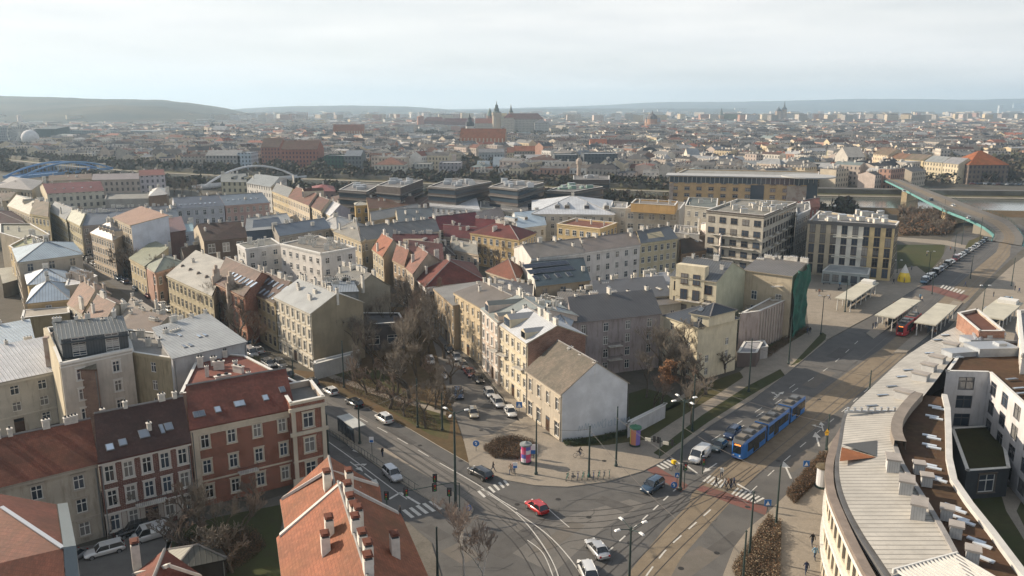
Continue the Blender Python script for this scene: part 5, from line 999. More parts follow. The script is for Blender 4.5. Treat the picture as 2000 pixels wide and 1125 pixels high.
onwall(bg_, p0, d, n_, ln*.70, ln, 0, 16.4, plaster((.62, .47, .22), .2), .03, 'ochre_panel'); onwall(bg_, p0, d, n_, ln*.31, ln*.66, 0, 16.4, plaster((.68, .65, .55), .2), .03, 'pale_panel'); onwall(bg_, p0, d, n_, -.2, ln+.2, 16.4, 1.1, rough_mat('dark_parapet', (.10, .10, .10), .7), .2, 'parapet_band')
for z in (6.3, 12.6): onwall(bg_, p0, d, n_, ln*.31, ln*.66, z, .4, plaster((.62, .60, .5), .2), .4, 'pale_band')
rv = random.Random(5); roofbox(bg_, 16.8, [(rv.uniform(1600, 1730), rv.uniform(418, 436), rv.uniform(.8, 2.5), rv.uniform(.8, 2), rv.uniform(.6, 1.6), 0) for i in range(26)])
roofbox(big, 20.8, [(rv.uniform(1400, 1540), rv.uniform(396, 416), rv.uniform(.8, 2.2), .8, rv.uniform(.8, 1.6), 0) for i in range(16)])
# dark office complex
OFD = (.085, .08, .08)
for k, (pp, hh) in enumerate([([(662, 372), (716, 376), (742, 362), (690, 358)], 14), ([(735, 364), (782, 368), (826, 352), (770, 350)], 16.5), ([(836, 366), (890, 370), (960, 356), (880, 350)], 17), ([(956, 366), (1012, 372), (1062, 358), (1000, 352)], 17), ([(1068, 374), (1118, 376), (1178, 366), (1110, 360)], 14), ([(1120, 352), (1190, 352), (1190, 344), (1120, 344)], 12)]):
    r = house(['dark office block with terraces, leftmost of the row before the river', 'dark office block second from the left in the row before the river', 'dark office block in the middle of the row before the river, crowded roof plant', 'dark office block right of the middle of the row before the river', 'lower dark office block beside the brick chimney, green roof plant', 'low dark roofed hall with the brick chimney'][k], pp, hh, 'f', 1, (.13, .11, .10), (.20, .195, .19), cat='office block', name='office_block', win='', chim=0, pat=False, par=.4)
    P = [G(*q, hh) for q in pp]; fl_ = int(hh/3.4)
    for (a, c) in ((P[0], P[1]), (P[1], P[2])):
        d = (c-a); ln = d.length; d.normalize(); n_ = V(d.y, -d.x)
        for f_ in range(fl_): onwall(r, a, d, n_, .1, ln-.1, 1.0+f_*3.4, 1.7, GLZ, .08, 'glazing'); onwall(r, a, d, n_, -.3, ln+.3, 3.1+f_*3.4, .4, rough_mat('dark_ledge', (.16, .15, .14), .7), .7, 'ledge')
    xs_ = [q[0] for q in pp]; ys_ = [q[1] for q in pp]
    roofbox(r, hh+.1, [(rv.uniform(min(xs_)+25, max(xs_)-25), rv.uniform(min(ys_)+4, max(ys_)-6), rv.uniform(1, 4), rv.uniform(1, 3), rv.uniform(.8, 2.2), .3) for i in range(10)], STEEL if k != 4 else rough_mat('green_plant', (.2, .3, .25), .7))
b = MB(); q = G(1130, 372, 0); b.lathe((0, 0, 0), [(1.6, 0), (1.3, 17), (1.9, 17.2), (1.9, 19), (1.2, 20.5), (0, 21)], 12); o = b.build('brick_chimney', brickm((.36, .14, .09))); o.location = q; tag(o, 'old round brick factory chimney with a wider head among the dark offices', 'chimney')
# ------------------------------------------------------------------ long curved building at the right
ZR = 12.0
cbd = tag(empty('curved_building', tuple(G(1700, 1000, 0))), 'long curved building with a pale ribbed metal roof and brown planted strip, lower right', 'building'); O = cbd.location
pairs = [((1875, 635), (1893, 666)), ((1841, 650), (1880, 682)), ((1803, 673), (1869, 692)), ((1765, 699), (1850, 713)), ((1734, 727), (1832, 738)), ((1690, 768), (1806, 771)), ((1657, 803), (1777, 803)), ((1645, 863), (1748, 852)), ((1639, 903), (1757, 898)), ((1642, 943), (1783, 943)), ((1657, 989), (1812, 989)), ((1685, 1041), (1843, 1041)), ((1716, 1087), (1868, 1087)), ((1745, 1130), (1895, 1130)), ((1800, 1210), (1940, 1200))]
so_, si_ = spline(PX([p[0] for p in pairs], ZR-.3), 4), spline(PX([p[1] for p in pairs], ZR+.5), 4)
b = MB(); u = 0
for i in range(len(so_)-1):
    du = ((so_[i+1]-so_[i]).length+(si_[i+1]-si_[i]).length)/2; w_ = (si_[i]-so_[i]).length
    b.face([tuple(q-O) for q in (so_[i], so_[i+1], si_[i+1], si_[i])], 0, [(u, 0), (u+du, 0), (u+du, w_), (u, w_)]); u += du
b.build('metal_roof', seamm((.52, .49, .43), .8, .5, .1), cbd)
br = [((1806, 771), (1844, 776)), ((1777, 803), (1850, 802)), ((1748, 852), (1852, 855)), ((1757, 898), (1853, 900)), ((1783, 943), (1862, 943)), ((1812, 989), (1893, 989)), ((1843, 1041), (1934, 1041)), ((1868, 1087), (1968, 1087)), ((1895, 1130), (2000, 1130)), ((1940, 1200), (2060, 1200))]
bi, bo = spline(PX([p[0] for p in br], ZR-.15), 4), [a_.lerp(c_, k_/4) for a_, c_ in zip(PX([p[1] for p in br], ZR-.15), PX([p[1] for p in br], ZR-.15)[1:]) for k_ in range(4)]+[PX([p[1] for p in br], ZR-.15)[-1]]
SEDUM = groundmat('sedum_roof', ((.10, .055, .035), (.07, .045, .028), (.13, .085, .045)), (.2, 1.2, 9))
b = MB()
for i in range(len(bi)-1): b.face([tuple(q-O) for q in (bi[i], bi[i+1], bo[i+1], bo[i])])
b.build('planted_roof', SEDUM, cbd)
def strip(name, pl, w, z0, z1, m, root):
    """upright or flat band that follows a curve"""
    b = MB(); n = len(pl); L_, R_ = [], []
    for i, p in enumerate(pl):
        t = (pl[min(i+1, n-1)]-pl[max(i-1, 0)]); t.z = 0; t.normalize(); q = V(-t.y, t.x)*w/2; L_.append(p+q); R_.append(p-q)
    for i in range(n-1):
        A, B_, C_, D_ = L_[i], L_[i+1], R_[i+1], R_[i]
        f = lambda p, z: (p.x-root.location.x, p.y-root.location.y, z)
        b.face([f(A, z1), f(B_, z1), f(C_, z1), f(D_, z1)]); b.face([f(A, z0), f(B_, z0), f(B_, z1), f(A, z1)]); b.face([f(D_, z0), f(D_, z1), f(C_, z1), f(C_, z0)])
    return b.build(name, m, root)
COP = rough_mat('roof_coping', (.50, .49, .46), .7, .1)
strip('roof_coping', bo, .7, ZR-.5, ZR+.35, COP, cbd); strip('roof_coping', si_[24:], .5, ZR+.4, ZR+.75, rough_mat('ridge_beam', (.26, .25, .24), .6), cbd)
strip('gutter', so_[24:], .9, ZR-1.2, ZR-.55, rough_mat('dark_gutter', (.12, .12, .12), .6), cbd)
strip('roof_screen', spline(PX([(1791, 786), (1768, 812), (1752, 838), (1749, 862), (1756, 884)], ZR), 4), 1.3, ZR+.4, ZR+1.5, rough_mat('roof_screen_brown', (.22, .19, .16), .7), cbd)
# street facade: plan line under the outer parapet
fo = spline(PX([(1664, 806), (1651, 832), (1630, 872), (1620, 909), (1622, 955), (1640, 1004), (1668, 1065), (1700, 1125), (1745, 1200)], 11.3), 3)
strip('parapet', fo, .9, 10.9, 11.4, rough_mat('parapet_brown', (.22, .18, .15), .8), cbd)
b = MB(); wpan = plaster((.58, .50, .37), .2); nn = len(fo)
for i in range(nn-1):
    a, c = fo[i], fo[i+1]; t = (c-a).normalized(); n_ = V(t.y, -t.x)
    if n_.x > 0: n_ = -n_
    ln = (c-a).length; k = max(1, round(ln/3.2))
    holes = [((j+.18)*ln/k, (j+.78)*ln/k, z, z+2.3) for j in range(k) for z in (.5, 4.1, 7.7)]
    wall_mesh(b, V(a.x-O.x, a.y-O.y), V(c.x-O.x, c.y-O.y), 0, 10.9, holes, n_, 0, .5)
    for h_ in holes:
        if i < 6: continue
        g_ = MB(); g_.face([(h_[0], 0, h_[2]), (h_[1], 0, h_[2]), (h_[1], 0, h_[3]), (h_[0], 0, h_[3])]); m_ = (h_[0]+h_[1])/2
        g_ = MB(); w_ = h_[1]-h_[0]; g_.box((0, 0, 0), (w_, .06, 2.3), 1); 
        for x in (-w_/2+.05, 0, w_/2-.05): g_.box((x, -.04, 0), (.09, .06, 2.3), 0)
        o = g_.build('window', [plain('bronze_frame', (.10, .08, .06), .4), GLASS], cbd); q = V(a.x-O.x, a.y-O.y)+t*m_-n_*.46; o.location = (q.x, q.y, h_[2]); o.rotation_euler = (0, 0, math.atan2(n_.y, n_.x)+math.pi/2)
b.build('wall', wpan, cbd)
for z in (3.2, 6.8, 10.2): strip('white_band', [q for q in fo], .7, z, z+.45, WHITE, cbd)
b = MB()   # hidden rear wall of the ridge down to the ground
rear = [q for q in bo]
for a, c in zip(rear, rear[1:]): b.face([(a.x-O.x, a.y-O.y, 0), (c.x-O.x, c.y-O.y, 0), (c.x-O.x, c.y-O.y, ZR-.4), (a.x-O.x, a.y-O.y, ZR-.4)])
for a, c in zip(so_[:25], so_[1:25]): b.face([(a.x-O.x, a.y-O.y, 0), (c.x-O.x, c.y-O.y, 0), (c.x-O.x, c.y-O.y, ZR-.3), (a.x-O.x, a.y-O.y, ZR-.3)])
b.build('rear_wall', plaster((.52, .51, .50), .3), cbd)
for k, (x, y, w, d, hh, rz) in enumerate([(1742, 922, 1.6, 3.0, 2.3, .35), (1768, 966, 1.6, 3.0, 2.3, .45), (1792, 1014, 1.6, 3.0, 2.4, .5), (1794, 922, 1.5, 1.5, 1.5, .3), (1809, 946, 1.5, 1.5, 1.5, .35), (1848, 1012, 1.5, 1.5, 1.6, .5), (1866, 1046, 1.5, 1.5, 1.6, .5), (1898, 1096, 1.5, 1.5, 1.7, .5),
        (1856, 686, 1.6, 3.4, 1.8, -.75), (1829, 712, 1.6, 3.4, 1.8, -.75), (1813, 728, 1.6, 3.0, 1.8, -.75), (1797, 746, 1.6, 3.4, 1.8, -.75), (1764, 782, 1.6, 3.4, 1.8, -.75)]):
    w, d, hh = (w*.8, d*.62, hh*.8) if w > 1.55 else (w*.7, d*.7, hh*.75)
    p = G(x, y, ZR); b = MB(); b.box((0, 0, 0), (w, d, hh), 0)
    for i in range(int(w/.25)+1): b.box((-w/2+i*.25, -d/2-.01, .1), (.03, .05, hh-.2), 1)
    b.box((0, 0, hh), (w+.3, d+.3, .2), 2); o = b.build('roof_vent', [rough_mat('vent_grey', (.46, .46, .45), .6, .1), rough_mat('vent_slat', (.30, .30, .30), .6), rough_mat('vent_cap', (.34, .31, .28), .7)], cbd); o.location = (p.x-O.x, p.y-O.y, ZR-.1); o.rotation_euler = (0, 0, -rz)
for (x, y, a_, n2) in [(1830, 793, .3, 2), (1825, 812, .3, 2), (1820, 850, .3, 2), (1820, 868, .3, 2), (1820, 907, .35, 2), (1830, 930, .5, 2), (1866, 988, .6, 2), (1882, 1011, .6, 2), (1913, 1054, .6, 2), (1930, 1090, .65, 1)]:
    p = G(x, y, ZR)
    for j in range(n2): o = obj_at(skylight_mesh(1.6, .5, 'light'), 'skylight', cbd, (p.x-O.x+.1*j-.3, p.y-O.y-j*.85, ZR-.12), -a_-.25)
for (x, y) in [(1831, 664), (1815, 690), (1774, 723), (1761, 736), (1742, 755), (1724, 772), (1703, 793), (1846, 655), (1712, 807)]:
    p = G(x, y, ZR); obj_at(skylight_mesh(1.7, .5), 'skylight', cbd, (p.x-O.x, p.y-O.y, ZR-.02), .15)
b = MB(); p = F2 = [q-O for q in PX([(1644, 873), (1711, 893), (1640, 901)], ZR+.25)]
b.face([tuple(q) for q in p]); b.build('roof_terrace', rough_mat('rusty_terrace', (.22, .085, .035), .8), cbd)
b = MB(); b.face([tuple(q-O) for q in PX([(1645, 868), (1713, 860), (1711, 891)], ZR+.3)]); b.build('glazed_band', seamm((.20, .20, .19), .5), cbd)
a, c = G(1650, 807, ZR), G(1768, 806, ZR); tt = (c-a); ll = tt.length; tt.normalize()
b = MB(); b.box((ll/2, 0, 0), (ll, .3, .3), 0)
for i in range(int(ll/.9)): b.box((i*.9+.4, 0, .3), (.25, .35, .45), 0)
o = b.build('snow_guard', STEEL, cbd); o.location = (a.x-O.x, a.y-O.y, ZR+.05); o.rotation_euler = (0, 0, math.atan2(tt.y, tt.x))
a, c = G(1742, 1128, ZR), G(1868, 1094, ZR); tt = (c-a); ll = tt.length; tt.normalize(); b = MB()
b.box((ll/2, -2.5, .0), (ll, 5.0, .08), 1)
for i in range(17): b.box((.3+i*(ll-.6)/16, -2.5, .5), (.14, 5.0, .22), 0)
for y in (0, -5): b.box((ll/2, y, .3), (ll, .18, .45), 0)
o = b.build('pergola', [WHITE, GLZ], cbd); o.location = (a.x-O.x, a.y-O.y, ZR+.1); o.rotation_euler = (0, 0, math.atan2(tt.y, tt.x))
# courtyard wing
cw = house('white courtyard wing with large square windows and a brown planted roof', [(1848, 729), (1932, 731), (2030, 822), (2110, 770), (1990, 670), (1895, 664)], 12.4, 'f', 1, (.56, .55, .55), SEDUM, win='01', fl=4, bay=4.0, ww=2.4, wh=2.1, chim=0, pat=False, door=False, cornice=False, par=.35, wfr=plain('grey_casing', (.08, .08, .085), .6), cat='apartment block', name='apartment_block')
for (x, y, w, d, hh, rz) in [(1916, 668, 6, 3, 1.0, .1), (1940, 662, 3, 3, 1.5, -.4), (1935, 688, 7, 4, 1.4, .1), (1895, 690, 9, 2.5, .8, .2)]:
    p = G(x, y, 12.6); b = MB(); b.box((0, 0, 0), (w, d, hh), 0); b.box((0, 0, hh), (w+.2, d+.2, .1), 1); b.box((w*.2, 0, hh), (w*.2, d*.4, .5), 1); o = b.build('roof_unit', [rough_mat('unit_grey', (.34, .36, .38), .5), STEEL], cw); o.location = (p.x-cw.location.x, p.y-cw.location.y, 12.4); o.rotation_euler = (0, 0, rz)
for (x, y) in [(1868, 692), (1872, 700), (1976, 742), (1996, 770), (1990, 760)]:
    p = G(x, y, 12.6); obj_at(skylight_mesh(1.8, .5), 'skylight', cw, (p.x-cw.location.x, p.y-cw.location.y, 12.7), .2)
b = MB()
for i, (x, y) in enumerate([(1903, 648), (1904, 658), (1908, 664), (1914, 664), (1917, 657), (1917, 648)]):
    p = G(x, y, 13.4)-cw.location; q = G(*[(1903, 648), (1904, 658), (1908, 664), (1914, 664), (1917, 657), (1917, 648)][min(i+1, 5)], 13.4)-cw.location
    if i < 5: b.tube(p, q, .35, .35, 8)
b.build('ventilation_pipe', STEEL, cw)
tw = house('brick sided end block with a white framed rusty roof at the curved building tip', [(1870, 616), (1912, 652), (1962, 652), (1908, 608)], 14.2, 'f', 1, (.28, .13, .085), (.14, .06, .04), win='', chim=0, par=.5, pat=False, cornice=False, brick=True, name='end_block', cat='building')
house('white and orange house front at the right edge of the picture', [(1988, 612), (1996, 700), (2080, 700), (2060, 610)], 15, 'f', 1, (.62, .58, .52), (.4, .4, .4), win='0', fl=4, bay=3, chim=0, pat=False, door=False)
pv = house('dark glazed courtyard pavilion under a mossy green roof', [(1888, 922), (1972, 916), (1956, 832), (1858, 838)], 4.2, 'f', 1, (.05, .055, .06), groundmat('moss_roof', ((.04, .045, .015), (.055, .05, .02), (.035, .03, .015)), (.2, .9, 6)), win='0', fl=1, bay=3, ww=2.4, wh=2.6, chim=0, pat=False, par=.15, door=False, cornice=False, casing=plain('bronze_frame', (.10, .08, .06), .4), name='pavilion', cat='pavilion')
sheet('courtyard_ground', PX([(1850, 930), (1890, 1000), (2000, 1180), (2300, 1180), (2200, 820), (2000, 800)]), .14, GREENG)
sheet('footpath', PX([(1900, 960), (1955, 968), (1965, 1000), (1990, 1040), (2010, 1075), (2010, 1050), (1985, 1000), (2000, 968), (2000, 955), (1890, 948)]), .15, PAVE)

# ------------------------------------------------------------------ landmarks and houses beyond the river
def fh(label, x0, x1, base, top, depth, roof='g', rh=5, wc=CREAM, rc=GREYR, dy=0, **kw):
    a, c = G(x0, base), G(x1, base+dy); h = hb(x0, base, top)
    kw.setdefault('chim', 0); kw.setdefault('pat', True); kw.setdefault('win', '0123' if roof != 'g' else '02'); kw.setdefault('cornice', False); kw.setdefault('door', False)
    FOOT.append(((a.x+c.x)/2, (a.y+c.y)/2+depth/2, max((c-a).length, depth)/2+6))
    if a.y > 650:
        for t in (.15, .5, .85): FOOT.append((a.x+(c.x-a.x)*t, a.y+(c.y-a.y)*t-22, 20))
    return house(label, [V(a.x, a.y), V(c.x, c.y), float(depth)], h, roof, rh, wc, rc, **kw)
FOOT = []
OR = (.42, .15, .075); BR = (.33, .12, .075); SLATE = (.10, .12, .13)
c1 = fh('great gothic church with a steep orange roof and buttressed brick walls', 897, 985, 297, 279, 20, 'g', 17, (.38, .28, .2), OR, brick=False, name='church', cat='church', dy=1, pat=2, win='')
c2 = fh('gothic church with a bright orange roof and tall pale buttresses', 650, 711, 277, 262, 20, 'g', 15, (.42, .3, .22), (.48, .20, .12), name='church', cat='church', pat=2, win='')
for r, h_ in ((c1, 17), (c2, 17)):
    b = MB(); me = [c for c in r.children if c.name.startswith('wall')][0]; vs = [v.co for v in me.data.vertices if v.co.z < .1]; vs.sort(key=lambda v: v.y); a, c = sorted(vs[:2], key=lambda v: v.x); ln = (c-a).length
    for i in range(12): q = a.lerp(c, (i+.5)/12); b.box((q.x, q.y-.8, 0), (ln/40, 2, h_), 0)
    b.build('buttress', plaster((.52, .44, .34), .3), r)
def tower(label, px, base, w, segs, m, roofm, name='church_tower', n=8, cat='tower', top=None, sq=False, parent=None):
    """segs: (fraction of height, radius factor) profile of the shaft and the spire"""
    p = G(px, base); H = hb(px, base, top); r = tag(empty(name, (p.x, p.y, 0)), label, cat)
    s_, q_ = segs; b = MB(); b.lathe((0, 0, 0), [(w*k, H*f) for f, k in s_], 4 if sq else n); b.build('shaft', m, r)
    b = MB(); b.lathe((0, 0, 0), [(w*k, H*f) for f, k in q_], n); b.build('spire', roofm, r); FOOT.append((p.x, p.y, w+4)); return r
GRN = rough_mat('copper_green', (.12, .17, .15), .6); STN = plaster((.44, .37, .28), .3); BRK = plaster((.34, .20, .14), .3)
cas = fh('long royal castle palace with brown roofs high on the hill', 986, 1062, 262, 233, 40, 'h', 12, (.52, .46, .38), (.16, .075, .065), name='castle', cat='castle', dy=0, hip=.3)
fh('castle corner block with orange roof and pale walls, left of the palace', 928, 962, 262, 241, 25, 'g', 10, (.52, .45, .36), (.38, .14, .09), name='castle_wing', cat='castle')
fh('tall beige end pavilion of the castle palace', 984, 1004, 263, 230, 26, 'h', 9, (.56, .47, .36), (.24, .08, .06), name='castle_wing', cat='castle')
fh('grey stone east wing of the castle', 1044, 1072, 263, 240, 30, 'h', 7, (.44, .42, .38), (.16, .16, .16), name='castle_wing', cat='castle')
fh('yellow cathedral nave between the castle tower and the palace', 972, 990, 256, 226, 20, 'g', 6, (.5, .42, .28), (.5, .4, .25), name='cathedral', cat='church')
fh('long red brick fortification west of the castle', 868, 925, 256, 238, 16, 'g', 8, (.30, .17, .15), (.26, .10, .09), name='castle_wall', cat='castle')
fh('reddish brick barracks of the castle, far left', 826, 870, 254, 236, 20, 'h', 9, (.28, .16, .13), (.28, .12, .10), name='castle_wall', cat='castle')
fh('grey retaining wall under the castle hill', 992, 1150, 268, 262, 12, 'f', 1, (.36, .35, .33), (.16, .2, .12), name='castle_wall', cat='wall', win='')
tower('tall cathedral bell tower with a baroque crown spire on the castle hill', 970, 262, 9, ([(0, 1), (.56, 1.0), (.57, 1.15), (.64, 1.15)], [(.64, 1.15), (.68, .62), (.76, .58), (.78, .4), (.86, .34), (.88, .12), (1, 0)]), STN, rough_mat('dark_copper', (.08, .10, .09), .6), top=196)
tower('slender cathedral clock tower with an orange capped spire beside the bell tower', 957, 260, 7, ([(0, 1), (.68, 1)], [(.68, 1.05), (.78, .7), (.84, .5), (.9, .3), (1, 0)]), BRK, GRN, top=210)
tower('dark needle spire rising behind the castle palace roofs', 998, 258, 5, ([(0, 1), (.7, 1)], [(.7, 1.1), (.8, .5), (1, 0)]), STN, rough_mat('dark_copper', (.08, .10, .09), .6), top=203)
tower('round brick castle tower with a flat conical cap', 822, 256, 9, ([(0, 1), (.9, .9)], [(.9, 1.0), (1, .2)]), plaster((.40, .20, .15), .3), BRK, top=225)
tower('white church tower with black baroque helmet behind the great gothic church', 918, 278, 6.5, ([(0, 1), (.55, 1)], [(.55, 1.1), (.68, 1.0), (.72, .5), (.82, .45), (.85, .2), (1, 0)]), plaster((.56, .54, .5), .3), SLATE and rough_mat('slate_dark', (.05, .055, .06), .6), top=220)
tower('domed baroque church with dark dome and orange lit facade', 1273, 256, 15, ([(0, 1.2), (.35, 1.2), (.36, .8), (.58, .8)], [(.58, .85), (.7, .75), (.8, .4), (.84, .15), (1, 0)]), plaster((.40, .22, .13), .3), rough_mat('dome_dark', (.10, .085, .08), .6), top=215, name='domed_church', n=12, cat='church')
fh('long nave of the domed baroque church', 1262, 1290, 252, 238, 30, 'g', 10, (.38, .24, .16), (.14, .13, .14), name='church', cat='church')
tower('brick church tower with slim dark spire, right of the domed church', 1408, 242, 10, ([(0, 1), (.55, 1)], [(.55, .9), (.65, .5), (1, 0)]), plaster((.42, .28, .18), .3), rough_mat('dark_copper', (.08, .10, .09), .6), top=210)
fh('long green roofed gothic nave by the slim dark spire', 1412, 1458, 242, 232, 35, 'g', 16, (.3, .22, .15), (.17, .17, .10), name='church', cat='church')
tower('tall basilica tower with crowned needle spire on the right skyline', 1530, 240, 10, ([(0, 1), (.6, 1)], [(.6, 1.2), (.66, .8), (.72, .35), (1, 0)]), plaster((.40, .29, .2), .3), rough_mat('slate_dark', (.05, .055, .06), .6), top=196)
tower('shorter basilica tower with onion cap beside the taller one', 1519, 240, 12, ([(0, 1), (.7, 1)], [(.7, 1.05), (.82, .6), (.9, .2), (1, 0)]), plaster((.40, .29, .2), .3), rough_mat('slate_dark', (.05, .055, .06), .6), top=207)
fh('long basilica nave with brown roof right of its two towers', 1534, 1572, 238, 230, 40, 'g', 18, (.36, .26, .18), (.15, .15, .10), name='church', cat='church')
for x, l_ in ((416, 'left of the twin dark church spires on the left'), (436, 'right of the twin dark church spires on the left')): tower(l_, x, 262, 5, ([(0, 1), (.6, 1)], [(.6, 1.1), (.75, 1), (.8, .4), (1, 0)]), plaster((.5, .5, .48), .3), rough_mat('slate_dark', (.05, .055, .06), .6), top=236)
fh('pale church body between the twin dark spires', 414, 440, 268, 255, 30, 'g', 8, (.52, .5, .46), (.3, .3, .3), name='church', cat='church')
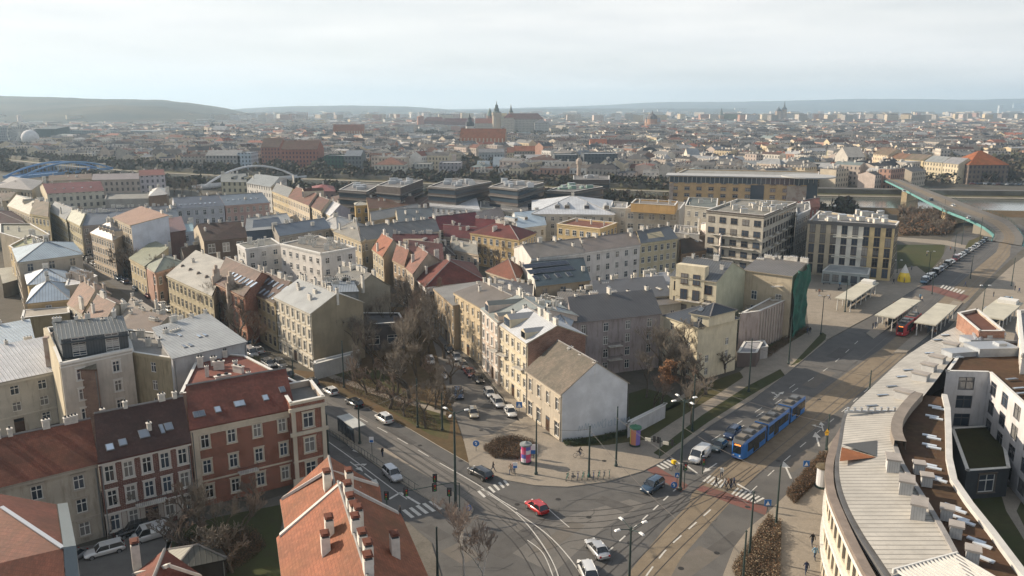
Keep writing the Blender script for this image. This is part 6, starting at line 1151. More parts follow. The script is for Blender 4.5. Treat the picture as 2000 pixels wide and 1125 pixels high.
for i_, args in enumerate([
 ('white modern hall with glossy metal roof left of the hills foot', 218, 308, 272, 256, 45, 'f', 1, (.34, .40, .42), (.65, .66, .66)),
 ('dark green glass slab beside the ferris wheel', 72, 112, 280, 252, 40, 's', 3, (.08, .12, .12), (.08, .10, .10)),
 ('grey striped hotel at the left edge beyond the river', -15, 24, 290, 250, 40, 'f', 1, (.34, .36, .38), (.3, .3, .3)),
 ('row of glass offices left of the white modern hall', 130, 180, 276, 256, 30, 'f', 1, (.26, .32, .34), (.35, .36, .36)),
 ('long grey hospital block behind the twin spires', 330, 395, 272, 262, 40, 'f', 1, (.22, .28, .32), (.3, .33, .35)),
 ('white palace high on the far slope', 352, 400, 248, 238, 30, 'f', 1, (.58, .58, .56), (.5, .5, .5)),
 ('red brick monastery with gables, left part', 512, 548, 325, 288, 26, 'g', 8, (.36, .15, .10), (.16, .09, .08)),
 ('red brick neo-gothic block with a row of gables, right part', 552, 622, 335, 292, 24, 'g', 7, (.38, .15, .10), (.18, .10, .08)),
 ('cream tenement corner with dark roof left of the red brick blocks', 460, 498, 305, 290, 24, 'g', 6, (.56, .46, .32), (.2, .18, .17)),
 ('grey palace front with trees before it on the far bank', 404, 470, 335, 304, 20, 'g', 4, (.36, .34, .31), (.26, .26, .25)),
 ('pale blue scaffold wrapped house on the far bank', 466, 492, 335, 300, 20, 'f', 1, (.42, .50, .56), (.4, .42, .44)),
 ('green glass box building behind the embankment', 634, 672, 336, 306, 26, 'f', 1, (.06, .13, .10), (.26, .27, .26)),
 ('dark grey annex right of the green glass building', 674, 706, 338, 305, 24, 'g', 4, (.15, .17, .18), (.2, .22, .24)),
 ('white hotel with three rows of windows and terracotta roof', 732, 790, 350, 322, 22, 'h', 5, (.58, .55, .46), (.34, .17, .12)),
 ('small ochre house on the embankment beside the white hotel', 667, 688, 350, 332, 10, 'f', 1, (.5, .38, .22), (.3, .2, .14)),
 ('white walled house with dark glass front right of the white hotel', 805, 842, 345, 322, 20, 'f', 1, (.46, .45, .40), (.3, .3, .28)),
 ('grey apartment building behind bare trees, centre left', 858, 900, 350, 320, 24, 'f', 1, (.34, .32, .34), (.28, .29, .3)),
 ('white gabled power hall with blue-grey roof on the far bank', 930, 955, 348, 332, 60, 'g', 5, (.54, .49, .38), (.16, .20, .23)),
 ('second white gabled power hall set further back', 962, 985, 340, 326, 70, 'g', 6, (.52, .46, .34), (.18, .22, .25)),
 ('long low hall with pale roof and five roof lights', 1005, 1082, 322, 312, 30, 's', 3, (.56, .44, .26), (.28, .27, .26)),
 ('black glazed office blocks on the far bank, left', 1083, 1128, 336, 304, 26, 'f', 1, (.12, .14, .15), (.22, .24, .25)),
 ('black glazed office blocks on the far bank, right', 1140, 1205, 338, 302, 30, 'f', 1, (.10, .12, .14), (.2, .22, .24)),
 ('museum house with pale roof behind the brick chimney', 1115, 1195, 352, 338, 24, 'h', 4, (.40, .22, .14), (.34, .34, .33)),
 ('tall blue-grey tenements behind the great gothic church', 935, 985, 322, 298, 20, 'g', 3, (.40, .42, .42), (.2, .2, .2)),
 ('cream gabled house right of the great gothic church', 990, 1004, 312, 298, 16, 'g', 5, (.62, .52, .34), (.34, .15, .1)),
 ('long orange roofed row right of the great gothic church', 1004, 1062, 308, 295, 16, 'g', 5, (.36, .3, .24), (.42, .16, .09)),
 ('bright orange roofed wing with red facade', 1153, 1186, 300, 284, 22, 'g', 7, (.46, .22, .14), (.40, .14, .08)),
 ('long dark maroon roof joined to the orange roofed wing', 1187, 1258, 300, 284, 22, 'g', 6, (.34, .24, .2), (.15, .075, .07)),
 ('pale green metal roof in the old town', 1262, 1302, 290, 280, 20, 'g', 4, (.4, .4, .36), (.36, .42, .30)),
 ('brown roofed barracks wing before the square', 1243, 1296, 342, 314, 20, 'h', 6, (.28, .2, .15), (.13, .08, .065)),
 ('white corner house right of the brown barracks', 1296, 1312, 335, 312, 16, 'h', 4, (.58, .54, .46), (.2, .22, .25)),
 ('white gabled five storey house catching the sun', 1342, 1366, 335, 305, 18, 'g', 6, (.62, .56, .46), (.2, .23, .26)),
 ('long white office front right of the gabled house', 1366, 1455, 336, 316, 18, 'g', 4, (.54, .53, .50), (.25, .27, .29)),
 ('low dark glass conference centre roofs behind the orange office block', 1420, 1490, 342, 326, 30, 's', 3, (.14, .15, .16), (.24, .25, .24)),
 ('second low dark conference roof with sloping edge', 1490, 1535, 342, 326, 30, 's', 3, (.12, .13, .14), (.25, .26, .25)),
 ('yellow and white villas with red attic windows', 1490, 1512, 303, 290, 14, 'g', 5, (.58, .48, .30), (.3, .15, .1)),
 ('bright orange rendered block in the right middle distance', 1513, 1536, 303, 286, 14, 'f', 1, (.60, .38, .16), (.15, .12, .12)),
 ('white block beside the bright orange one', 1537, 1568, 303, 288, 14, 'f', 1, (.56, .52, .5), (.2, .2, .2)),
 ('dark slate long museum with arcade of windows', 1487, 1575, 322, 312, 16, 'g', 4, (.42, .33, .25), (.12, .13, .13)),
 ('big grey concrete office with window rows beside the bridge', 1590, 1672, 355, 322, 26, 'f', 1, (.20, .21, .21), (.34, .34, .32)),
 ('tall blank beige gable behind the grey concrete office', 1652, 1686, 350, 307, 24, 'g', 7, (.44, .41, .36), (.4, .38, .34)),
 ('yellow-green villas with pink neighbour', 1620, 1645, 318, 303, 14, 'g', 4, (.48, .44, .24), (.2, .2, .19)),
 ('long cream tenement facing the bridge road, leftmost of the sunlit quay row', 1702, 1731, 338, 300, 14, 'g', 5, (.60, .48, .32), (.24, .17, .13), 5),
 ('yellow-white tenement with five window rows in the sunlit quay row', 1732, 1762, 343, 309, 14, 'g', 4, (.62, .54, .38), (.28, .15, .1), 4),
 ('yellow gabled tenement in the middle of the sunlit quay row', 1763, 1800, 347, 311, 14, 'g', 4, (.60, .49, .28), (.26, .2, .16), 4),
 ('cream tenement with grey roof in the sunlit quay row', 1801, 1836, 351, 315, 14, 'g', 4, (.58, .50, .34), (.3, .32, .32), 4),
 ('last cream tenement of the sunlit quay row with blank brown gable', 1837, 1868, 355, 318, 14, 'g', 4, (.60, .52, .36), (.3, .3, .31), 4),
 ('dark brick institute with a bright orange hipped roof', 1888, 1966, 360, 322, 26, 'h', 9, (.20, .15, .12), (.46, .15, .06)),
 ('red roofed villas at the right edge of the town', 1948, 1966, 262, 250, 20, 'g', 8, (.5, .4, .32), (.42, .15, .1)),
 ('white apartment towers on the right horizon, left', 1950, 1958, 224, 206, 25, 'f', 1, (.6, .6, .58), (.4, .4, .4)),
 ('white apartment towers on the right horizon, right', 1978, 1998, 222, 202, 25, 'f', 1, (.34, .4, .46), (.4, .4, .4)),
 ('isolated white tower block behind the domed church', 1257, 1261, 228, 214, 25, 'f', 1, (.62, .62, .62), (.4, .4, .4)),
 ('pair of white slabs right of the domed church', 1284, 1304, 226, 214, 25, 'f', 1, (.58, .58, .58), (.4, .4, .4)),
 ('white slab blocks on the horizon left of the basilica', 1435, 1458, 225, 211, 25, 'f', 1, (.58, .57, .55), (.4, .4, .4)),
 ('pale blue office blocks by the horizon above the castle, right', 1184, 1202, 232, 224, 25, 'f', 1, (.58, .58, .56), (.4, .4, .4)),
]): fh(*args, name='building' if args[6] == 'f' else 'town_house', cat='building')
# balloon, ferris wheel
p = G(62, 292); bl = tag(empty('observation_balloon', (p.x, p.y, 0)), 'big white tethered balloon beside the ferris wheel', 'balloon'); b = MB(); r_ = 10.5
b.lathe((0, 0, 15), [(0, -r_*1.05), (r_*.35, -r_*.98), (r_*.75, -r_*.66), (r_*.97, -r_*.2), (r_, .1*r_), (r_*.9, r_*.45), (r_*.6, r_*.8), (r_*.3, r_*.95), (0, r_)], 20); b.build('envelope', plaster((.62, .62, .62), .1), bl, smooth=True)
b = MB(); b.tube((0, 0, 0), (0, 0, 6), .4); b.lathe((0, 0, 2), [(0, 0), (3, 0), (3, 1.2), (0, 1.2)], 12); b.build('gondola', STEEL, bl)
p = G(42, 290); fw_ = tag(empty('ferris_wheel', (p.x, p.y, 0)), 'white ferris wheel at the left edge beyond the river', 'ferris wheel'); b = MB(); Rr = 16; zc = 19
for k in range(36):
    a0, a1 = 2*math.pi*k/36, 2*math.pi*(k+1)/36; f = lambda a, y, r: (r*math.cos(a), y, zc+r*math.sin(a))
    for y in (-1, 1): b.tube(f(a0, y, Rr), f(a1, y, Rr), .55, n=4, cap=False)
    if k % 2 == 0: b.tube(f(a0, 0, 0), f(a0, 0, Rr), .28, n=4, cap=False)
b.build('wheel', WHITE, fw_)
b = MB()
for s_ in (-1, 1):
    for x in (-10, 10): b.tube((x, s_*3, 0), (0, s_*1.5, zc), .6, n=5)
b.build('support', WHITE, fw_)
for k in range(18):
    a = 2*math.pi*k/18; b = MB(); b.box((0, 0, -2.6), (1.8, 1.8, 2.2), 0); o = b.build('cabin', WHITE, fw_); o.location = (Rr*math.cos(a), 0, zc+Rr*math.sin(a))
FOOT += [(p.x+dx_, p.y-30*k_, 34) for dx_ in (-20, 25) for k_ in (0, 1, 2)]
# blue arch bridge and white arch footbridge at the left
def archbridge(label, name, A, B_, rise, sag, m, w=9, nrib=2, hang=True, deckm=None, dz=7):
    c = (A+B_)/2; r = tag(empty(name, (c.x, c.y, 0)), label, 'bridge'); d = (B_-A); ln = d.length; d.normalize(); q = V(-d.y, d.x); n = 26
    for s_ in ([-1, 1] if nrib == 2 else [0]):
        b = MB(); hb_ = MB()
        P = [(-d*ln/2+d*ln*i/n)+q*s_*w/2+V(0, 0, dz-sag+(rise+sag)*(1-(2*i/n-1)**2)) for i in range(n+1)]
        for a, e in zip(P, P[1:]): b.tube(a, e, .7, n=6, cap=False)
        if hang:
            for a in P[2:-2]:
                if a.z > dz+.5: hb_.tube(a, (a.x, a.y, dz), .14, n=4, cap=False)
            hb_.build('hanger', m, r)
        b.build('arch', m, r)
    b = MB(); b.box((0, 0, dz-.9), (ln, w+2, .9), 0, math.atan2(d.y, d.x)); b.build('deck', deckm or m, r); b = MB()
    for s_ in (-1, 1): b.box(tuple(q*s_*(w/2+.9)+V(0, 0, dz)), (ln, .15, 1.0), 0, math.atan2(d.y, d.x))
    b.build('railing', m, r); return r
BLU = rough_mat('bridge_blue', (.12, .24, .42), .5, .1); archbridge('blue steel arch road bridge over the river, far left', 'arch_bridge', G(25, 352, 3), G(205, 333, 3), 7.5, 0, BLU, 14, dz=5)
archbridge('slender pale arch footbridge over the river', 'arch_footbridge', G(385, 372, 3), G(590, 350, 3), 10, 3, plaster((.55, .56, .58), .1), 7, 1, False, rough_mat('deck_grey', (.3, .3, .3)), 5)
# ------------------------------------------------------------------ hills
def hill(name, pts, dist, foot, m, rough=8, seed=1, ext=.25):
    rs = random.Random(seed); b = MB(); pts = [(pts[0][0]-2000*ext, pts[0][1])]+pts+[(pts[-1][0]+2000*ext, pts[-1][1])]; P = []
    for i in range(len(pts)-1):
        k = max(2, int(abs(pts[i+1][0]-pts[i][0])/12))
        for j in range(k): t = j/k; P.append((pts[i][0]+(pts[i+1][0]-pts[i][0])*t, pts[i][1]+(pts[i+1][1]-pts[i][1])*t))
    rows = []
    for f in [0, .12, .25, .4, .55, .7, .85, 1.0, 1.25, 1.6]:
        row = []
        for (x, y) in P:
            bq = (y-562.5)/FOC; el = (sp+bq*cp)/(cp-bq*sp); hz = CAM_H-el*dist; Y = foot+(dist-foot)*f; a = (x-1000)/FOC/cp*.985
            s_ = math.sin(min(f, 1)*math.pi/2)**1.3 if f <= 1 else math.cos((f-1)*math.pi/1.3)
            row.append((a*Y, Y, max(hz, 6)*s_*(1+.0)+rs.uniform(-1, 1)*rough*min(f, 1)*(0 if f == 0 else 1)*(1 if f != 1 else .35)-(1 if f == 0 else 0)))
        rows.append(row)
    for r in range(len(rows)-1):
        for i in range(len(P)-1): b.face([rows[r][i], rows[r][i+1], rows[r+1][i+1], rows[r+1][i]])
    return structure(b.build(name, m, smooth=True))
WOOD = groundmat('wooded_hill', ((.02, .03, .025), (.10, .09, .06), (.015, .02, .02)), (.003, .012, .05))
hill('hill', [(-100, 190), (0, 187), (60, 188), (140, 190), (220, 193), (340, 195), (400, 202), (460, 211), (500, 221), (520, 232)], 4200, 2600, WOOD, 3, 1, .12)
hill('hill', [(-150, 214), (60, 216), (150, 210), (250, 205), (330, 207), (380, 214), (430, 224), (470, 236)], 3100, 2300, WOOD, 3, 2, .1)
hill('hill', [(440, 216), (520, 210), (600, 207), (700, 206), (800, 208), (860, 212), (900, 216), (960, 214), (1040, 212)], 7500, 5500, WOOD, 4, 3, .2)
hill('hill', [(860, 214), (1000, 211), (1100, 208), (1180, 205), (1240, 201), (1300, 199), (1400, 199), (1500, 197), (1660, 193), (1760, 193), (1860, 195), (1940, 193), (2000, 191), (2200, 190)], 11500, 8000, WOOD, 5, 4, .15)
# castle hill
b = MB(); cx_, cy_ = G(990, 262).x, G(990, 262).y+30; rg = random.Random(4); n = 28
# ------------------------------------------------------------------ the town beyond the river
WALLS = [CREAM, SAND, (.56, .50, .42), (.62, .58, .50), (.52, .44, .34), (.60, .48, .30), (.48, .40, .33), (.58, .47, .40), (.62, .60, .56), (.40, .36, .31), (.44, .25, .18)]
ROOFS = [(.12, .12, .12), (.17, .165, .16), (.07, .07, .075), (.22, .22, .215), (.11, .07, .06), (.17, .08, .06), (.28, .11, .075), (.30, .31, .32), (.20, .24, .24), (.42, .42, .42), (.14, .125, .11)]
WM = [plaster(c, .3, pat=True) for c in WALLS]; RM = [feltm(c) for c in ROOFS]; TM = WM+RM
RW = [10, 7, 10, 5, 6, 4, 2, 3, 2, 2, 7]
def low_house(bw, br_, x, y, w, d, rz, h, rh, wi, ri, hip, rs, detail=True, bc=None):
    c_, s_ = math.cos(rz), math.sin(rz); T = lambda u, v, z: (x+u*c_-v*s_, y+u*s_+v*c_, z)
    P = [(-w/2, -d/2), (w/2, -d/2), (w/2, d/2), (-w/2, d/2)]
    for i in range(4):
        a, c = P[i], P[(i+1) % 4]; L_ = math.hypot(a[0]-c[0], a[1]-c[1]); u0 = 0 if (i % 2 == 0 or hip) else -900
        bw.face([T(*a, 0), T(*c, 0), T(*c, h), T(*a, h)], wi, [(u0, 0), (u0+L_, 0), (u0+L_, h), (u0, h)])
    i_ = d*.45 if hip else 0; A, B_ = (-w/2+i_, 0), (w/2-i_, 0)
    if rh < .3: br_.face([T(*p, h) for p in P], ri); 
    else:
        br_.face([T(*P[0], h), T(*P[1], h), T(*B_, h+rh), T(*A, h+rh)], ri); br_.face([T(*P[2], h), T(*P[3], h), T(*A, h+rh), T(*B_, h+rh)], ri)
        if hip: br_.face([T(*P[1], h), T(*P[2], h), T(*B_, h+rh)], ri); br_.face([T(*P[3], h), T(*P[0], h), T(*A, h+rh)], ri)
        else: bw.face([T(*P[1], h), T(*P[2], h), T(*B_, h+rh)], wi, [(-9, 0)]*3); bw.face([T(*P[3], h), T(*P[0], h), T(*A, h+rh)], wi, [(-9, 0)]*3)
    if detail:
        for k in range(rs.choice([2, 3, 4])):
            if bc is not None: bc.append(MB())
            u = rs.uniform(-w*.4, w*.4); v = rs.uniform(-d*.2, d*.2); (bc[-1] if bc is not None else br_).box(T(u, v, h+.2), (1.2, .8, max(rh, .4)*(1-abs(v)/d*2)+1.3), 0 if bc is not None else (3+len(WALLS) if bw is br_ else ri), rz)
rs = random.Random(11); cand = []; TH = []
ang = [R(12), R(-20), R(38), R(-6)]
def rivery(x):
    for a, c in zip(rfS, rfS[1:]):
        if a.x <= x <= c.x: return a.y+(c.y-a.y)*(x-a.x)/(c.x-a.x)
    return 1400 if x < rfS[0].x else 420
y = 470.0
while y < 6500:
    step = 15.5 if y < 900 else 19 if y < 1800 else 33 if y < 3200 else 62
    x = -.70*y-30+rs.uniform(0, step)
    while x < .70*y+30:
        X = x+rs.uniform(-4, 4); Y = y+rs.uniform(-5, 5); x += step*rs.uniform(.85, 1.35)
        if Y < rivery(X)+(31 if X < 150 else 50): continue
        if X < -.36*Y and 900 < Y < 2600 and rs.random() < .5: continue
        if any((X-f[0])**2+(Y-f[1])**2 < (f[2]+5)**2 for f in FOOT): continue
        if 1450 < Y < 1800 and -240 < X < 130: continue
        if Y < 700 and X < -60 and rs.random() < .45: continue
        if X > .50*Y and Y < 900 and Y < 760: continue
        if rs.random() < (.06 if Y < 2400 else .3): continue
        cand.append((X, Y, step))
    y += step*.93
cand.sort(key=lambda c: c[1]*(1+.2*rs.random())); NI = 215
far = MB(); nfar = 0
zone = lambda X, Y: ('left' if X/Y < -.3 else 'centre left' if X/Y < -.05 else 'centre' if X/Y < .2 else 'centre right' if X/Y < .42 else 'right')
CN = ['cream', 'sandy', 'grey-beige', 'off-white', 'tan', 'ochre', 'dull brown', 'pinkish', 'white', 'dark beige', 'brick red']; RN = ['grey', 'pale grey', 'black', 'light grey', 'brown', 'red-brown', 'orange-red', 'silver', 'grey-green', 'whitish', 'dun']
for i, (X, Y, st) in enumerate(cand):
    wi = rs.randrange(len(WALLS)-1) if rs.random() < .93 else 10; ri = rs.choices(range(len(ROOFS)), RW)[0]
    w = rs.uniform(.75, 1.35)*st; d = rs.uniform(.5, .8)*st if Y < 2500 else rs.uniform(12, 22); h = rs.uniform(8.5, 15) if Y < 2500 else rs.choice([7, 10, 14, 14, 18, 33 if rs.random() < .4 else 12]); rh = rs.choice([.1, 1.2, 2, 2.6, 3.6]) if Y < 2500 else rs.choice([.1, .1, 3])
    if Y < 2500: w = min(w*1.15, 34)
    if 1200 < Y < 1560 and -220 < X < 140: h *= .7
    rz = ang[int((X+3000)/260+Y/300) % 4]+(math.pi/2 if rs.random() < .45 else 0)+rs.uniform(-.06, .06); hip = rs.random() < .35
    if i < NI:
        r = empty('town_house', (X, Y, 0)); a, c, e = MB(), MB(), []
        low_house(a, c, 0, 0, w, d, rz, h, rh, 0, 0, hip, rs, True, e)
        a.build('wall', WM[wi], r); c.build('roof', RM[ri], r); 
        for q in e: q.build('chimney', OFFW, r)
        TH.append((r, X/Y, '%s house with %s %s roof across the river, %s' % (CN[wi], RN[ri], 'flat' if rh < .3 else 'pitched', zone(X, Y))))
    else:
        low_house(far, far, X, Y, w, d, rz, h, rh, wi, len(WALLS)+ri, hip, rs, Y < 1900); nfar += 1
from collections import defaultdict
dd_ = defaultdict(list)
for r, t, l_ in TH: dd_[l_].append((t, r))
for l_, L2_ in dd_.items():
    L2_.sort(key=lambda q: q[0])
    for i, (t, r) in enumerate(L2_): tag(r, l_+(', %s from left' % ORD[i] if len(L2_) > 1 else ''), 'house', 'old town houses across the river')
o = far.build('distant_town', TM); tag(o, 'distant houses and blocks of the town reaching to the horizon', 'town'); o['kind'] = 'stuff'
# ------------------------------------------------------------------ vehicles
TYRE = plain('tyre', (.015, .015, .016), .8); RIM = plain('rim', (.35, .36, .37), .35, .8); CGL = plain('car_glass', (.012, .016, .02), .06, 0, 0, .9)
HEADL = plain('headlight_glass', (.75, .75, .72), .15, 0, 0, .8); TAILL = plain('tail_light', (.28, .01, .008), .25); TRIM = plain('black_trim', (.02, .02, .022), .6)
def paint(n, c): return plain('paint_'+n, c, .22, .25, 0, .6, .8)
PAINTS = {'white': paint('white', (.66, .66, .64)), 'silver': paint('silver', (.42, .43, .44)), 'grey': paint('grey', (.15, .155, .16)), 'black': paint('black', (.012, .013, .015)), 'dark blue': paint('dark_blue', (.02, .04, .09)),
          'blue': paint('blue', (.03, .065, .11)), 'red': paint('red', (.42, .02, .02)), 'dark red': paint('dark_red', (.13, .02, .02)), 'beige': paint('beige', (.36, .32, .24)), 'green-grey': paint('green_grey', (.12, .15, .14))}
CARS = {}
SPEC = {   # length, width, belt, roof, windscreen foot, roof front, roof rear, rear glass foot, bonnet height
 'hatchback': (4.1, 1.76, .92, 1.46, .95, .35, -1.5, -1.95, .86), 'saloon': (4.6, 1.8, .92, 1.44, 1.0, .35, -1.15, -1.75, .86), 'estate': (4.75, 1.82, .94, 1.48, 1.1, .5, -1.95, -2.3, .88),
 'suv': (4.5, 1.86, 1.02, 1.66, 1.05, .5, -1.75, -2.15, .98), 'van': (5.1, 1.95, 1.12, 1.98, 1.75, 1.1, -2.48, -2.53, 1.08)}
def car_proto(kind, lod):
    k = (kind, lod)
    if k in CARS: return CARS[k]
    L_, Wd, belt, roof, wf, rf_, rr, rg, bon = SPEC[kind]; hw = Wd/2; r = empty('proto')
    st = [(L_/2, .72, .38, .62), (L_/2-.12, .86, .28, .72), (L_/2-.5, .97, .22, bon-.06), (wf, 1, .22, bon), (wf-.5, 1, .22, belt), (0, 1, .22, belt), (rg+.35, 1, .22, belt+.02), (max(rg, -L_/2+.3), .98, .22, belt-(.02 if kind != 'van' else 0)), (-L_/2+.1, .92, .26, belt-.1), (-L_/2, .84, .38, belt-.22)]
    b = MB(); rings = []
    for x, w, zb, zt in st:
        y = hw*w; rings.append([(x, -y*.86, zb), (x, -y, zb+.16), (x, -y, zt-.16), (x, -y*.9, zt-.02), (x, -y*.45, zt+.03), (x, y*.45, zt+.03), (x, y*.9, zt-.02), (x, y, zt-.16), (x, y, zb+.16), (x, y*.86, zb)])
    for A, B_ in zip(rings, rings[1:]):
        for i in range(10): j = (i+1) % 10; b.face([A[i], A[j], B_[j], B_[i]], 1 if i == 9 or i == 0 or i == 8 else 0)
    b.face(rings[0], 0); b.face(rings[-1][::-1], 0)
    # roof panel and pillars
    bw, tw = hw*.9, hw*.70; e = .03
    if kind == 'van': tw = hw*.86
    P = [(wf, bw, belt), (rf_, tw, roof), (rr, tw, roof), (rg, bw, belt)]
    for s_ in (-1, 1):
        Q = [(x, s_*y, z) for x, y, z in P]
        for a, c in zip(Q, Q[1:]): b.tube(a, c, .045, n=4)
        mid = ((wf+rg)/2+.1); b.tube((mid, s_*bw, belt), (mid-.05, s_*tw, roof), .05, n=4)
    if kind == 'van':
        b.slab([(rf_-.9, -hw*.97, belt-.05), (rf_-.9, -tw-.02, roof-.02), (rr, -tw-.02, roof-.02), (rr, -hw*.97, belt-.05)], .05, 0); b.slab([(rf_-.9, hw*.97, belt-.05), (rr, hw*.97, belt-.05), (rr, tw+.02, roof-.02), (rf_-.9, tw+.02, roof-.02)], .05, 0)
        b.face([(rr-.02, -hw*.95, belt-.1), (rr-.02, hw*.95, belt-.1), (rr-.02, tw, roof), (rr-.02, -tw, roof)], 0)
    n = 5; 
    for i in range(n):
        y0, y1 = -tw-.02+(2*tw+.04)*i/n, -tw-.02+(2*tw+.04)*(i+1)/n; c0, c1 = .05*(1-(2*i/n-1)**2), .05*(1-(2*(i+1)/n-1)**2)
        b.face([(rf_+.04, y0, roof+c0-.02), (rf_+.04, y1, roof+c1-.02), (rr-.04, y1, roof+c1-.02), (rr-.04, y0, roof+c0-.02)], 0)
    body = b.build('body', [PAINTS['white'], TRIM], r, smooth=False); body.data.polygons.foreach_set('use_smooth', [len(p.vertices) == 4 for p in body.data.polygons])
    body.material_slots[0].link = 'OBJECT'; body.material_slots[0].material = PAINTS['white']
    g_ = MB(); k_ = .985; A = [(wf-.02, -bw*k_, belt-.03), (wf-.02, bw*k_, belt-.03), (rf_, tw*k_, roof-.03), (rf_, -tw*k_, roof-.03)]; B_ = [(rg+.02, -bw*k_, belt-.03), (rg+.02, bw*k_, belt-.03), (rr, tw*k_, roof-.03), (rr, -tw*k_, roof-.03)]
    g_.face(A); g_.face(B_[::-1]); g_.face([A[0], A[3], B_[3], B_[0]]); g_.face([A[1], B_[1], B_[2], A[2]]); g_.face([A[3], A[2], B_[2], B_[3]]); gl = g_.build('windows', CGL, r)
    kids = [body, gl]; wm = MB(); wm.tube((0, -.11, 0), (0, .11, 0), .33, n=14, m=0); wmo = wm.build('tyre', TYRE); wme = wmo.data; bpy.data.objects.remove(wmo)
    rm_ = MB(); rm_.tube((0, -.125, 0), (0, .125, 0), .2, n=10); ro_ = rm_.build('rim', RIM); rme = ro_.data; bpy.data.objects.remove(ro_)
    for x in (L_/2-.85, -L_/2+.8):
        for s_ in (-1, 1):
            w_ = obj_at(wme, 'wheel', r, (x, s_*(hw-.1), .33)); kids.append(w_); KIDS[w_.name] = []
            if lod: q = obj_at(rme, 'rim', w_, (0, 0, 0)); KIDS[w_.name] = [q]; KIDS[q.name] = []
    if lod:
        for s_ in (-1, 1):
            h_ = MB(); h_.box((0, 0, 0), (.22, .34, .15), 0, 0, .8); o = h_.build('headlight', HEADL, r); o.location = (L_/2-.12, s_*hw*.62, .58); kids.append(o)
            h_ = MB(); h_.box((0, 0, 0), (.12, .26, .2), 0, 0, .9); o = h_.build('tail_light', TAILL, r); o.location = (-L_/2+.03, s_*hw*.68, .62); kids.append(o)
        for s_ in (-1, 1):
            h_ = MB(); h_.box((0, 0, 0), (.12, .2, .13)); o = h_.build('mirror', TRIM, r); o.location = (wf-.25, s_*(hw+.04), belt+.0); kids.append(o)
    for o in kids:
        if o.name not in KIDS: KIDS[o.name] = []
    KIDS[r.name] = kids; CARS[k] = r; return r
USED = set()
def car(kind, col, px, py, tx, ty, label, group=None, z=0.0, name=None, flip=False):
    p, q = G(px, py, z), G(tx, ty, z); lod = p.length < 190; pr = car_proto(kind, lod)
    k = (kind, lod)
    r = pr if k not in USED else dup(pr); USED.add(k)
    r.name = name or {'van': 'van'}.get(kind, 'car'); r.location = (p.x, p.y, z); r.rotation_euler = (0, 0, math.atan2((q-p).y, (q-p).x)+(math.pi if flip else 0)); r.scale = (.94,)*3; tag(r, label, 'van' if kind == 'van' else 'car', group)
    for c in (r.children if r is pr and False else CH(r)):
        if c.name.split('.')[0] == 'body': c.material_slots[0].link = 'OBJECT'; c.material_slots[0].material = PAINTS[col]
    return r
_orig_dup = dup
MADE = {}
def dup(o, parent=None):
    c = o.copy(); C.objects.link(c); c.parent = parent; ks = KIDS.get(o.name)
    MADE[c] = [dup(k, c) for k in (list(o.children) if ks is None else ks)]
    return c
def CH(r): return MADE.get(r) or KIDS.get(r.name) or KP[r]
KP = {}
_cp = car_proto
def car_proto(kind, lod):
    r = _cp(kind, lod)
    if r not in KP: KP[r] = KIDS[r.name]
    KIDS[r.name] = KP[r]; return r
car('hatchback', 'red', 1048, 997, 1026, 981, 'bright red car turning through the middle of the junction')
car('saloon', 'silver', 1166, 1079, 1150, 1060, 'silver car with a black roof near the bottom of the junction', flip=False)
car('suv', 'white', 1147, 1122, 1140, 1106, 'white car cut by the bottom edge of the picture')
car('suv', 'blue', 1274, 956, 1258, 966, 'blue car crossing the junction alone, before the red cycle crossing')
car('estate', 'black', 938, 930, 920, 920, 'black estate car with light reflections, entering the left street from the junction')
car('suv', 'silver', 767, 933, 780, 945, 'silver-grey car driving alone in the near lane of the left street')
car('suv', 'white', 750, 823, 738, 815, 'white car following the park edge in the far lane of the left street')
car('estate', 'black', 692, 792, 680, 785, 'dark car in the far lane of the left street, behind the white one')
car('hatchback', 'white', 646, 769, 634, 762, 'white hatchback passing the park corner on the left street')
car('saloon', 'black', 609, 751, 598, 744, 'black saloon in front of the cream stucco tenement corner')
car('van', 'white', 1366, 897, 1352, 908, 'white delivery van waiting at the red cycle crossing beside the tram')
car('saloon', 'green-grey', 1404, 876, 1390, 887, 'dark green-grey saloon right behind the waiting white van')
car('suv', 'dark blue', 1430, 852, 1416, 863, 'dark blue car queueing beside the middle of the blue tram')
car('estate', 'white', 205, 1082, 168, 1092, 'white estate car parked in the lower left yard')
car('van', 'white', 296, 1052, 262, 1062, 'long white van parked in front of the dark red brick tenement')
car('saloon', 'grey', 138, 1100, 130, 1106, 'grey car half hidden by the bottom left roof')
car('suv', 'black', 262, 1042, 245, 1047, 'black car tucked behind the white van')
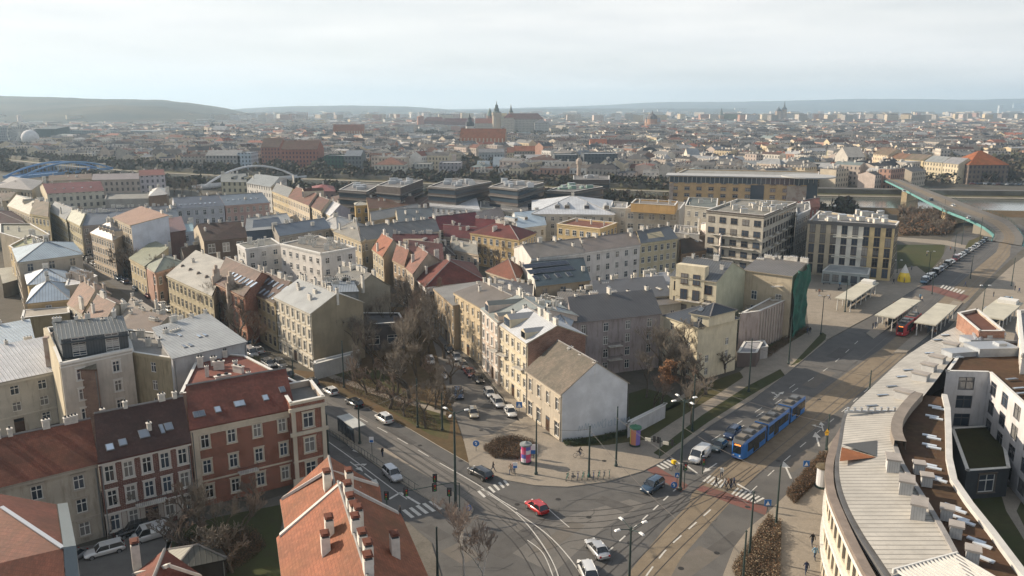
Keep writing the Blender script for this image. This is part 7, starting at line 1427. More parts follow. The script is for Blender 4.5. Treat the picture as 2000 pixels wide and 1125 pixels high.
# cars of the central street
CS = [('suv', 'dark blue', 896, 775, 900, 795, 'dark blue car parked on the park side of the central street'), ('hatchback', 'beige', 925, 812, 930, 830, 'pale beige car leaving the central street'), ('estate', 'silver', 972, 791, 980, 800, 'silver estate parked before the white gabled house, third from the fork'),
      ('hatchback', 'white', 997, 810, 1004, 820, 'white hatchback parked nearest the fork by the white gabled house'), ('hatchback', 'white', 956, 773, 963, 782, 'white car parked nose to tail behind the silver estate'), ('suv', 'white', 864, 737, 868, 752, 'white car parked under the bare trees on the central street'),
      ('hatchback', 'white', 841, 709, 845, 720, 'small white car parked under the trees further up the central street'), ('hatchback', 'silver', 843, 660, 845, 670, 'silver car parked deep under the trees of the central street'), ('saloon', 'black', 934, 745, 942, 754, 'black saloon parked in the row below the pink tenement'),
      ('saloon', 'dark red', 918, 733, 926, 741, 'dark red car in the row below the pink tenement'), ('saloon', 'silver', 892, 702, 899, 711, 'silver saloon parked below the ochre tenement'), ('hatchback', 'grey', 905, 718, 912, 726, 'grey hatchback parked below the ochre tenement'),
      ('hatchback', 'black', 878, 688, 884, 696, 'black hatchback parked at the low brown tenement'), ('saloon', 'blue', 838, 640, 838, 650, 'blue car parked at the far bend of the central street')]
for c_ in CS: car(*c_[:6], c_[6], 'cars parked along the central street')
# left avenue: two rows of parked cars and some under way
rs2 = random.Random(21); kinds = ['hatchback', 'saloon', 'estate', 'suv', 'hatchback', 'van']; cols = ['white', 'silver', 'grey', 'black', 'dark blue', 'silver', 'dark red', 'grey', 'white', 'blue', 'black']
def along(pts, step, t0=0.0, jit=.4):
    P = spline(PX(pts), 8); o = []; acc = -t0; nxt = 0
    for a, c in zip(P, P[1:]):
        ln = (c-a).length
        while acc+ln >= nxt: o.append((a+(c-a)*((nxt-acc)/ln), (c-a).normalized())); nxt += step+rs2.uniform(-jit, jit)
        acc += ln
    return o
def row(pts, step, where, group, start=0, skip=.1, ang=0, kinds_=None, side=0):
    n = 0
    for (p, d) in along(pts, step):
        if rs2.random() < skip: continue
        k = rs2.choice(kinds_ or kinds); c = rs2.choice(cols); lod = p.length < 190; pr = car_proto(k, lod); r = pr if (k, lod) not in USED else dup(pr); USED.add((k, lod))
        r.name = 'van' if k == 'van' else 'car'; r.location = p; r.rotation_euler = (0, 0, math.atan2(d.y, d.x)+ang+(math.pi if rs2.random() < .3 else 0))
        tag(r, '%s %s, %s %s' % (c, k, ORD[n], where), 'van' if k == 'van' else 'car', group)
        for ch in CH(r):
            if ch.name.split('.')[0] == 'body': ch.material_slots[0].link = 'OBJECT'; ch.material_slots[0].material = PAINTS[c]
        n += 1
row([(548, 716), (500, 686), (440, 648), (370, 605), (310, 573), (240, 534), (190, 508), (130, 470)], 6.2, 'from the near end in the far row of the left avenue', 'cars in the far parking row of the left avenue')
row([(330, 608), (285, 577), (230, 545), (180, 516), (150, 495)], 6.4, 'from the near end of the middle row on the left avenue', 'cars in the middle row of the left avenue', skip=.25)
row([(560, 735), (520, 712), (470, 682), (420, 650)], 9, 'from the near end of the moving lane on the left avenue', 'cars driving on the left avenue', skip=.3)
row([(118, 462), (80, 440), (40, 422), (0, 405)], 8, 'from the near end of the far stretch of the left avenue', 'cars on the far stretch of the left avenue', skip=.3)
row([(1806, 553), (1840, 527), (1880, 500), (1905, 485), (1926, 470)], 6.0, 'from the square in the row beside the bridge road', 'cars parked beside the bridge road', skip=.0)
row([(1, 640), (3, 670), (0, 690)], 3.2, 'from the top in the yard at the left edge', 'cars in the yard at the left edge', ang=1.5, skip=0)
row([(1600, 533), (1640, 536), (1690, 533), (1740, 528)], 4.4, 'from the left behind the market pavilion', 'cars parked behind the market pavilion', skip=.2, ang=.5)
row([(1506, 470), (1530, 480), (1552, 490)], 6, 'in the side street by the corner apartment block', 'cars in the side street by the corner apartment block')
row([(1965, 590), (1940, 605), (1912, 632)], 5, 'from the right by the far right shelter', 'cars by the far right shelter', skip=0)
for px, py, tx, ty, c, l_ in [(1765, 375, 1750, 368, 'white', 'white car on the river bridge, farthest out'), (1818, 392, 1804, 385, 'dark blue', 'dark car in the middle of the river bridge'), (1861, 404, 1848, 398, 'white', 'white car near this end of the river bridge'), (1891, 428, 1880, 420, 'silver', 'silver car coming off the river bridge')]: car('hatchback', c, px, py, tx, ty, l_, z=7.55 if px < 1850 else 6.9 if px < 1880 else 5.9)
for i in range(14):
    t = i/13; car(rs2.choice(['hatchback', 'suv', 'saloon']), rs2.choice(cols), 1900+110*t, 360.5+2*t, 1920+110*t, 361, '%s car along the far quay, %s from the left' % (rs2.choice(['parked']), ORD[i]), 'cars parked along the far quay', z=4.05)
# ---- trams
TB = rough_mat('tram_blue', (.018, .13, .42), .3, .05, spec=.6); TRD = rough_mat('tram_red', (.38, .02, .03), .35, .08, spec=.6)
def tram(label, path, t0, secs, livery, disp, name='tram'):
    P = spline(PX(path), 30); cum = [0]
    for a, c in zip(P, P[1:]): cum.append(cum[-1]+(c-a).length)
    def at(s):
        for i in range(len(P)-1):
            if cum[i+1] >= s: return P[i]+(P[i+1]-P[i])*((s-cum[i])/max(cum[i+1]-cum[i], 1e-6))
        return P[-1]
    f0 = at(t0); r = tag(empty(name, (f0.x, f0.y, 0)), label, 'tram'); s0 = t0; hw = 1.2; nS = len(secs)
    for i, ln in enumerate(secs):
        a, c = at(s0), at(s0+ln); d = (c-a).normalized(); rz = math.atan2(d.y, d.x); mid = (a+c)/2-r.location; s0 += ln+.9
        b = MB(); L2 = (c-a).length/2; nose = -1 if i == 0 else 1 if i == nS-1 else 0     # x grows away from the front
        st = [(-L2, 1), (L2, 1)]
        if nose == -1: st = [(-L2, .55, .9), (-L2+.35, .80, .3), (-L2+1.1, .97, 0), (L2, 1, 0)]
        elif nose == 1: st = [(-L2, 1, 0), (L2-1.1, .97, 0), (L2-.35, .80, .3), (L2, .55, .9)]
        else: st = [(-L2, 1, 0), (L2, 1, 0)]
        rg_ = [[(x, -hw*w, .35), (x, -hw*w, 1.25), (x, -hw*w*.99, 2.75-dz*.3), (x, -hw*w*.9, 3.2-dz), (x, hw*w*.9, 3.2-dz), (x, hw*w*.99, 2.75-dz*.3), (x, hw*w, 1.25), (x, hw*w, .35)] for x, w, dz in st]
        for A, B_ in zip(rg_, rg_[1:]):
            for k in range(8): j = (k+1) % 8; b.face([A[k], A[j], B_[j], B_[k]], 1 if k == 3 else 0)
        b.face(rg_[0], 0); b.face(rg_[-1][::-1], 0); b.box(((0 if not nose else .6*nose*-1), 0, .12), (2*L2-1.4, 2.1, .25), 2)
        o = b.build('body_section', [livery, rough_mat('tram_roof', (.10, .105, .11), .7, .15), TRIM], r); o.location = (mid.x, mid.y, 0); o.rotation_euler = (0, 0, rz)
        m_ = MB(); x0, x1 = -L2+(1.2 if nose == -1 else .3), L2-(1.2 if nose == 1 else .3); k = max(2, int((x1-x0)/1.7)); w_ = (x1-x0)/k
        for s_ in (-1, 1):
            for q in range(k):
                dr = q % 3 == 1; m_.box((x0+w_*(q+.5), s_*(hw+.002), .5 if dr else 1.3), (w_-.14, .05, 2.2 if dr else 1.35), 0)
        g2 = m_.build('side_windows', CGL, o)
        if nose == -1: m_ = MB(); m_.box((x0+.5, hw+.03, .75), (.5, .03, .3), 0); m_.box((x0+.5, hw+.04, .83), (.3, .03, .12), 1); m_.build('emblem', [WHITE, livery], o)
        if nose:
            m_ = MB(); xs_ = nose*(L2+.0); pts = [(xs_-nose*-.02, -.62, 1.25), (xs_+nose*.02, .62, 1.25), (xs_-nose*.02, .62, 2.35), (xs_-nose*.02, -.62, 2.35)]
            m_.box((xs_-nose*.05, 0, 1.15), (.18, 1.25, 1.15), 0); m_.build('windscreen', CGL, o)
            if nose == -1:
                m_ = MB(); m_.box((xs_+.12, 0, 2.32), (.1, 1.2, .3), 0)
                for q in range(5): m_.box((xs_+.055, -.45+q*.2, 2.38), (.02, .13, .18), 1)
                m_.build('destination_display', [plain('display_black', (.02, .01, .005), .4), plain('display_orange', (1, .25, .04), .5, 0, 2.0)], o)
            for s_ in (-1, 1): m_ = MB(); m_.box((xs_-nose*-.0, s_*.5, .75), (.14, .22, .16), 0); m_.build('headlight', HEADL, o)
        for q in range(int(2*L2/2.6)):
            m_ = MB(); m_.box((0, 0, 0), (1.7, 1.5, .38), 0); m_.box((0, 0, .38), (1.3, 1.1, .08), 1); w2_ = m_.build('roof_unit', [rough_mat('roof_unit_dark', (.06, .065, .07), .6), rough_mat('unit_steel', (.13, .14, .15), .5) if q % 2 else rough_mat('unit_tan', (.19, .17, .14), .7)], o); w2_.location = (-L2+1.6+q*2.6, 0, 3.1)
        if i == nS//2:
            m_ = MB(); m_.tube((0, -.4, 3.5), (1.1, -.3, 4.3), .04, n=4); m_.tube((0, .4, 3.5), (1.1, .3, 4.3), .04, n=4); m_.tube((1.1, 0, 4.3), (0, 0, 5.1), .04, n=4); m_.box((0, 0, 5.1), (.25, 1.6, .06)); m_.build('pantograph', DARK, o)
        if i < nS-1:
            e = at(s0-.45)-r.location; m_ = MB(); m_.box((0, 0, .4), (1.5, 2.1, 2.65), 0); o2 = m_.build('bellows', TRIM, r); o2.location = (e.x, e.y, 0); o2.rotation_euler = (0, 0, rz)
    return r
trk = [(1438, 899), (1500, 850), (1570, 795), (1680, 708), (1780, 625)]
tram('long blue low-floor tram of three joined sections driving along the wide street', trk, 0, [8.2, 9.0, 7.6], TB, 1)
tram('shorter red tram standing between the stop shelters', [(1757, 658), (1790, 632), (1850, 582), (1900, 540)], 0, [7.2, 7.2], TRD, 1)
# ---- stop shelters
def shelter(label, pix, h=3.2, w=4.6, npost=6):
    a, c = G(pix[0], pix[1], h), G(pix[2], pix[3], h); d = (c-a); ln = d.length; d.normalize(); r = tag(empty('stop_shelter', ((a+c)/2)[:2]+(0,), math.atan2(d.y, d.x)), label, 'shelter', 'long tram stop shelters')
    b = MB(); b.box((0, 0, h), (ln, w, .28), 0); b.box((ln*.4, 0, h+.28), (3.5, w*.7, .9), 1) if 'white box' in label else None; b.build('roof', [rough_mat('shelter_roof', (.46, .44, .36), .7, .12, .3, 2), WHITE], r)
    for i in range(npost):
        for s_ in (-1, 1): b = MB(); b.tube((0, 0, 0), (0, 0, h), .12, n=6); o = b.build('post', WHITE, r); o.location = (-ln/2+.6+(ln-1.2)*i/(npost-1), s_*w*.36, 0)
    b = MB(); b.box((0, 0, .3), (ln*.7, .06, 2.0)); b.build('glass_wall', GLZ, r)
    for q in (-.3, 0, .3): b = MB(); b.box((0, 0, .4), (3, .5, .08)); b.box((0, 0, 0), (2.6, .1, .4)); o = b.build('bench', DARK, r); o.location = (q*ln, -.9, 0)
shelter('long tram shelter nearest the square with a white box on its roof', (1648, 586, 1700, 552)); shelter('long tram shelter left of the red tram', (1728, 620, 1780, 586)); shelter('long tram shelter right of the red tram', (1806, 634, 1850, 596)); shelter('wide shelter at the right with a white box on its roof', (1932, 622, 1972, 590), w=6)
# bus shelter on the left street island
def along2(a, c): d = (c-a); return (a+c)/2, math.atan2(d.y, d.x), d.length
m_, rz, ln = along2(G(666, 842), G(698, 866)); r = tag(empty('bus_shelter', m_[:2]+(.14,), rz), 'glazed tram shelter on the island of the left street', 'shelter')
b = MB(); b.box((0, .5, 2.5), (ln, 2.2, .12)); b.build('roof', plaster((.44, .46, .44), .3), r); b = MB(); b.box((0, -.5, .2), (ln*.95, .06, 2.2)); b.build('glass_wall', GLZ, r)
for i in range(5): b = MB(); b.box((0, 0, 0), (.1, .1, 2.5)); o = b.build('post', DARK, r); o.location = (-ln/2+.1+(ln-.2)*i/4, -.5, 0)
# railing along the island
P = spline(PX([(636, 846), (700, 884), (760, 924), (818, 962)], .14), 5); r = tag(empty('railing', tuple(P[0])), 'grey pedestrian railing along the island of the left street', 'railing'); b = MB()
for a, c in zip(P, P[1:]):
    a, c = a-P[0], c-P[0]
    for z in (.15, 1.05): b.tube(a+V(0, 0, z), c+V(0, 0, z), .03, n=4, cap=False)
    k = max(1, int((c-a).length/.9))
    for i in range(k): q = a.lerp(c, i/k); b.tube(q, q+V(0, 0, 1.05), .03, n=4, cap=False)
b.build('rails', POLE, r)
# ---- poles, lamps, signals, signs
def pole(label, px, base, top, name='pole', r0=.14, group=None, cat='pole'):
    p = G(px, base); h = hb(px, base, top); r = tag(empty(name, (p.x, p.y, .1)), label, cat, group); b = MB(); b.lathe((0, 0, 0), [(r0*2, 0), (r0*2, .35), (r0*1.25, .5), (r0, h*.45), (r0*.7, h)], 8); b.build('shaft', POLE, r); b = MB(); b.lathe((0, 0, h), [(r0*.9, 0), (r0*.9, .12), (0, .22)], 8); b.build('finial', POLE, r); return r, h
def heads(r, h, n, rad, rz=0.0):
    for k in range(n):
        a = rz+2*math.pi*k/n; b = MB(); b.tube((0, 0, h-.2), (rad*math.cos(a), rad*math.sin(a), h+.25), .05, n=5); b.build('arm', POLE, r)
        b = MB(); b.box((0, 0, 0), (.72, .32, .14), 0, 0, .7); o = b.build('lamp_head', plain('lamp_white', (.72, .72, .70), .4), r); o.location = ((rad+.3)*math.cos(a), (rad+.3)*math.sin(a), h+.2); o.rotation_euler = (0, 0, a)
r, h = pole('street lamp with four white heads at the bottom of the junction', 1228, 1160, 1033, 'street_lamp', .13, cat='street lamp'); heads(r, h, 4, 1.5, .5)
r, h = pole('street lamp with three white heads at the corner of the left street', 890, 992, 808, 'street_lamp', .16, cat='street lamp'); heads(r, h, 3, 1.4, .3)
r, h = pole('tall street lamp with four heads beside the waiting white van', 1328, 958, 784, 'street_lamp', .16, cat='street lamp'); heads(r, h, 4, 1.4, .4)
for x, y, t, l_ in [(1603, 654, 580, 'street lamp with a flat white head at the corner of the square'), (1812, 547, 493, 'white headed lamp between the square and the bridge road'), (1752, 534, 510, 'short white lamp by the lawn of the new beige block'), (1914, 640, 560, 'lamp near the wide shelter on the right')]: r, h = pole(l_, x, y, t, 'street_lamp', .1, cat='street lamp'); heads(r, h, 2, .7)
POLES = [(1203, 912, 797, 'tall dark pole on the plaza, right of three'), (1150, 933, 835, 'dark pole on the plaza, beside the green cycle stands'), (1047, 928, 822, 'dark pole on the plaza beside the striped advertising column'), (1515, 1032, 912, 'dark pole at the corner of the planted strip, lower right'), (1463, 1092, 964, 'dark pole in front of the brown planted strip'), (1450, 1150, 1040, 'dark pole at the bottom edge in the planted strip'),
 (1352, 843, 735, 'dark pole beside the gnarled dark tree'), (1462, 766, 664, 'dark pole at the grass strip beyond the gnarled tree'), (1540, 712, 622, 'dark pole before the green netting'), (1650, 610, 548, 'dark pole near the left shelter of the square'), (1820, 575, 535, 'pole by the red crossing'), (1698, 762, 726, 'pole on the kerb left of the curved roof, further up'), (1614, 880, 812, 'pole between the hedge and the curved roof'),
 (672, 758, 668, 'tall pole at the park corner'), (573, 741, 702, 'short pole before the cream stucco tenement'), (703, 868, 790, 'tall pole beside the glazed tram shelter'), (816, 836, 742, 'pole at the park edge'), (864, 842, 770, 'pale pole beside the end of the park'), (855, 1140, 1033, 'dark pole in front of the birch, bottom edge'), (643, 910, 812, 'pole at the brick corner house'),
 (1895, 545, 500, 'pole on the bridge road, first from the square'), (1912, 480, 425, 'pole beside the bridge ramp'), (1878, 478, 430, 'pole beside the lawn at the bridge ramp'), (1863, 500, 455, 'pole by the lawn fence at the bridge road'), (1842, 430, 390, 'pole on the scrubland side of the bridge'), (1975, 560, 505, 'pole at the right edge near the bridge road')]
for x, y, t, l_ in POLES: pole(l_, x, y, t, 'pole', .13 if y > 600 else .11)
BLU2 = plain('sign_blue', (.02, .14, .42), .5)
def sign(label, px, base, top, kind, cat='road sign', yaw=0.0, s=1.0):
    p = G(px, base); h = hb(px, base, top); r = tag(empty('road_sign', (p.x, p.y, .1), yaw), label, cat); b = MB(); b.tube((0, 0, 0), (0, 0, h), .04, n=6); b.build('post', POLE, r); b = MB()
    if kind == 'round':
        b.tube((0, -.06, h-.35*s), (0, -.1, h-.35*s), .42*s, n=20, m=0); b.face([(-.1*s, -.105, h-.5*s), (.06*s, -.105, h-.6*s), (.14*s, -.105, h-.4*s), (-.0*s, -.105, h-.3*s)], 1); b.face([(-.22*s, -.105, h-.3*s), (.18*s, -.105, h-.3*s), (-.1*s, -.105, h-.08*s)], 1)
    elif kind == 'square': b.box((0, -.08, h-.8*s), (.75*s, .04, .75*s), 0); b.face([(-.25*s, -.105, h-.7*s), (.25*s, -.105, h-.7*s), (0, -.105, h-.2*s)], 1)
    elif kind == 'yellow': b.box((0, -.08, h-.5), (.5, .04, .5), 2); b.face([(-.4, -.1, h-.1), (.4, -.1, h-.1), (0, -.1, h+.6)], 2)
    else: b.box((0, -.08, h-1.0), (.7*s, .05, .9*s), 1); b.box((0, -.09, h-.95), (.55*s, .05, .35*s), 0)
    b.build('sign_plate', [BLU2, plain('sign_white', (.75, .75, .75), .5), plain('sign_yellow', (.75, .42, .02), .5)], r); return r
sign('blue keep-right arrow sign on the tip of the left street island', 916, 1008, 988, 'round'); sign('blue arrow sign at the island beside the tall lamp', 1316, 955, 943, 'round', s=1.1); sign('blue square crossing sign on the tall lamp', 1322, 945, 924, 'square', s=.9); sign('blue crossing sign at the right end of the zebra', 1498, 1000, 976, 'square', s=1.2); sign('blue sign by the long hedge, right kerb', 1573, 925, 900, 'square', s=1.2)
sign('yellow temporary warning sign by the curved roof', 1611, 885, 845, 'yellow'); sign('round blue no-stopping sign beside the round shrub bed', 930, 882, 862, 'round', s=1.2); sign('blue and white sign on the pavement by the parked hatchback', 1014, 805, 785, 'square', s=1.4); sign('stop timetable board at the plaza kerb', 1006, 930, 903, 'board', s=1.0); sign('tram stop sign on the left street island', 727, 895, 853, 'board'); sign('white street name board beside the round shrub bed', 1042, 896, 876, 'board', s=1.8)
def signal(label, px, base, top, arm=0, yaw=0.0):
    p = G(px, base); h = hb(px, base, top); r = tag(empty('traffic_light', (p.x, p.y, .1), yaw), label, 'traffic light'); b = MB(); b.tube((0, 0, 0), (0, 0, h), .07, n=8); b.build('post', POLE, r)
    def head(x, z):
        b = MB(); b.box((0, 0, 0), (.36, .3, 1.0), 0); b.box((0, .16, -.1), (.62, .03, 1.2), 0)
        o = b.build('signal_head', TRIM, r); o.location = (x, -.2, z)
        for k, c in enumerate([(.02, .25, .08), (.3, .2, .02), (.5, .02, .02)]):
            b = MB(); b.tube((0, -.15, 0), (0, -.2, 0), .11, n=10); q = b.build('lens', plain('lens_%d' % k, c, .3), o); q.location = (0, 0, .18+.31*k)
    if arm:
        b = MB(); b.tube((0, 0, h), (-arm*.15, 0, h+.25), .07, n=8); b.tube((-arm*.15, 0, h+.25), (-arm, 0, h+.1), .06, .05, n=8); b.build('arm', POLE, r)
        for q in (.45, .95): head(-arm*q, h-.45)
    else: head(0, h-1.0)
signal('traffic light on a long mast arm over the left street', 898, 1000, 945, 7.5, .35); signal('traffic light beside the left street platform tip', 878, 990, 955); signal('traffic light at the near corner of the left street zebra', 756, 996, 962); signal('small traffic light on the left street island', 850, 960, 928); signal('traffic light between the tall lamp and the white van', 1336, 955, 905); signal('traffic light at the middle of the wide crossing', 1372, 927, 895)
p = G(1288, 896); r = tag(empty('signal_gantry', (p.x, p.y, .1), -.5), 'white and black signal gantry with direction boards at the plaza corner', 'traffic light'); hh = hb(1288, 896, 856); b = MB(); b.tube((0, 0, 0), (0, 0, hh), .08, n=8); b.build('post', POLE, r); b = MB(); b.box((0, 0, hh-.6), (4.6, .12, .12)); b.build('crossbar', POLE, r)
for k, x in enumerate((-1.9, -.9, -.3, .9, 1.9)):
    b = MB(); b.box((0, 0, 0), (.9 if k in (0, 3) else .4, .12, .5 if k in (0, 3) else 1.0)); o = b.build('sign_plate' if k in (0, 3) else 'signal_head', plain('board_white', (.62, .6, .5), .6) if k in (0, 3) else TRIM, r); o.location = (x, -.1, hh-.9)
# advertising columns
def adcol(label, px, base, top, rad, cols, cap):
    p = G(px, base); h = hb(px, base, top); r = tag(empty('advertising_column', (p.x, p.y, .12)), label, 'advertising column'); b = MB(); n = 16
    for j in range(8):
        for i in range(n): a0, a1 = 2*math.pi*i/n, 2*math.pi*(i+1)/n; z0, z1 = .3+(h*.8-.3)*j/8, .3+(h*.8-.3)*(j+1)/8; b.face([(rad*math.cos(a0), rad*math.sin(a0), z0), (rad*math.cos(a1), rad*math.sin(a1), z0), (rad*math.cos(a1), rad*math.sin(a1), z1), (rad*math.cos(a0), rad*math.sin(a0), z1)], (hash_('%d%d%s' % (i//3, j//2, label)) % len(cols)))
    b.build('posters', [plain(key('poster', c), c, .6) for c in cols], r); b = MB(); b.lathe((0, 0, 0), [(rad*1.12, 0), (rad*1.12, .3), (rad, .3)], n); b.build('plinth', POLE, r); b = MB(); b.lathe((0, 0, h*.8), [(rad, 0), (rad*1.25, .02), (rad*1.2, .25), (rad*.6, h*.1), (.1, h*.17), (0, h*.2)], n); b.build('cap', cap, r)
adcol('pink, white and blue advertising column beside the round shrub bed', 1027, 905, 862, .75, [(.55, .05, .14), (.6, .58, .62), (.1, .12, .4), (.5, .1, .2)], rough_mat('grey_cap', (.20, .22, .22), .6)); adcol('advertising column with a green cap on the lawn before the gable', 1240, 871, 829, .8, [(.6, .5, .05), (.5, .06, .25), (.2, .15, .45), (.5, .2, .12)], rough_mat('green_cap', (.05, .16, .09), .6))
adcol('broad white planter column with plants by the curved building', 1606, 952, 905, .9, [(.58, .58, .58), (.50, .52, .54)], rough_mat('plant_cap', (.10, .08, .05), .9))
# cycle stands and bikes
def bike(b, x, y, rz, m=0):
    T = lambda u, z, v=0: (x+u*math.cos(rz)-v*math.sin(rz), y+u*math.sin(rz)+v*math.cos(rz), z)
    for u in (-.52, .52):
        for k in range(12): a0, a1 = 2*math.pi*k/12, 2*math.pi*(k+1)/12; b.tube(T(u+.33*math.cos(a0), .34+.33*math.sin(a0)), T(u+.33*math.cos(a1), .34+.33*math.sin(a1)), .025, n=4, cap=False, m=1)
    for q in (((-.52, .34), (-.15, .85)), ((-.15, .85), (.38, .88)), ((-.52, .34), (0, .34)), ((0, .34), (-.18, .95)), ((0, .34), (.4, .85)), ((.52, .34), (.38, 1.0))): b.tube(T(*q[0]), T(*q[1]), .03, n=4, m=m)
    b.box(T(-.2, .95), (.28, .14, .06), 1, rz); b.tube(T(.38, 1.0, -.25), T(.38, 1.0, .25), .02, n=4, m=1)
bkm = [[plain('bike_teal', (.06, .28, .22), .4), TRIM], [plain('bike_grey', (.2, .2, .2), .4), TRIM], [plain('bike_blue', (.05, .12, .35), .4), TRIM]]
for i in range(9):
    t = i/8; p = G(1108+82*t, 938-4*t); b = MB(); bike(b, 0, 0, 1.2+.1*(i % 3)); o = b.build('bicycle', bkm[i % 3 if i % 4 else 0]); o.location = (p.x, p.y, .12); tag(o, '%s, %s from the left in the plaza cycle stand' % (['teal rental bicycle', 'grey bicycle', 'blue bicycle'][i % 3 if i % 4 else 0], ORD[i]), 'bicycle', 'bicycles at the plaza stand')
# ---- people
PM = [plain('skin', (.42, .26, .19), .6), plain('hair', (.04, .025, .015), .7), plain('cloth_black', (.018, .018, .02), .9), plain('jeans', (.03, .045, .085), .9), plain('shoe', (.03, .025, .02), .7)]
def figure(pose):
    """one skinned body; pose: 'stand', 'walk', 'ride'"""
    w = {'stand': 0.0, 'walk': .28, 'ride': 0.0}[pose]; hipz = .92
    if pose == 'ride': hipz = 1.0
    J = {'pel': (0, 0, hipz), 'ch': (.03 if pose != 'ride' else .22, 0, hipz+.42), 'nk': (.04 if pose != 'ride' else .3, 0, hipz+.58), 'hd': (.06 if pose != 'ride' else .36, 0, hipz+.74)}
    E = [('pel', 'ch'), ('ch', 'nk'), ('nk', 'hd')]; Rr = {'pel': (.15, .13), 'ch': (.19, .12), 'nk': (.07, .07), 'hd': (.105, .095)}
    for s_, t in ((-1, 1), (1, -1)):
        if pose == 'ride': kn = (.34, s_*.12, hipz-.22 if s_ > 0 else hipz-.38); an = (.12, s_*.12, .35 if s_ < 0 else .55); to = (.26, s_*.12, an[2]-.03); el = (.42, s_*.22, hipz+.2); ha = (.62, s_*.2, hipz+.12)
        else: kn = (w*t*.6+.03, s_*.1, .48); an = (w*t*(1.25 if t > 0 else 1.5), s_*.1, .07+(.05 if t < 0 and w else 0)); to = (an[0]+.16, s_*.11, .04); el = (-w*t*.5, s_*.27, hipz+.16); ha = (-w*t*.8+.08, s_*.27, hipz-.1)
        J.update({'hp%d' % s_: (0, s_*.1, hipz-.06), 'kn%d' % s_: kn, 'an%d' % s_: an, 'to%d' % s_: to, 'sh%d' % s_: (J['ch'][0], s_*.19, hipz+.47), 'el%d' % s_: el, 'ha%d' % s_: ha})
        E += [('pel', 'hp%d' % s_), ('hp%d' % s_, 'kn%d' % s_), ('kn%d' % s_, 'an%d' % s_), ('an%d' % s_, 'to%d' % s_), ('ch', 'sh%d' % s_), ('sh%d' % s_, 'el%d' % s_), ('el%d' % s_, 'ha%d' % s_)]
        for k, v in (('hp', .105), ('kn', .07), ('an', .05), ('to', .045), ('sh', .075), ('el', .055), ('ha', .042)): Rr[k+str(s_)] = (v, v)
    ks = list(J); me = bpy.data.meshes.new('fig'); me.from_pydata([J[k] for k in ks], [(ks.index(a), ks.index(c)) for a, c in E], []); o = bpy.data.objects.new('fig', me); C.objects.link(o)
    sk = o.modifiers.new('s', 'SKIN'); sk.use_smooth_shade = True
    for i, k in enumerate(ks): me.skin_vertices[0].data[i].radius = Rr[k]; me.skin_vertices[0].data[i].use_root = (k == 'pel')
    su = o.modifiers.new('d', 'SUBSURF'); su.levels = 1; su.render_levels = 1
    bpy.context.view_layer.update(); dg = bpy.context.evaluated_depsgraph_get(); m2 = bpy.data.meshes.new_from_object(o.evaluated_get(dg)); bpy.data.objects.remove(o)
    m2.name = 'person'; m2.materials.clear()
    for m in PM: m2.materials.append(m)
    hx = J['hd']
    for p in m2.polygons:
        c = p.center; p.use_smooth = True
        if c.z > hipz+.60: p.material_index = 1 if (c.z > hx[2]+.03 or c.x < hx[0]-.02) else 0
        elif abs(c.y) > .2 and c.z < hipz-.04 and c.z > .5 and pose != 'ride': p.material_index = 0
        elif c.z > hipz-.08: p.material_index = 2
        elif c.z < .1: p.material_index = 4
        else: p.material_index = 3
    return m2
FIG = {k: figure(k) for k in ('stand', 'walk', 'ride')}
TOPS = {'black': (.018, .018, .02), 'navy': (.02, .03, .07), 'beige': (.38, .30, .22), 'white': (.6, .6, .58), 'brown': (.16, .08, .05), 'grey': (.2, .2, .21), 'light blue': (.2, .34, .45), 'red': (.35, .04, .04), 'yellow': (.62, .45, .03), 'green': (.1, .3, .1)}
def person(px, base, pose, top, label, yaw=0.0, z=.12, group=None):
    p = G(px, base, z); o = bpy.data.objects.new('person', FIG[pose]); C.objects.link(o); o.location = (p.x, p.y, z); o.rotation_euler = (0, 0, yaw); s_ = rnd.uniform(.96, 1.06); o.scale = (s_,)*3
    o.material_slots[2].link = 'OBJECT'; o.material_slots[2].material = plain('coat_'+top.replace(' ', '_'), TOPS[top], .9); tag(o, label, 'person', group); return o
for a in [(963, 921, 'walk', 'black', 'person in black walking on the plaza kerb beside the round shrub bed', .2), (997, 926, 'walk', 'beige', 'person in a beige top waiting by the timetable board', 1.5), (1003, 924, 'stand', 'red', 'person in a reddish coat beside the one in beige', -1), (747, 892, 'stand', 'black', 'person in black on the island of the left street', -.5), (781, 1010, 'walk', 'black', 'person in black at the kerb of the left street zebra', .5), (1398, 950, 'walk', 'black', 'person in black stepping over the wide crossing, leftmost of the group', 0), (1409, 932, 'walk', 'white', 'person in white trousers crossing ahead of the group', 1.2),
          (1415, 954, 'walk', 'grey', 'person in grey in the crossing group, second from left', 0), (1422, 953, 'walk', 'brown', 'person in brown in the crossing group, third from left', .2), (1427, 954, 'stand', 'black', 'person in black in the crossing group, fourth from left', .1), (1433, 952, 'walk', 'navy', 'person in navy at the right of the crossing group', 0), (1471, 981, 'walk', 'white', 'person in a white jacket alone on the zebra', 3.0), (1586, 1066, 'walk', 'black', 'person in black farthest up the right pavement', 1.5), (1591, 1092, 'walk', 'light blue', 'person in pale blue on the right pavement', -1.5), (1574, 1121, 'walk', 'navy', 'person in navy at the bottom of the right pavement', 1.4),
          (1582, 651, 'walk', 'black', 'person in black walking past the green netting', 2.2), (1577, 653, 'walk', 'navy', 'second person beside the green netting', 2.2)]: person(*a[:5], a[5])
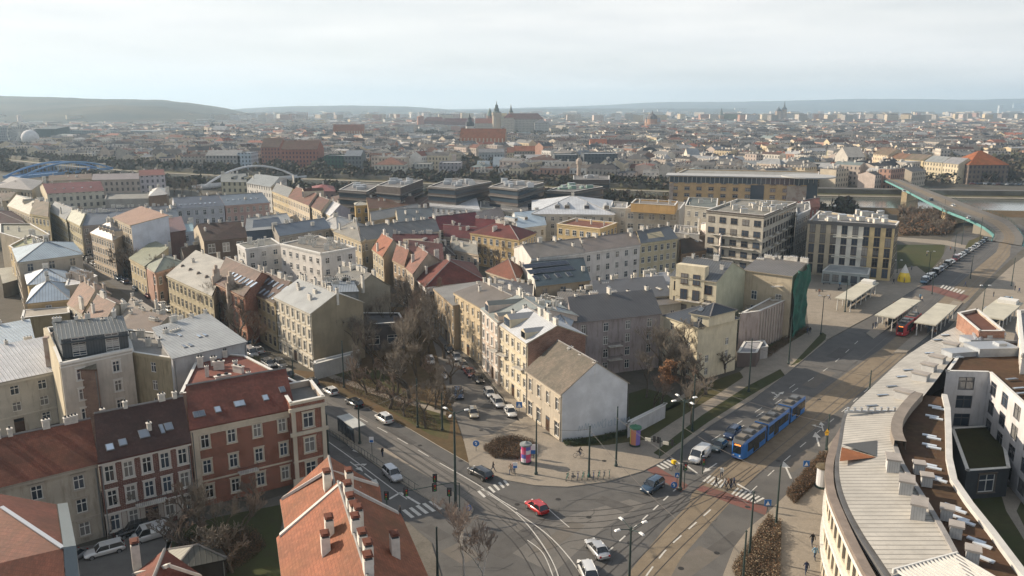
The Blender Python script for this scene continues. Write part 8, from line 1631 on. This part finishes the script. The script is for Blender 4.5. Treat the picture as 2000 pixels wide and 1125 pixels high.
for i, (x, y) in enumerate([(1704, 643), (1710, 641), (1722, 632), (1730, 640), (1745, 600), (1800, 590), (1797, 585), (1690, 576), (1698, 572), (1706, 575), (1745, 555), (1757, 550), (1766, 552), (1776, 548), (1800, 640), (1812, 648), (1845, 628), (1790, 645), (1826, 655), (1835, 618), (1975, 590), (1982, 568), (1990, 572), (1960, 600), (1940, 580), (1600, 575), (1620, 585), (1640, 560), (1870, 640), (1885, 560), (1780, 528), (1865, 495), (1856, 490), (1810, 500)]):
    tp = ['black', 'navy', 'grey', 'black', 'brown', 'beige', 'light blue'][i % 7]; person(x, y, 'walk' if i % 3 else 'stand', tp, 'person in a %s coat by the stops, %s counted from the left shelter' % (tp, ORD[i]), i*1.3, group='people around the tram stops')
r = person(1316, 918, 'ride', 'yellow', 'courier with a yellow box riding a bicycle over the red cycle crossing', .5, z=.0); b = MB(); b.box((-.18, 0, 1.15), (.4, .5, .5)); o = b.build('backpack_box', plain('courier_yellow', (.75, .5, .02), .5), r)
b = MB(); bike(b, 0, 0, .5); o = b.build('bicycle', bkm[1]); p = G(1316, 918); o.location = (p.x, p.y, .02); tag(o, 'bicycle under the yellow box courier', 'bicycle')
r = person(1130, 893, 'ride', 'black', 'cyclist in black crossing the plaza', .1, z=.12); b = MB(); bike(b, 0, 0, .1); o = b.build('bicycle', bkm[1]); p = G(1130, 893, .12); o.location = (p.x, p.y, .13); tag(o, 'bicycle ridden by the cyclist in black on the plaza', 'bicycle')
# overhead wires, one object each
def wire(label, a, c, sag=.5, r_=.03):
    A, B_ = G(*a), G(*c); b = MB(); n = 10; P = [A.lerp(B_, i/n)-V(0, 0, sag*4*(i/n)*(1-i/n)) for i in range(n+1)]
    for p, q in zip(P, P[1:]): b.tube(p-A, q-A, r_, n=4, cap=False)
    o = b.build('overhead_wire', plain('wire', (.12, .11, .10), .6), None); o.location = A; tag(o, label, 'wire')
for a, c, l_ in [((1150, 838, 7), (1328, 1020, 6.5), 'overhead wire from the plaza pole across the junction to the right'), ((1203, 815, 8), (1463, 985, 7), 'overhead wire from the tall plaza pole to the planted strip'), ((1047, 830, 7), (1150, 838, 7), 'overhead wire between the two left plaza poles'), ((1328, 830, 9), (1515, 925, 8), 'overhead wire from the tall lamp over the wide crossing'), ((889, 850, 8), (1047, 830, 7), 'overhead wire from the corner lamp to the plaza pole'),
               ((1352, 745, 8), (1614, 825, 7), 'overhead wire spanning the wide street before the blue tram'), ((1462, 674, 8), (1698, 735, 5), 'overhead wire spanning the wide street beyond the blue tram'), ((703, 800, 8), (816, 750, 8), 'overhead wire over the left street by the park')]: wire(l_, a, c)
# market pavilion and square furniture
mk = house('low glazed market pavilion with stepped pale roofs on the square', [(1606, 530), (1696, 538), (1700, 524), (1620, 518)], 3.6, 'f', 1, (.34, .38, .37), (.40, .42, .41), win='0', fl=1, bay=2.2, ww=1.6, wh=2, chim=0, par=.15, cornice=False, door=False, name='market_pavilion', cat='pavilion', casing=DARK)
for i, (x, y) in enumerate([(1614, 556), (1632, 548), (1655, 552), (1600, 570), (1640, 566), (1668, 560)]):
    p = G(x, y); b = MB(); b.box((0, 0, .42), (2.2, .5, .08)); b.box((-.9, 0, 0), (.1, .5, .42)); b.box((.9, 0, 0), (.1, .5, .42)); o = b.build('bench', DARK); o.location = (p.x, p.y, .1); o.rotation_euler = (0, 0, i); tag(o, 'dark bench on the square, %s from the netted house outward' % ORD[i], 'bench', 'benches on the square')
p = G(1765, 550); r = tag(empty('inflatable_tent', (p.x, p.y, .1)), 'yellow and white inflatable cone advertising tent on the square', 'tent'); b = MB(); b.lathe((0, 0, 0), [(1.9, 0), (1.7, 1.6), (1.2, 2.8)], 14, 0); b.build('base', plain('tent_yellow', (.7, .5, .03), .5), r); b = MB(); b.lathe((0, 0, 2.8), [(1.2, 0), (.8, 1), (.3, 2), (0, 2.6)], 14); b.build('cone', WHITE, r)
# ------------------------------------------------------------------ trees, hedges, haze
BARK = rough_mat('bark', (.11, .09, .07), .95, .25, 2, 12); TWIG = rough_mat('twigs', (.20, .17, .135), .95, .25, .8, 6); TWIG2 = rough_mat('reddish_twigs', (.22, .165, .125), .95, .25, .8, 6); BIRCH = rough_mat('birch_bark', (.46, .43, .39), .8, .25, 2, 9)
DEADL = rough_mat('dry_leaves', (.23, .12, .06), .9, .3, 1, 6)
def tree_mesh(seed, h=12, spread=.5, levels=5, kids=(3, 4), upw=.25, trunk=.35, twigm=None, barkm=None, leaves=None, tw=1.0, r0=.22, clear=.28):
    rs = random.Random(seed); A, B_ = MB(), MB(); lv = MB(); tips = []
    def grow(p, d, L_, r, lev):
        segs = 3 if lev < 3 else 2; q = p; dd = d.copy()
        pts = [p]
        for i in range(segs):
            dd = (dd+V(rs.uniform(-.22, .22), rs.uniform(-.22, .22), rs.uniform(-.05, .12)+upw*.3)).normalized(); q = q+dd*L_/segs; pts.append(q)
        for i in range(segs):
            ra, rb = r*(1-.42*i/segs), r*(1-.42*(i+1)/segs)
            if lev < 2: A.tube(pts[i], pts[i+1], ra, rb, 6 if lev == 0 else 5, cap=False)
            elif lev == 2: A.tube(pts[i], pts[i+1], ra, rb, 4, cap=False)
            else: B_.tube(pts[i], pts[i+1], max(ra, .022 if lev < 6 else .015), max(rb, .009), 3, cap=False)
        if lev >= levels: tips.append(q); return
        n = rs.randint(*kids)+(1 if lev >= 2 else 0)+(1 if lev == 5 else 0)
        for k in range(n):
            t = rs.uniform(.35, 1) if k else 1.0; j = min(int(t*segs), segs-1); o = pts[j].lerp(pts[j+1], t*segs-j) if t < 1 else pts[-1]
            a = rs.uniform(0, 2*math.pi); w = rs.uniform(.5, 1.0)*spread*(1.5 if lev == 0 else 1.3); u = dd.orthogonal().normalized(); v = dd.cross(u); nd = (dd+(u*math.cos(a)+v*math.sin(a))*w*1.2+V(0, 0, upw)).normalized()
            grow(o, nd, L_*rs.uniform(.58, .82)*(.95 if lev else 1), r*rs.uniform(.45, .62), lev+1)
    grow(V(0, 0, -.2), V(rs.uniform(-.06, .06), rs.uniform(-.06, .06), 1), h*clear+.2, r0, 0)
    if leaves:
        for t in tips:
            for k in range(leaves):
                c = t+V(rs.uniform(-.5, .5), rs.uniform(-.5, .5), rs.uniform(-.4, .4)); u = V(rs.uniform(-1, 1), rs.uniform(-1, 1), rs.uniform(-1, 1)).normalized()*.13; v = u.orthogonal().normalized()*.11; B_.face([c-u, c+v, c+u, c-v], 1)
    top = max(v[2] for v in B_.v); 
    a = A.build('trunk', barkm or BARK); c = B_.build('crown', [twigm or TWIG, leaves_m or DEADL]); am, bm = a.data, c.data; bpy.data.objects.remove(a); bpy.data.objects.remove(c); return am, bm, top
leaves_m = None
TP = [tree_mesh(1, 12, .55, 6, (2, 3)), tree_mesh(2, 12, .62, 6, (2, 3)), tree_mesh(3, 12, .48, 6, (2, 3), twigm=TWIG2), tree_mesh(4, 12, .7, 6, (2, 3), clear=.22), tree_mesh(5, 12, .5, 6, (2, 3), twigm=TWIG2, leaves=2), tree_mesh(2, 12, .55, 6, (2, 3), upw=.2, barkm=BIRCH, twigm=rough_mat('birch_twigs', (.22, .17, .14), .9, .2, 1, 6), clear=.26, r0=.15)]
BP = [tree_mesh(21, 6, .8, 5, (2, 3), clear=.16, r0=.13), tree_mesh(22, 6, .85, 5, (2, 3), clear=.14, r0=.13, twigm=TWIG2)]
leaves_m = rough_mat('ivy', (.05, .06, .02), .9, .3, 1, 6)
print('tree faces', [len(t[1].polygons) for t in TP+BP])
def tree(px, base, h, k, label, group=None, wide=1.0, name='bare_tree', world=None, cat='tree'):
    p = world if world is not None else G(px, base); am, bm, top = (TP+BP)[k]; s_ = h/top; r = tag(empty(name, (p.x, p.y, 0), rnd.uniform(0, 6.28)), label, cat, group)
    a = obj_at(am, 'trunk', r, (0, 0, 0)); c = obj_at(bm, 'crown', r, (0, 0, 0)); a.scale = c.scale = (s_*wide, s_*wide, s_); return r
tree(1290, 790, 8.5, 4, 'spreading tree with orange-brown dry leaves beside the white boundary wall', wide=1.15, name='dry_leaved_tree'); tree(1278, 800, 8, 2, 'bare tree just left of the dry leaved tree'); tree(1262, 778, 10, 1, 'bare tree by the back corner of the white gabled house'); tree(1318, 742, 13, 3, 'third tall bare tree before the pinkish grey facade', wide=1.2); tree(1338, 752, 12, 0, 'bare tree before the corner of the pale cream tenement', wide=1.2); tree(1305, 762, 14, 0, 'tall pale bare tree before the pinkish grey facade', wide=1.1); tree(1330, 770, 11, 1, 'second tall bare tree before the pinkish grey facade')
tree(1352, 832, 9.5, 1, 'gnarled dark tree on the walkway between the two lawns', wide=1.1); tree(1378, 772, 8, 6, 'wide bare shrub tree by the pale cream tenement'); tree(1345, 790, 7, 7, 'low bare shrub tree between the lawns'); tree(1415, 728, 5, 6, 'small bare tree beside the blank cream side wall')
tree(905, 1150, 11.5, 5, 'white-barked birch at the bottom edge by the junction', name='birch'); tree(940, 1165, 9, 5, 'second thinner birch at the bottom edge', name='birch')
tree(832, 838, 10, 1, 'bare park tree with a thick trunk nearest the junction'); 
for i, (x, y, h, k) in enumerate([(716, 772, 8, 2), (735, 765, 7, 7), (760, 800, 7, 7), (690, 745, 9, 0), (700, 712, 12, 1), (672, 700, 11, 2), (730, 712, 10, 2), (750, 740, 12, 0), (775, 770, 11, 3), (800, 785, 9, 6), (815, 750, 13, 0), (790, 730, 14, 1), (770, 700, 13, 2), (822, 715, 13, 3), (845, 770, 9, 2), (850, 800, 10, 0), (862, 820, 7, 6), (838, 690, 13, 1), (805, 690, 14, 0), (785, 665, 14, 2), (760, 665, 13, 1), (820, 660, 13, 0), (795, 640, 13, 3), (840, 640, 12, 2), (772, 640, 12, 1), (812, 622, 13, 0), (745, 648, 11, 2), (832, 610, 11, 1), (716, 690, 10, 3), (868, 700, 8, 6), (880, 750, 6, 7), (790, 815, 5, 7)]):
    tree(x, y, h, k, 'bare tree of the little park, %s counted from the left street corner' % ORD[i], 'bare trees of the little park')
for i, (x, y, h, k) in enumerate([(415, 655, 11, 1), (440, 662, 13, 0), (470, 680, 10, 3), (495, 690, 8, 2), (385, 628, 9, 2), (350, 606, 9, 1), (330, 590, 9, 0), (300, 570, 9, 3), (270, 555, 10, 1), (240, 535, 9, 0), (215, 520, 10, 2), (190, 505, 9, 1), (160, 482, 13, 2), (255, 545, 8, 6), (210, 512, 8, 7), (170, 490, 7, 6), (400, 640, 8, 6)]):
    tree(x, y, h+2.5, k, 'bare street tree on the left avenue, %s from the near end' % ORD[i], 'bare street trees of the left avenue')
for i, (x, y, h, k) in enumerate([(400, 1060, 9, 3), (440, 1080, 8, 1), (350, 1062, 8, 7), (420, 1105, 6, 6), (470, 1050, 7, 2), (370, 1090, 6, 7), (215, 1052, 7, 6), (490, 1010, 6, 7), (395, 1130, 6, 6), (455, 1120, 5, 7), (330, 1090, 5, 6)]):
    tree(x, y, h, k, 'bare yard tree below the brick tenements, %s counted from the dark shed' % ORD[i], 'bare trees of the lower left yard')
for i, (x, y, h, k) in enumerate([(960, 545, 10, 1), (975, 530, 11, 0), (985, 550, 9, 2), (950, 520, 10, 3), (1000, 515, 9, 1), (1020, 470, 10, 0), (1060, 470, 9, 2), (1075, 460, 9, 1), (880, 440, 10, 1), (905, 430, 9, 0), (640, 440, 8, 2), (665, 415, 10, 1), (690, 410, 10, 0), (735, 455, 8, 3), (355, 385, 12, 0), (375, 388, 12, 1), (395, 384, 11, 2), (340, 382, 11, 3), (1380, 500, 8, 2), (1180, 450, 6, 6)]):
    tree(x, y, h, k, 'bare courtyard tree between roofs, %s counted from the middle block' % ORD[i], 'bare courtyard trees')
rs3 = random.Random(31)
for i in range(34):
    t = i/33; x = 1756+(rs3.random())*95; y = 418+rs3.random()*42; tree(x, y, rs3.uniform(5, 8), rs3.choice([6, 7]), 'brown leafless shrub beside the bridge, %s in the thicket' % ORD[i], 'thicket shrubs beside the bridge', name='shrub', cat='shrub')
# rows of trees on the far bank, individually
bank = off(rfS, 21); k = 0
for i in range(len(bank)-1):
    for j in range(3):
        p = bank[i].lerp(bank[i+1], (j+rs3.random())/3)+V(rs3.uniform(-4, 4), rs3.uniform(-4, 8))
        if abs(p.x) > .72*p.y+20 or (p.x > 150 and rs3.random() < .3): continue
        for m_ in range(2 if p.x < -90 else 1):
            if k < 39: tree(0, 0, rs3.uniform(9, 14), rs3.choice([0, 1, 2, 3]), 'bare tree on the far river bank, %s from the left' % ORD[k], 'bare trees on the far river bank', world=p+V(m_*6, m_*9), wide=1.25); k += 1
near_b = off(rnS, -20)
for i in range(0, len(near_b)-1, 2):
    p = near_b[i]
    if abs(p.x) < .68*p.y and k < 60 and i//2 < 12: tree(0, 0, rs3.uniform(6, 10), rs3.choice([0, 2]), 'bare tree on the near river bank, %s from the left' % ORD[i//2], 'bare trees on the near river bank', world=p)
# woods and tree clumps inside the far town: one mass
wb_ = MB(); rw_ = random.Random(77)
def blob(x, y, r, z0=0):
    n = int(26+r*3)
    for i in range(n):
        a = rw_.uniform(0, 6.28); e = rw_.uniform(-.2, 1.4); rr = r*rw_.uniform(.55, 1.05); c = V(x+rr*math.cos(a)*math.cos(e), y+rr*math.sin(a)*math.cos(e), z0+r*.35+rr*math.sin(e)*.9); s_ = r*rw_.uniform(.16, .34)
        u = V(rw_.uniform(-1, 1), rw_.uniform(-1, 1), rw_.uniform(-1, 1)).normalized()*s_; v = u.orthogonal().normalized()*s_*rw_.uniform(.5, 1); wb_.face([c-u, c-v*.9, c+u*.8, c+v], rw_.randrange(3))
for i in range(2600):
    Y = 560+5200*rw_.random()**1.7; X = rw_.uniform(-.7, .7)*Y
    if Y < rivery(X)+50: continue
    d_ = .85 if X < -.25*Y else .5
    if rw_.random() < d_ or Y > 2600:
        for k in range(rw_.randint(1, 4)): blob(X+rw_.uniform(-22, 22)*(1+Y/3000), Y+rw_.uniform(-10, 10), rw_.uniform(4.5, 8)*(1+Y/5000))
for i in range(150):   # the large park at the right
    Y = rw_.uniform(640, 1150); X = Y*rw_.uniform(.565, .74); blob(X, Y, rw_.uniform(7, 11))
for i in range(len(rfS)-1):   # trees all along both banks
    for j in range(26):
        q = rfS[i].lerp(rfS[i+1], rw_.random()); d_ = off(rfS, 1)[i]-rfS[i]; s_ = rw_.uniform(8, 30); q = q+d_*s_
        if abs(q.x) < .75*q.y and (q.x < 140) and rw_.random() < .8: blob(q.x, q.y, rw_.uniform(4, 7.5))
for i in range(len(rnS)-1):
    for j in range(14):
        q = rnS[i].lerp(rnS[i+1], rw_.random()); d_ = off(rnS, -1)[i]-rnS[i]; q = q+d_*rw_.uniform(14, 34)
        if q.x > 180: continue
        blob(q.x, q.y, rw_.uniform(3.5, 6.5))
for i in range(60):   # green slope below the castle
    Y = rw_.uniform(1470, 1560); X = rw_.uniform(-170, 110); blob(X, Y, rw_.uniform(6, 10))
for (x0, x1, Y) in ((.18, .36, 1150), (-.44, -.33, 760), (-.62, -.5, 880), (-.5, -.4, 950)):
    for i in range(45): t = rw_.uniform(x0, x1); blob(Y*t, Y+rw_.uniform(-30, 30), rw_.uniform(6, 9))
o = wb_.build('distant_woods', [rough_mat('far_twigs_brown', (.085, .066, .05), .95, .2, .05, .3), rough_mat('far_twigs_dark', (.05, .045, .035), .95, .2, .05, .3), rough_mat('far_twigs_olive', (.075, .075, .045), .95, .2, .05, .3)]); tag(o, 'leafless brown parks and woods between the distant houses', 'woods'); o['kind'] = 'stuff'
# hedges and planted beds
def hedge(label, outline, h, m, n, seed, name='hedge', lean=.3, sz=.075):
    P = [q.xy for q in PX(outline, .1)]; rs = random.Random(seed); xs_, ys_ = [p.x for p in P], [p.y for p in P]; b = MB()
    def inside(x, y):
        c = False
        for i in range(len(P)):
            a, e = P[i], P[i-1]
            if (a.y > y) != (e.y > y) and x < (e.x-a.x)*(y-a.y)/(e.y-a.y)+a.x: c = not c
        return c
    k = 0; ox, oy = sum(xs_)/len(P), sum(ys_)/len(P)
    while k < n*1.8:
        x, y = rs.uniform(min(xs_), max(xs_)), rs.uniform(min(ys_), max(ys_))
        if not inside(x, y): continue
        k += 1; z = h*rs.uniform(.1, 1)*(.75+.25*math.sin(x*1.3)*math.cos(y*1.1)); c = V(x-ox, y-oy, z)
        if rs.random() < .5: b.tube(V(x-ox+rs.uniform(-.1, .1), y-oy+rs.uniform(-.1, .1), 0), c+V(rs.uniform(-lean, lean), rs.uniform(-lean, lean), .1), .018, .008, 3, 0, False)
        u = V(rs.uniform(-1, 1), rs.uniform(-1, 1), rs.uniform(-.6, 1)).normalized()*sz*rs.uniform(.6, 1.4); v = u.orthogonal().normalized()*sz*rs.uniform(.5, 1); b.face([c-u, c-v, c+u, c+v], rs.randrange(len(m)))
    o = b.build(name, m); o.location = (ox, oy, .1); return tag(o, label, 'hedge' if name == 'hedge' else 'shrubs')
HB = [rough_mat('hedge_brown', (.12, .085, .055), .95, .25, 1, 6), rough_mat('hedge_red', (.17, .095, .055), .95, .25, 1, 6), rough_mat('hedge_dark', (.06, .05, .035), .95, .25, 1, 6)]
hedge('long brown trimmed hedge along the right kerb of the wide street', [(1536, 968), (1552, 985), (1610, 928), (1622, 890), (1600, 893)], 1.3, HB, 5200, 1)
hedge('brown leafless planted strip between the pavement and the junction, bottom right', [(1440, 1140), (1430, 1110), (1470, 1055), (1500, 1012), (1525, 1025), (1522, 1140)], 1.2, HB+[rough_mat('straw', (.30, .24, .16), .95)], 5200, 2)
hedge('round reddish brown shrub bed on the plaza', [(944, 878), (965, 862), (1000, 856), (1030, 862), (1050, 874), (1045, 888), (1010, 898), (965, 896)], 1.2, HB, 3600, 3, name='shrub_bed')
hedge('green creeper and grass clumps at the foot of the white gable', [(1098, 862), (1160, 858), (1226, 842), (1226, 850), (1160, 868), (1105, 872)], .7, [rough_mat('bush_green', (.04, .07, .02), .9, .3), HB[2]], 1500, 4, name='shrub_bed')
hedge('bushes under the bare trees of the little park', [(640, 745), (700, 725), (760, 760), (830, 800), (868, 845), (830, 838), (760, 800), (700, 775)], .6, HB, 2600, 5, name='shrub_bed', lean=.5)
hedge('dark hedge along the right side of the left avenue', [(480, 690), (530, 712), (522, 718), (470, 694), (390, 640), (395, 634)], 1.2, [HB[2], rough_mat('bush_green', (.04, .07, .02), .9, .3)], 1800, 6)
hedge('brambles beside the dark shed in the lower left yard', [(330, 1125), (345, 1060), (420, 1040), (500, 1040), (520, 1070), (470, 1110), (400, 1140)], 1.3, HB, 4200, 7, name='shrub_bed', lean=.5)
hedge('brown thicket on the triangle beside the bridge', [(1756, 414), (1838, 414), (1866, 440), (1856, 458), (1756, 460)], 2.6, HB, 6500, 8, name='shrub_bed', sz=.4)
hedge('dark bushes along the back of the lawn by the netted house', [(1500, 700), (1545, 668), (1580, 645), (1570, 640), (1540, 656), (1490, 690)], .9, HB, 1500, 9, name='shrub_bed')
# ------------------------------------------------------------------ haze
b = MB(); b.box((0, 7500, -1.5), (32400, 15300, 350))
hz = b.build('haze', bpy.data.materials.new('haze')); hz['kind'] = 'stuff'; 
hm = hz.data.materials[0]; hm.use_nodes = True; nt = hm.node_tree; nt.nodes.clear(); o_ = N(nt, 'ShaderNodeOutputMaterial'); pv_ = N(nt, 'ShaderNodeVolumePrincipled')
pv_.inputs['Color'].default_value = (.62, .82, 1.0, 1); pv_.inputs['Density'].default_value = .00012; pv_.inputs['Anisotropy'].default_value = .25
nt.links.new(pv_.outputs[0], o_.inputs['Volume'])
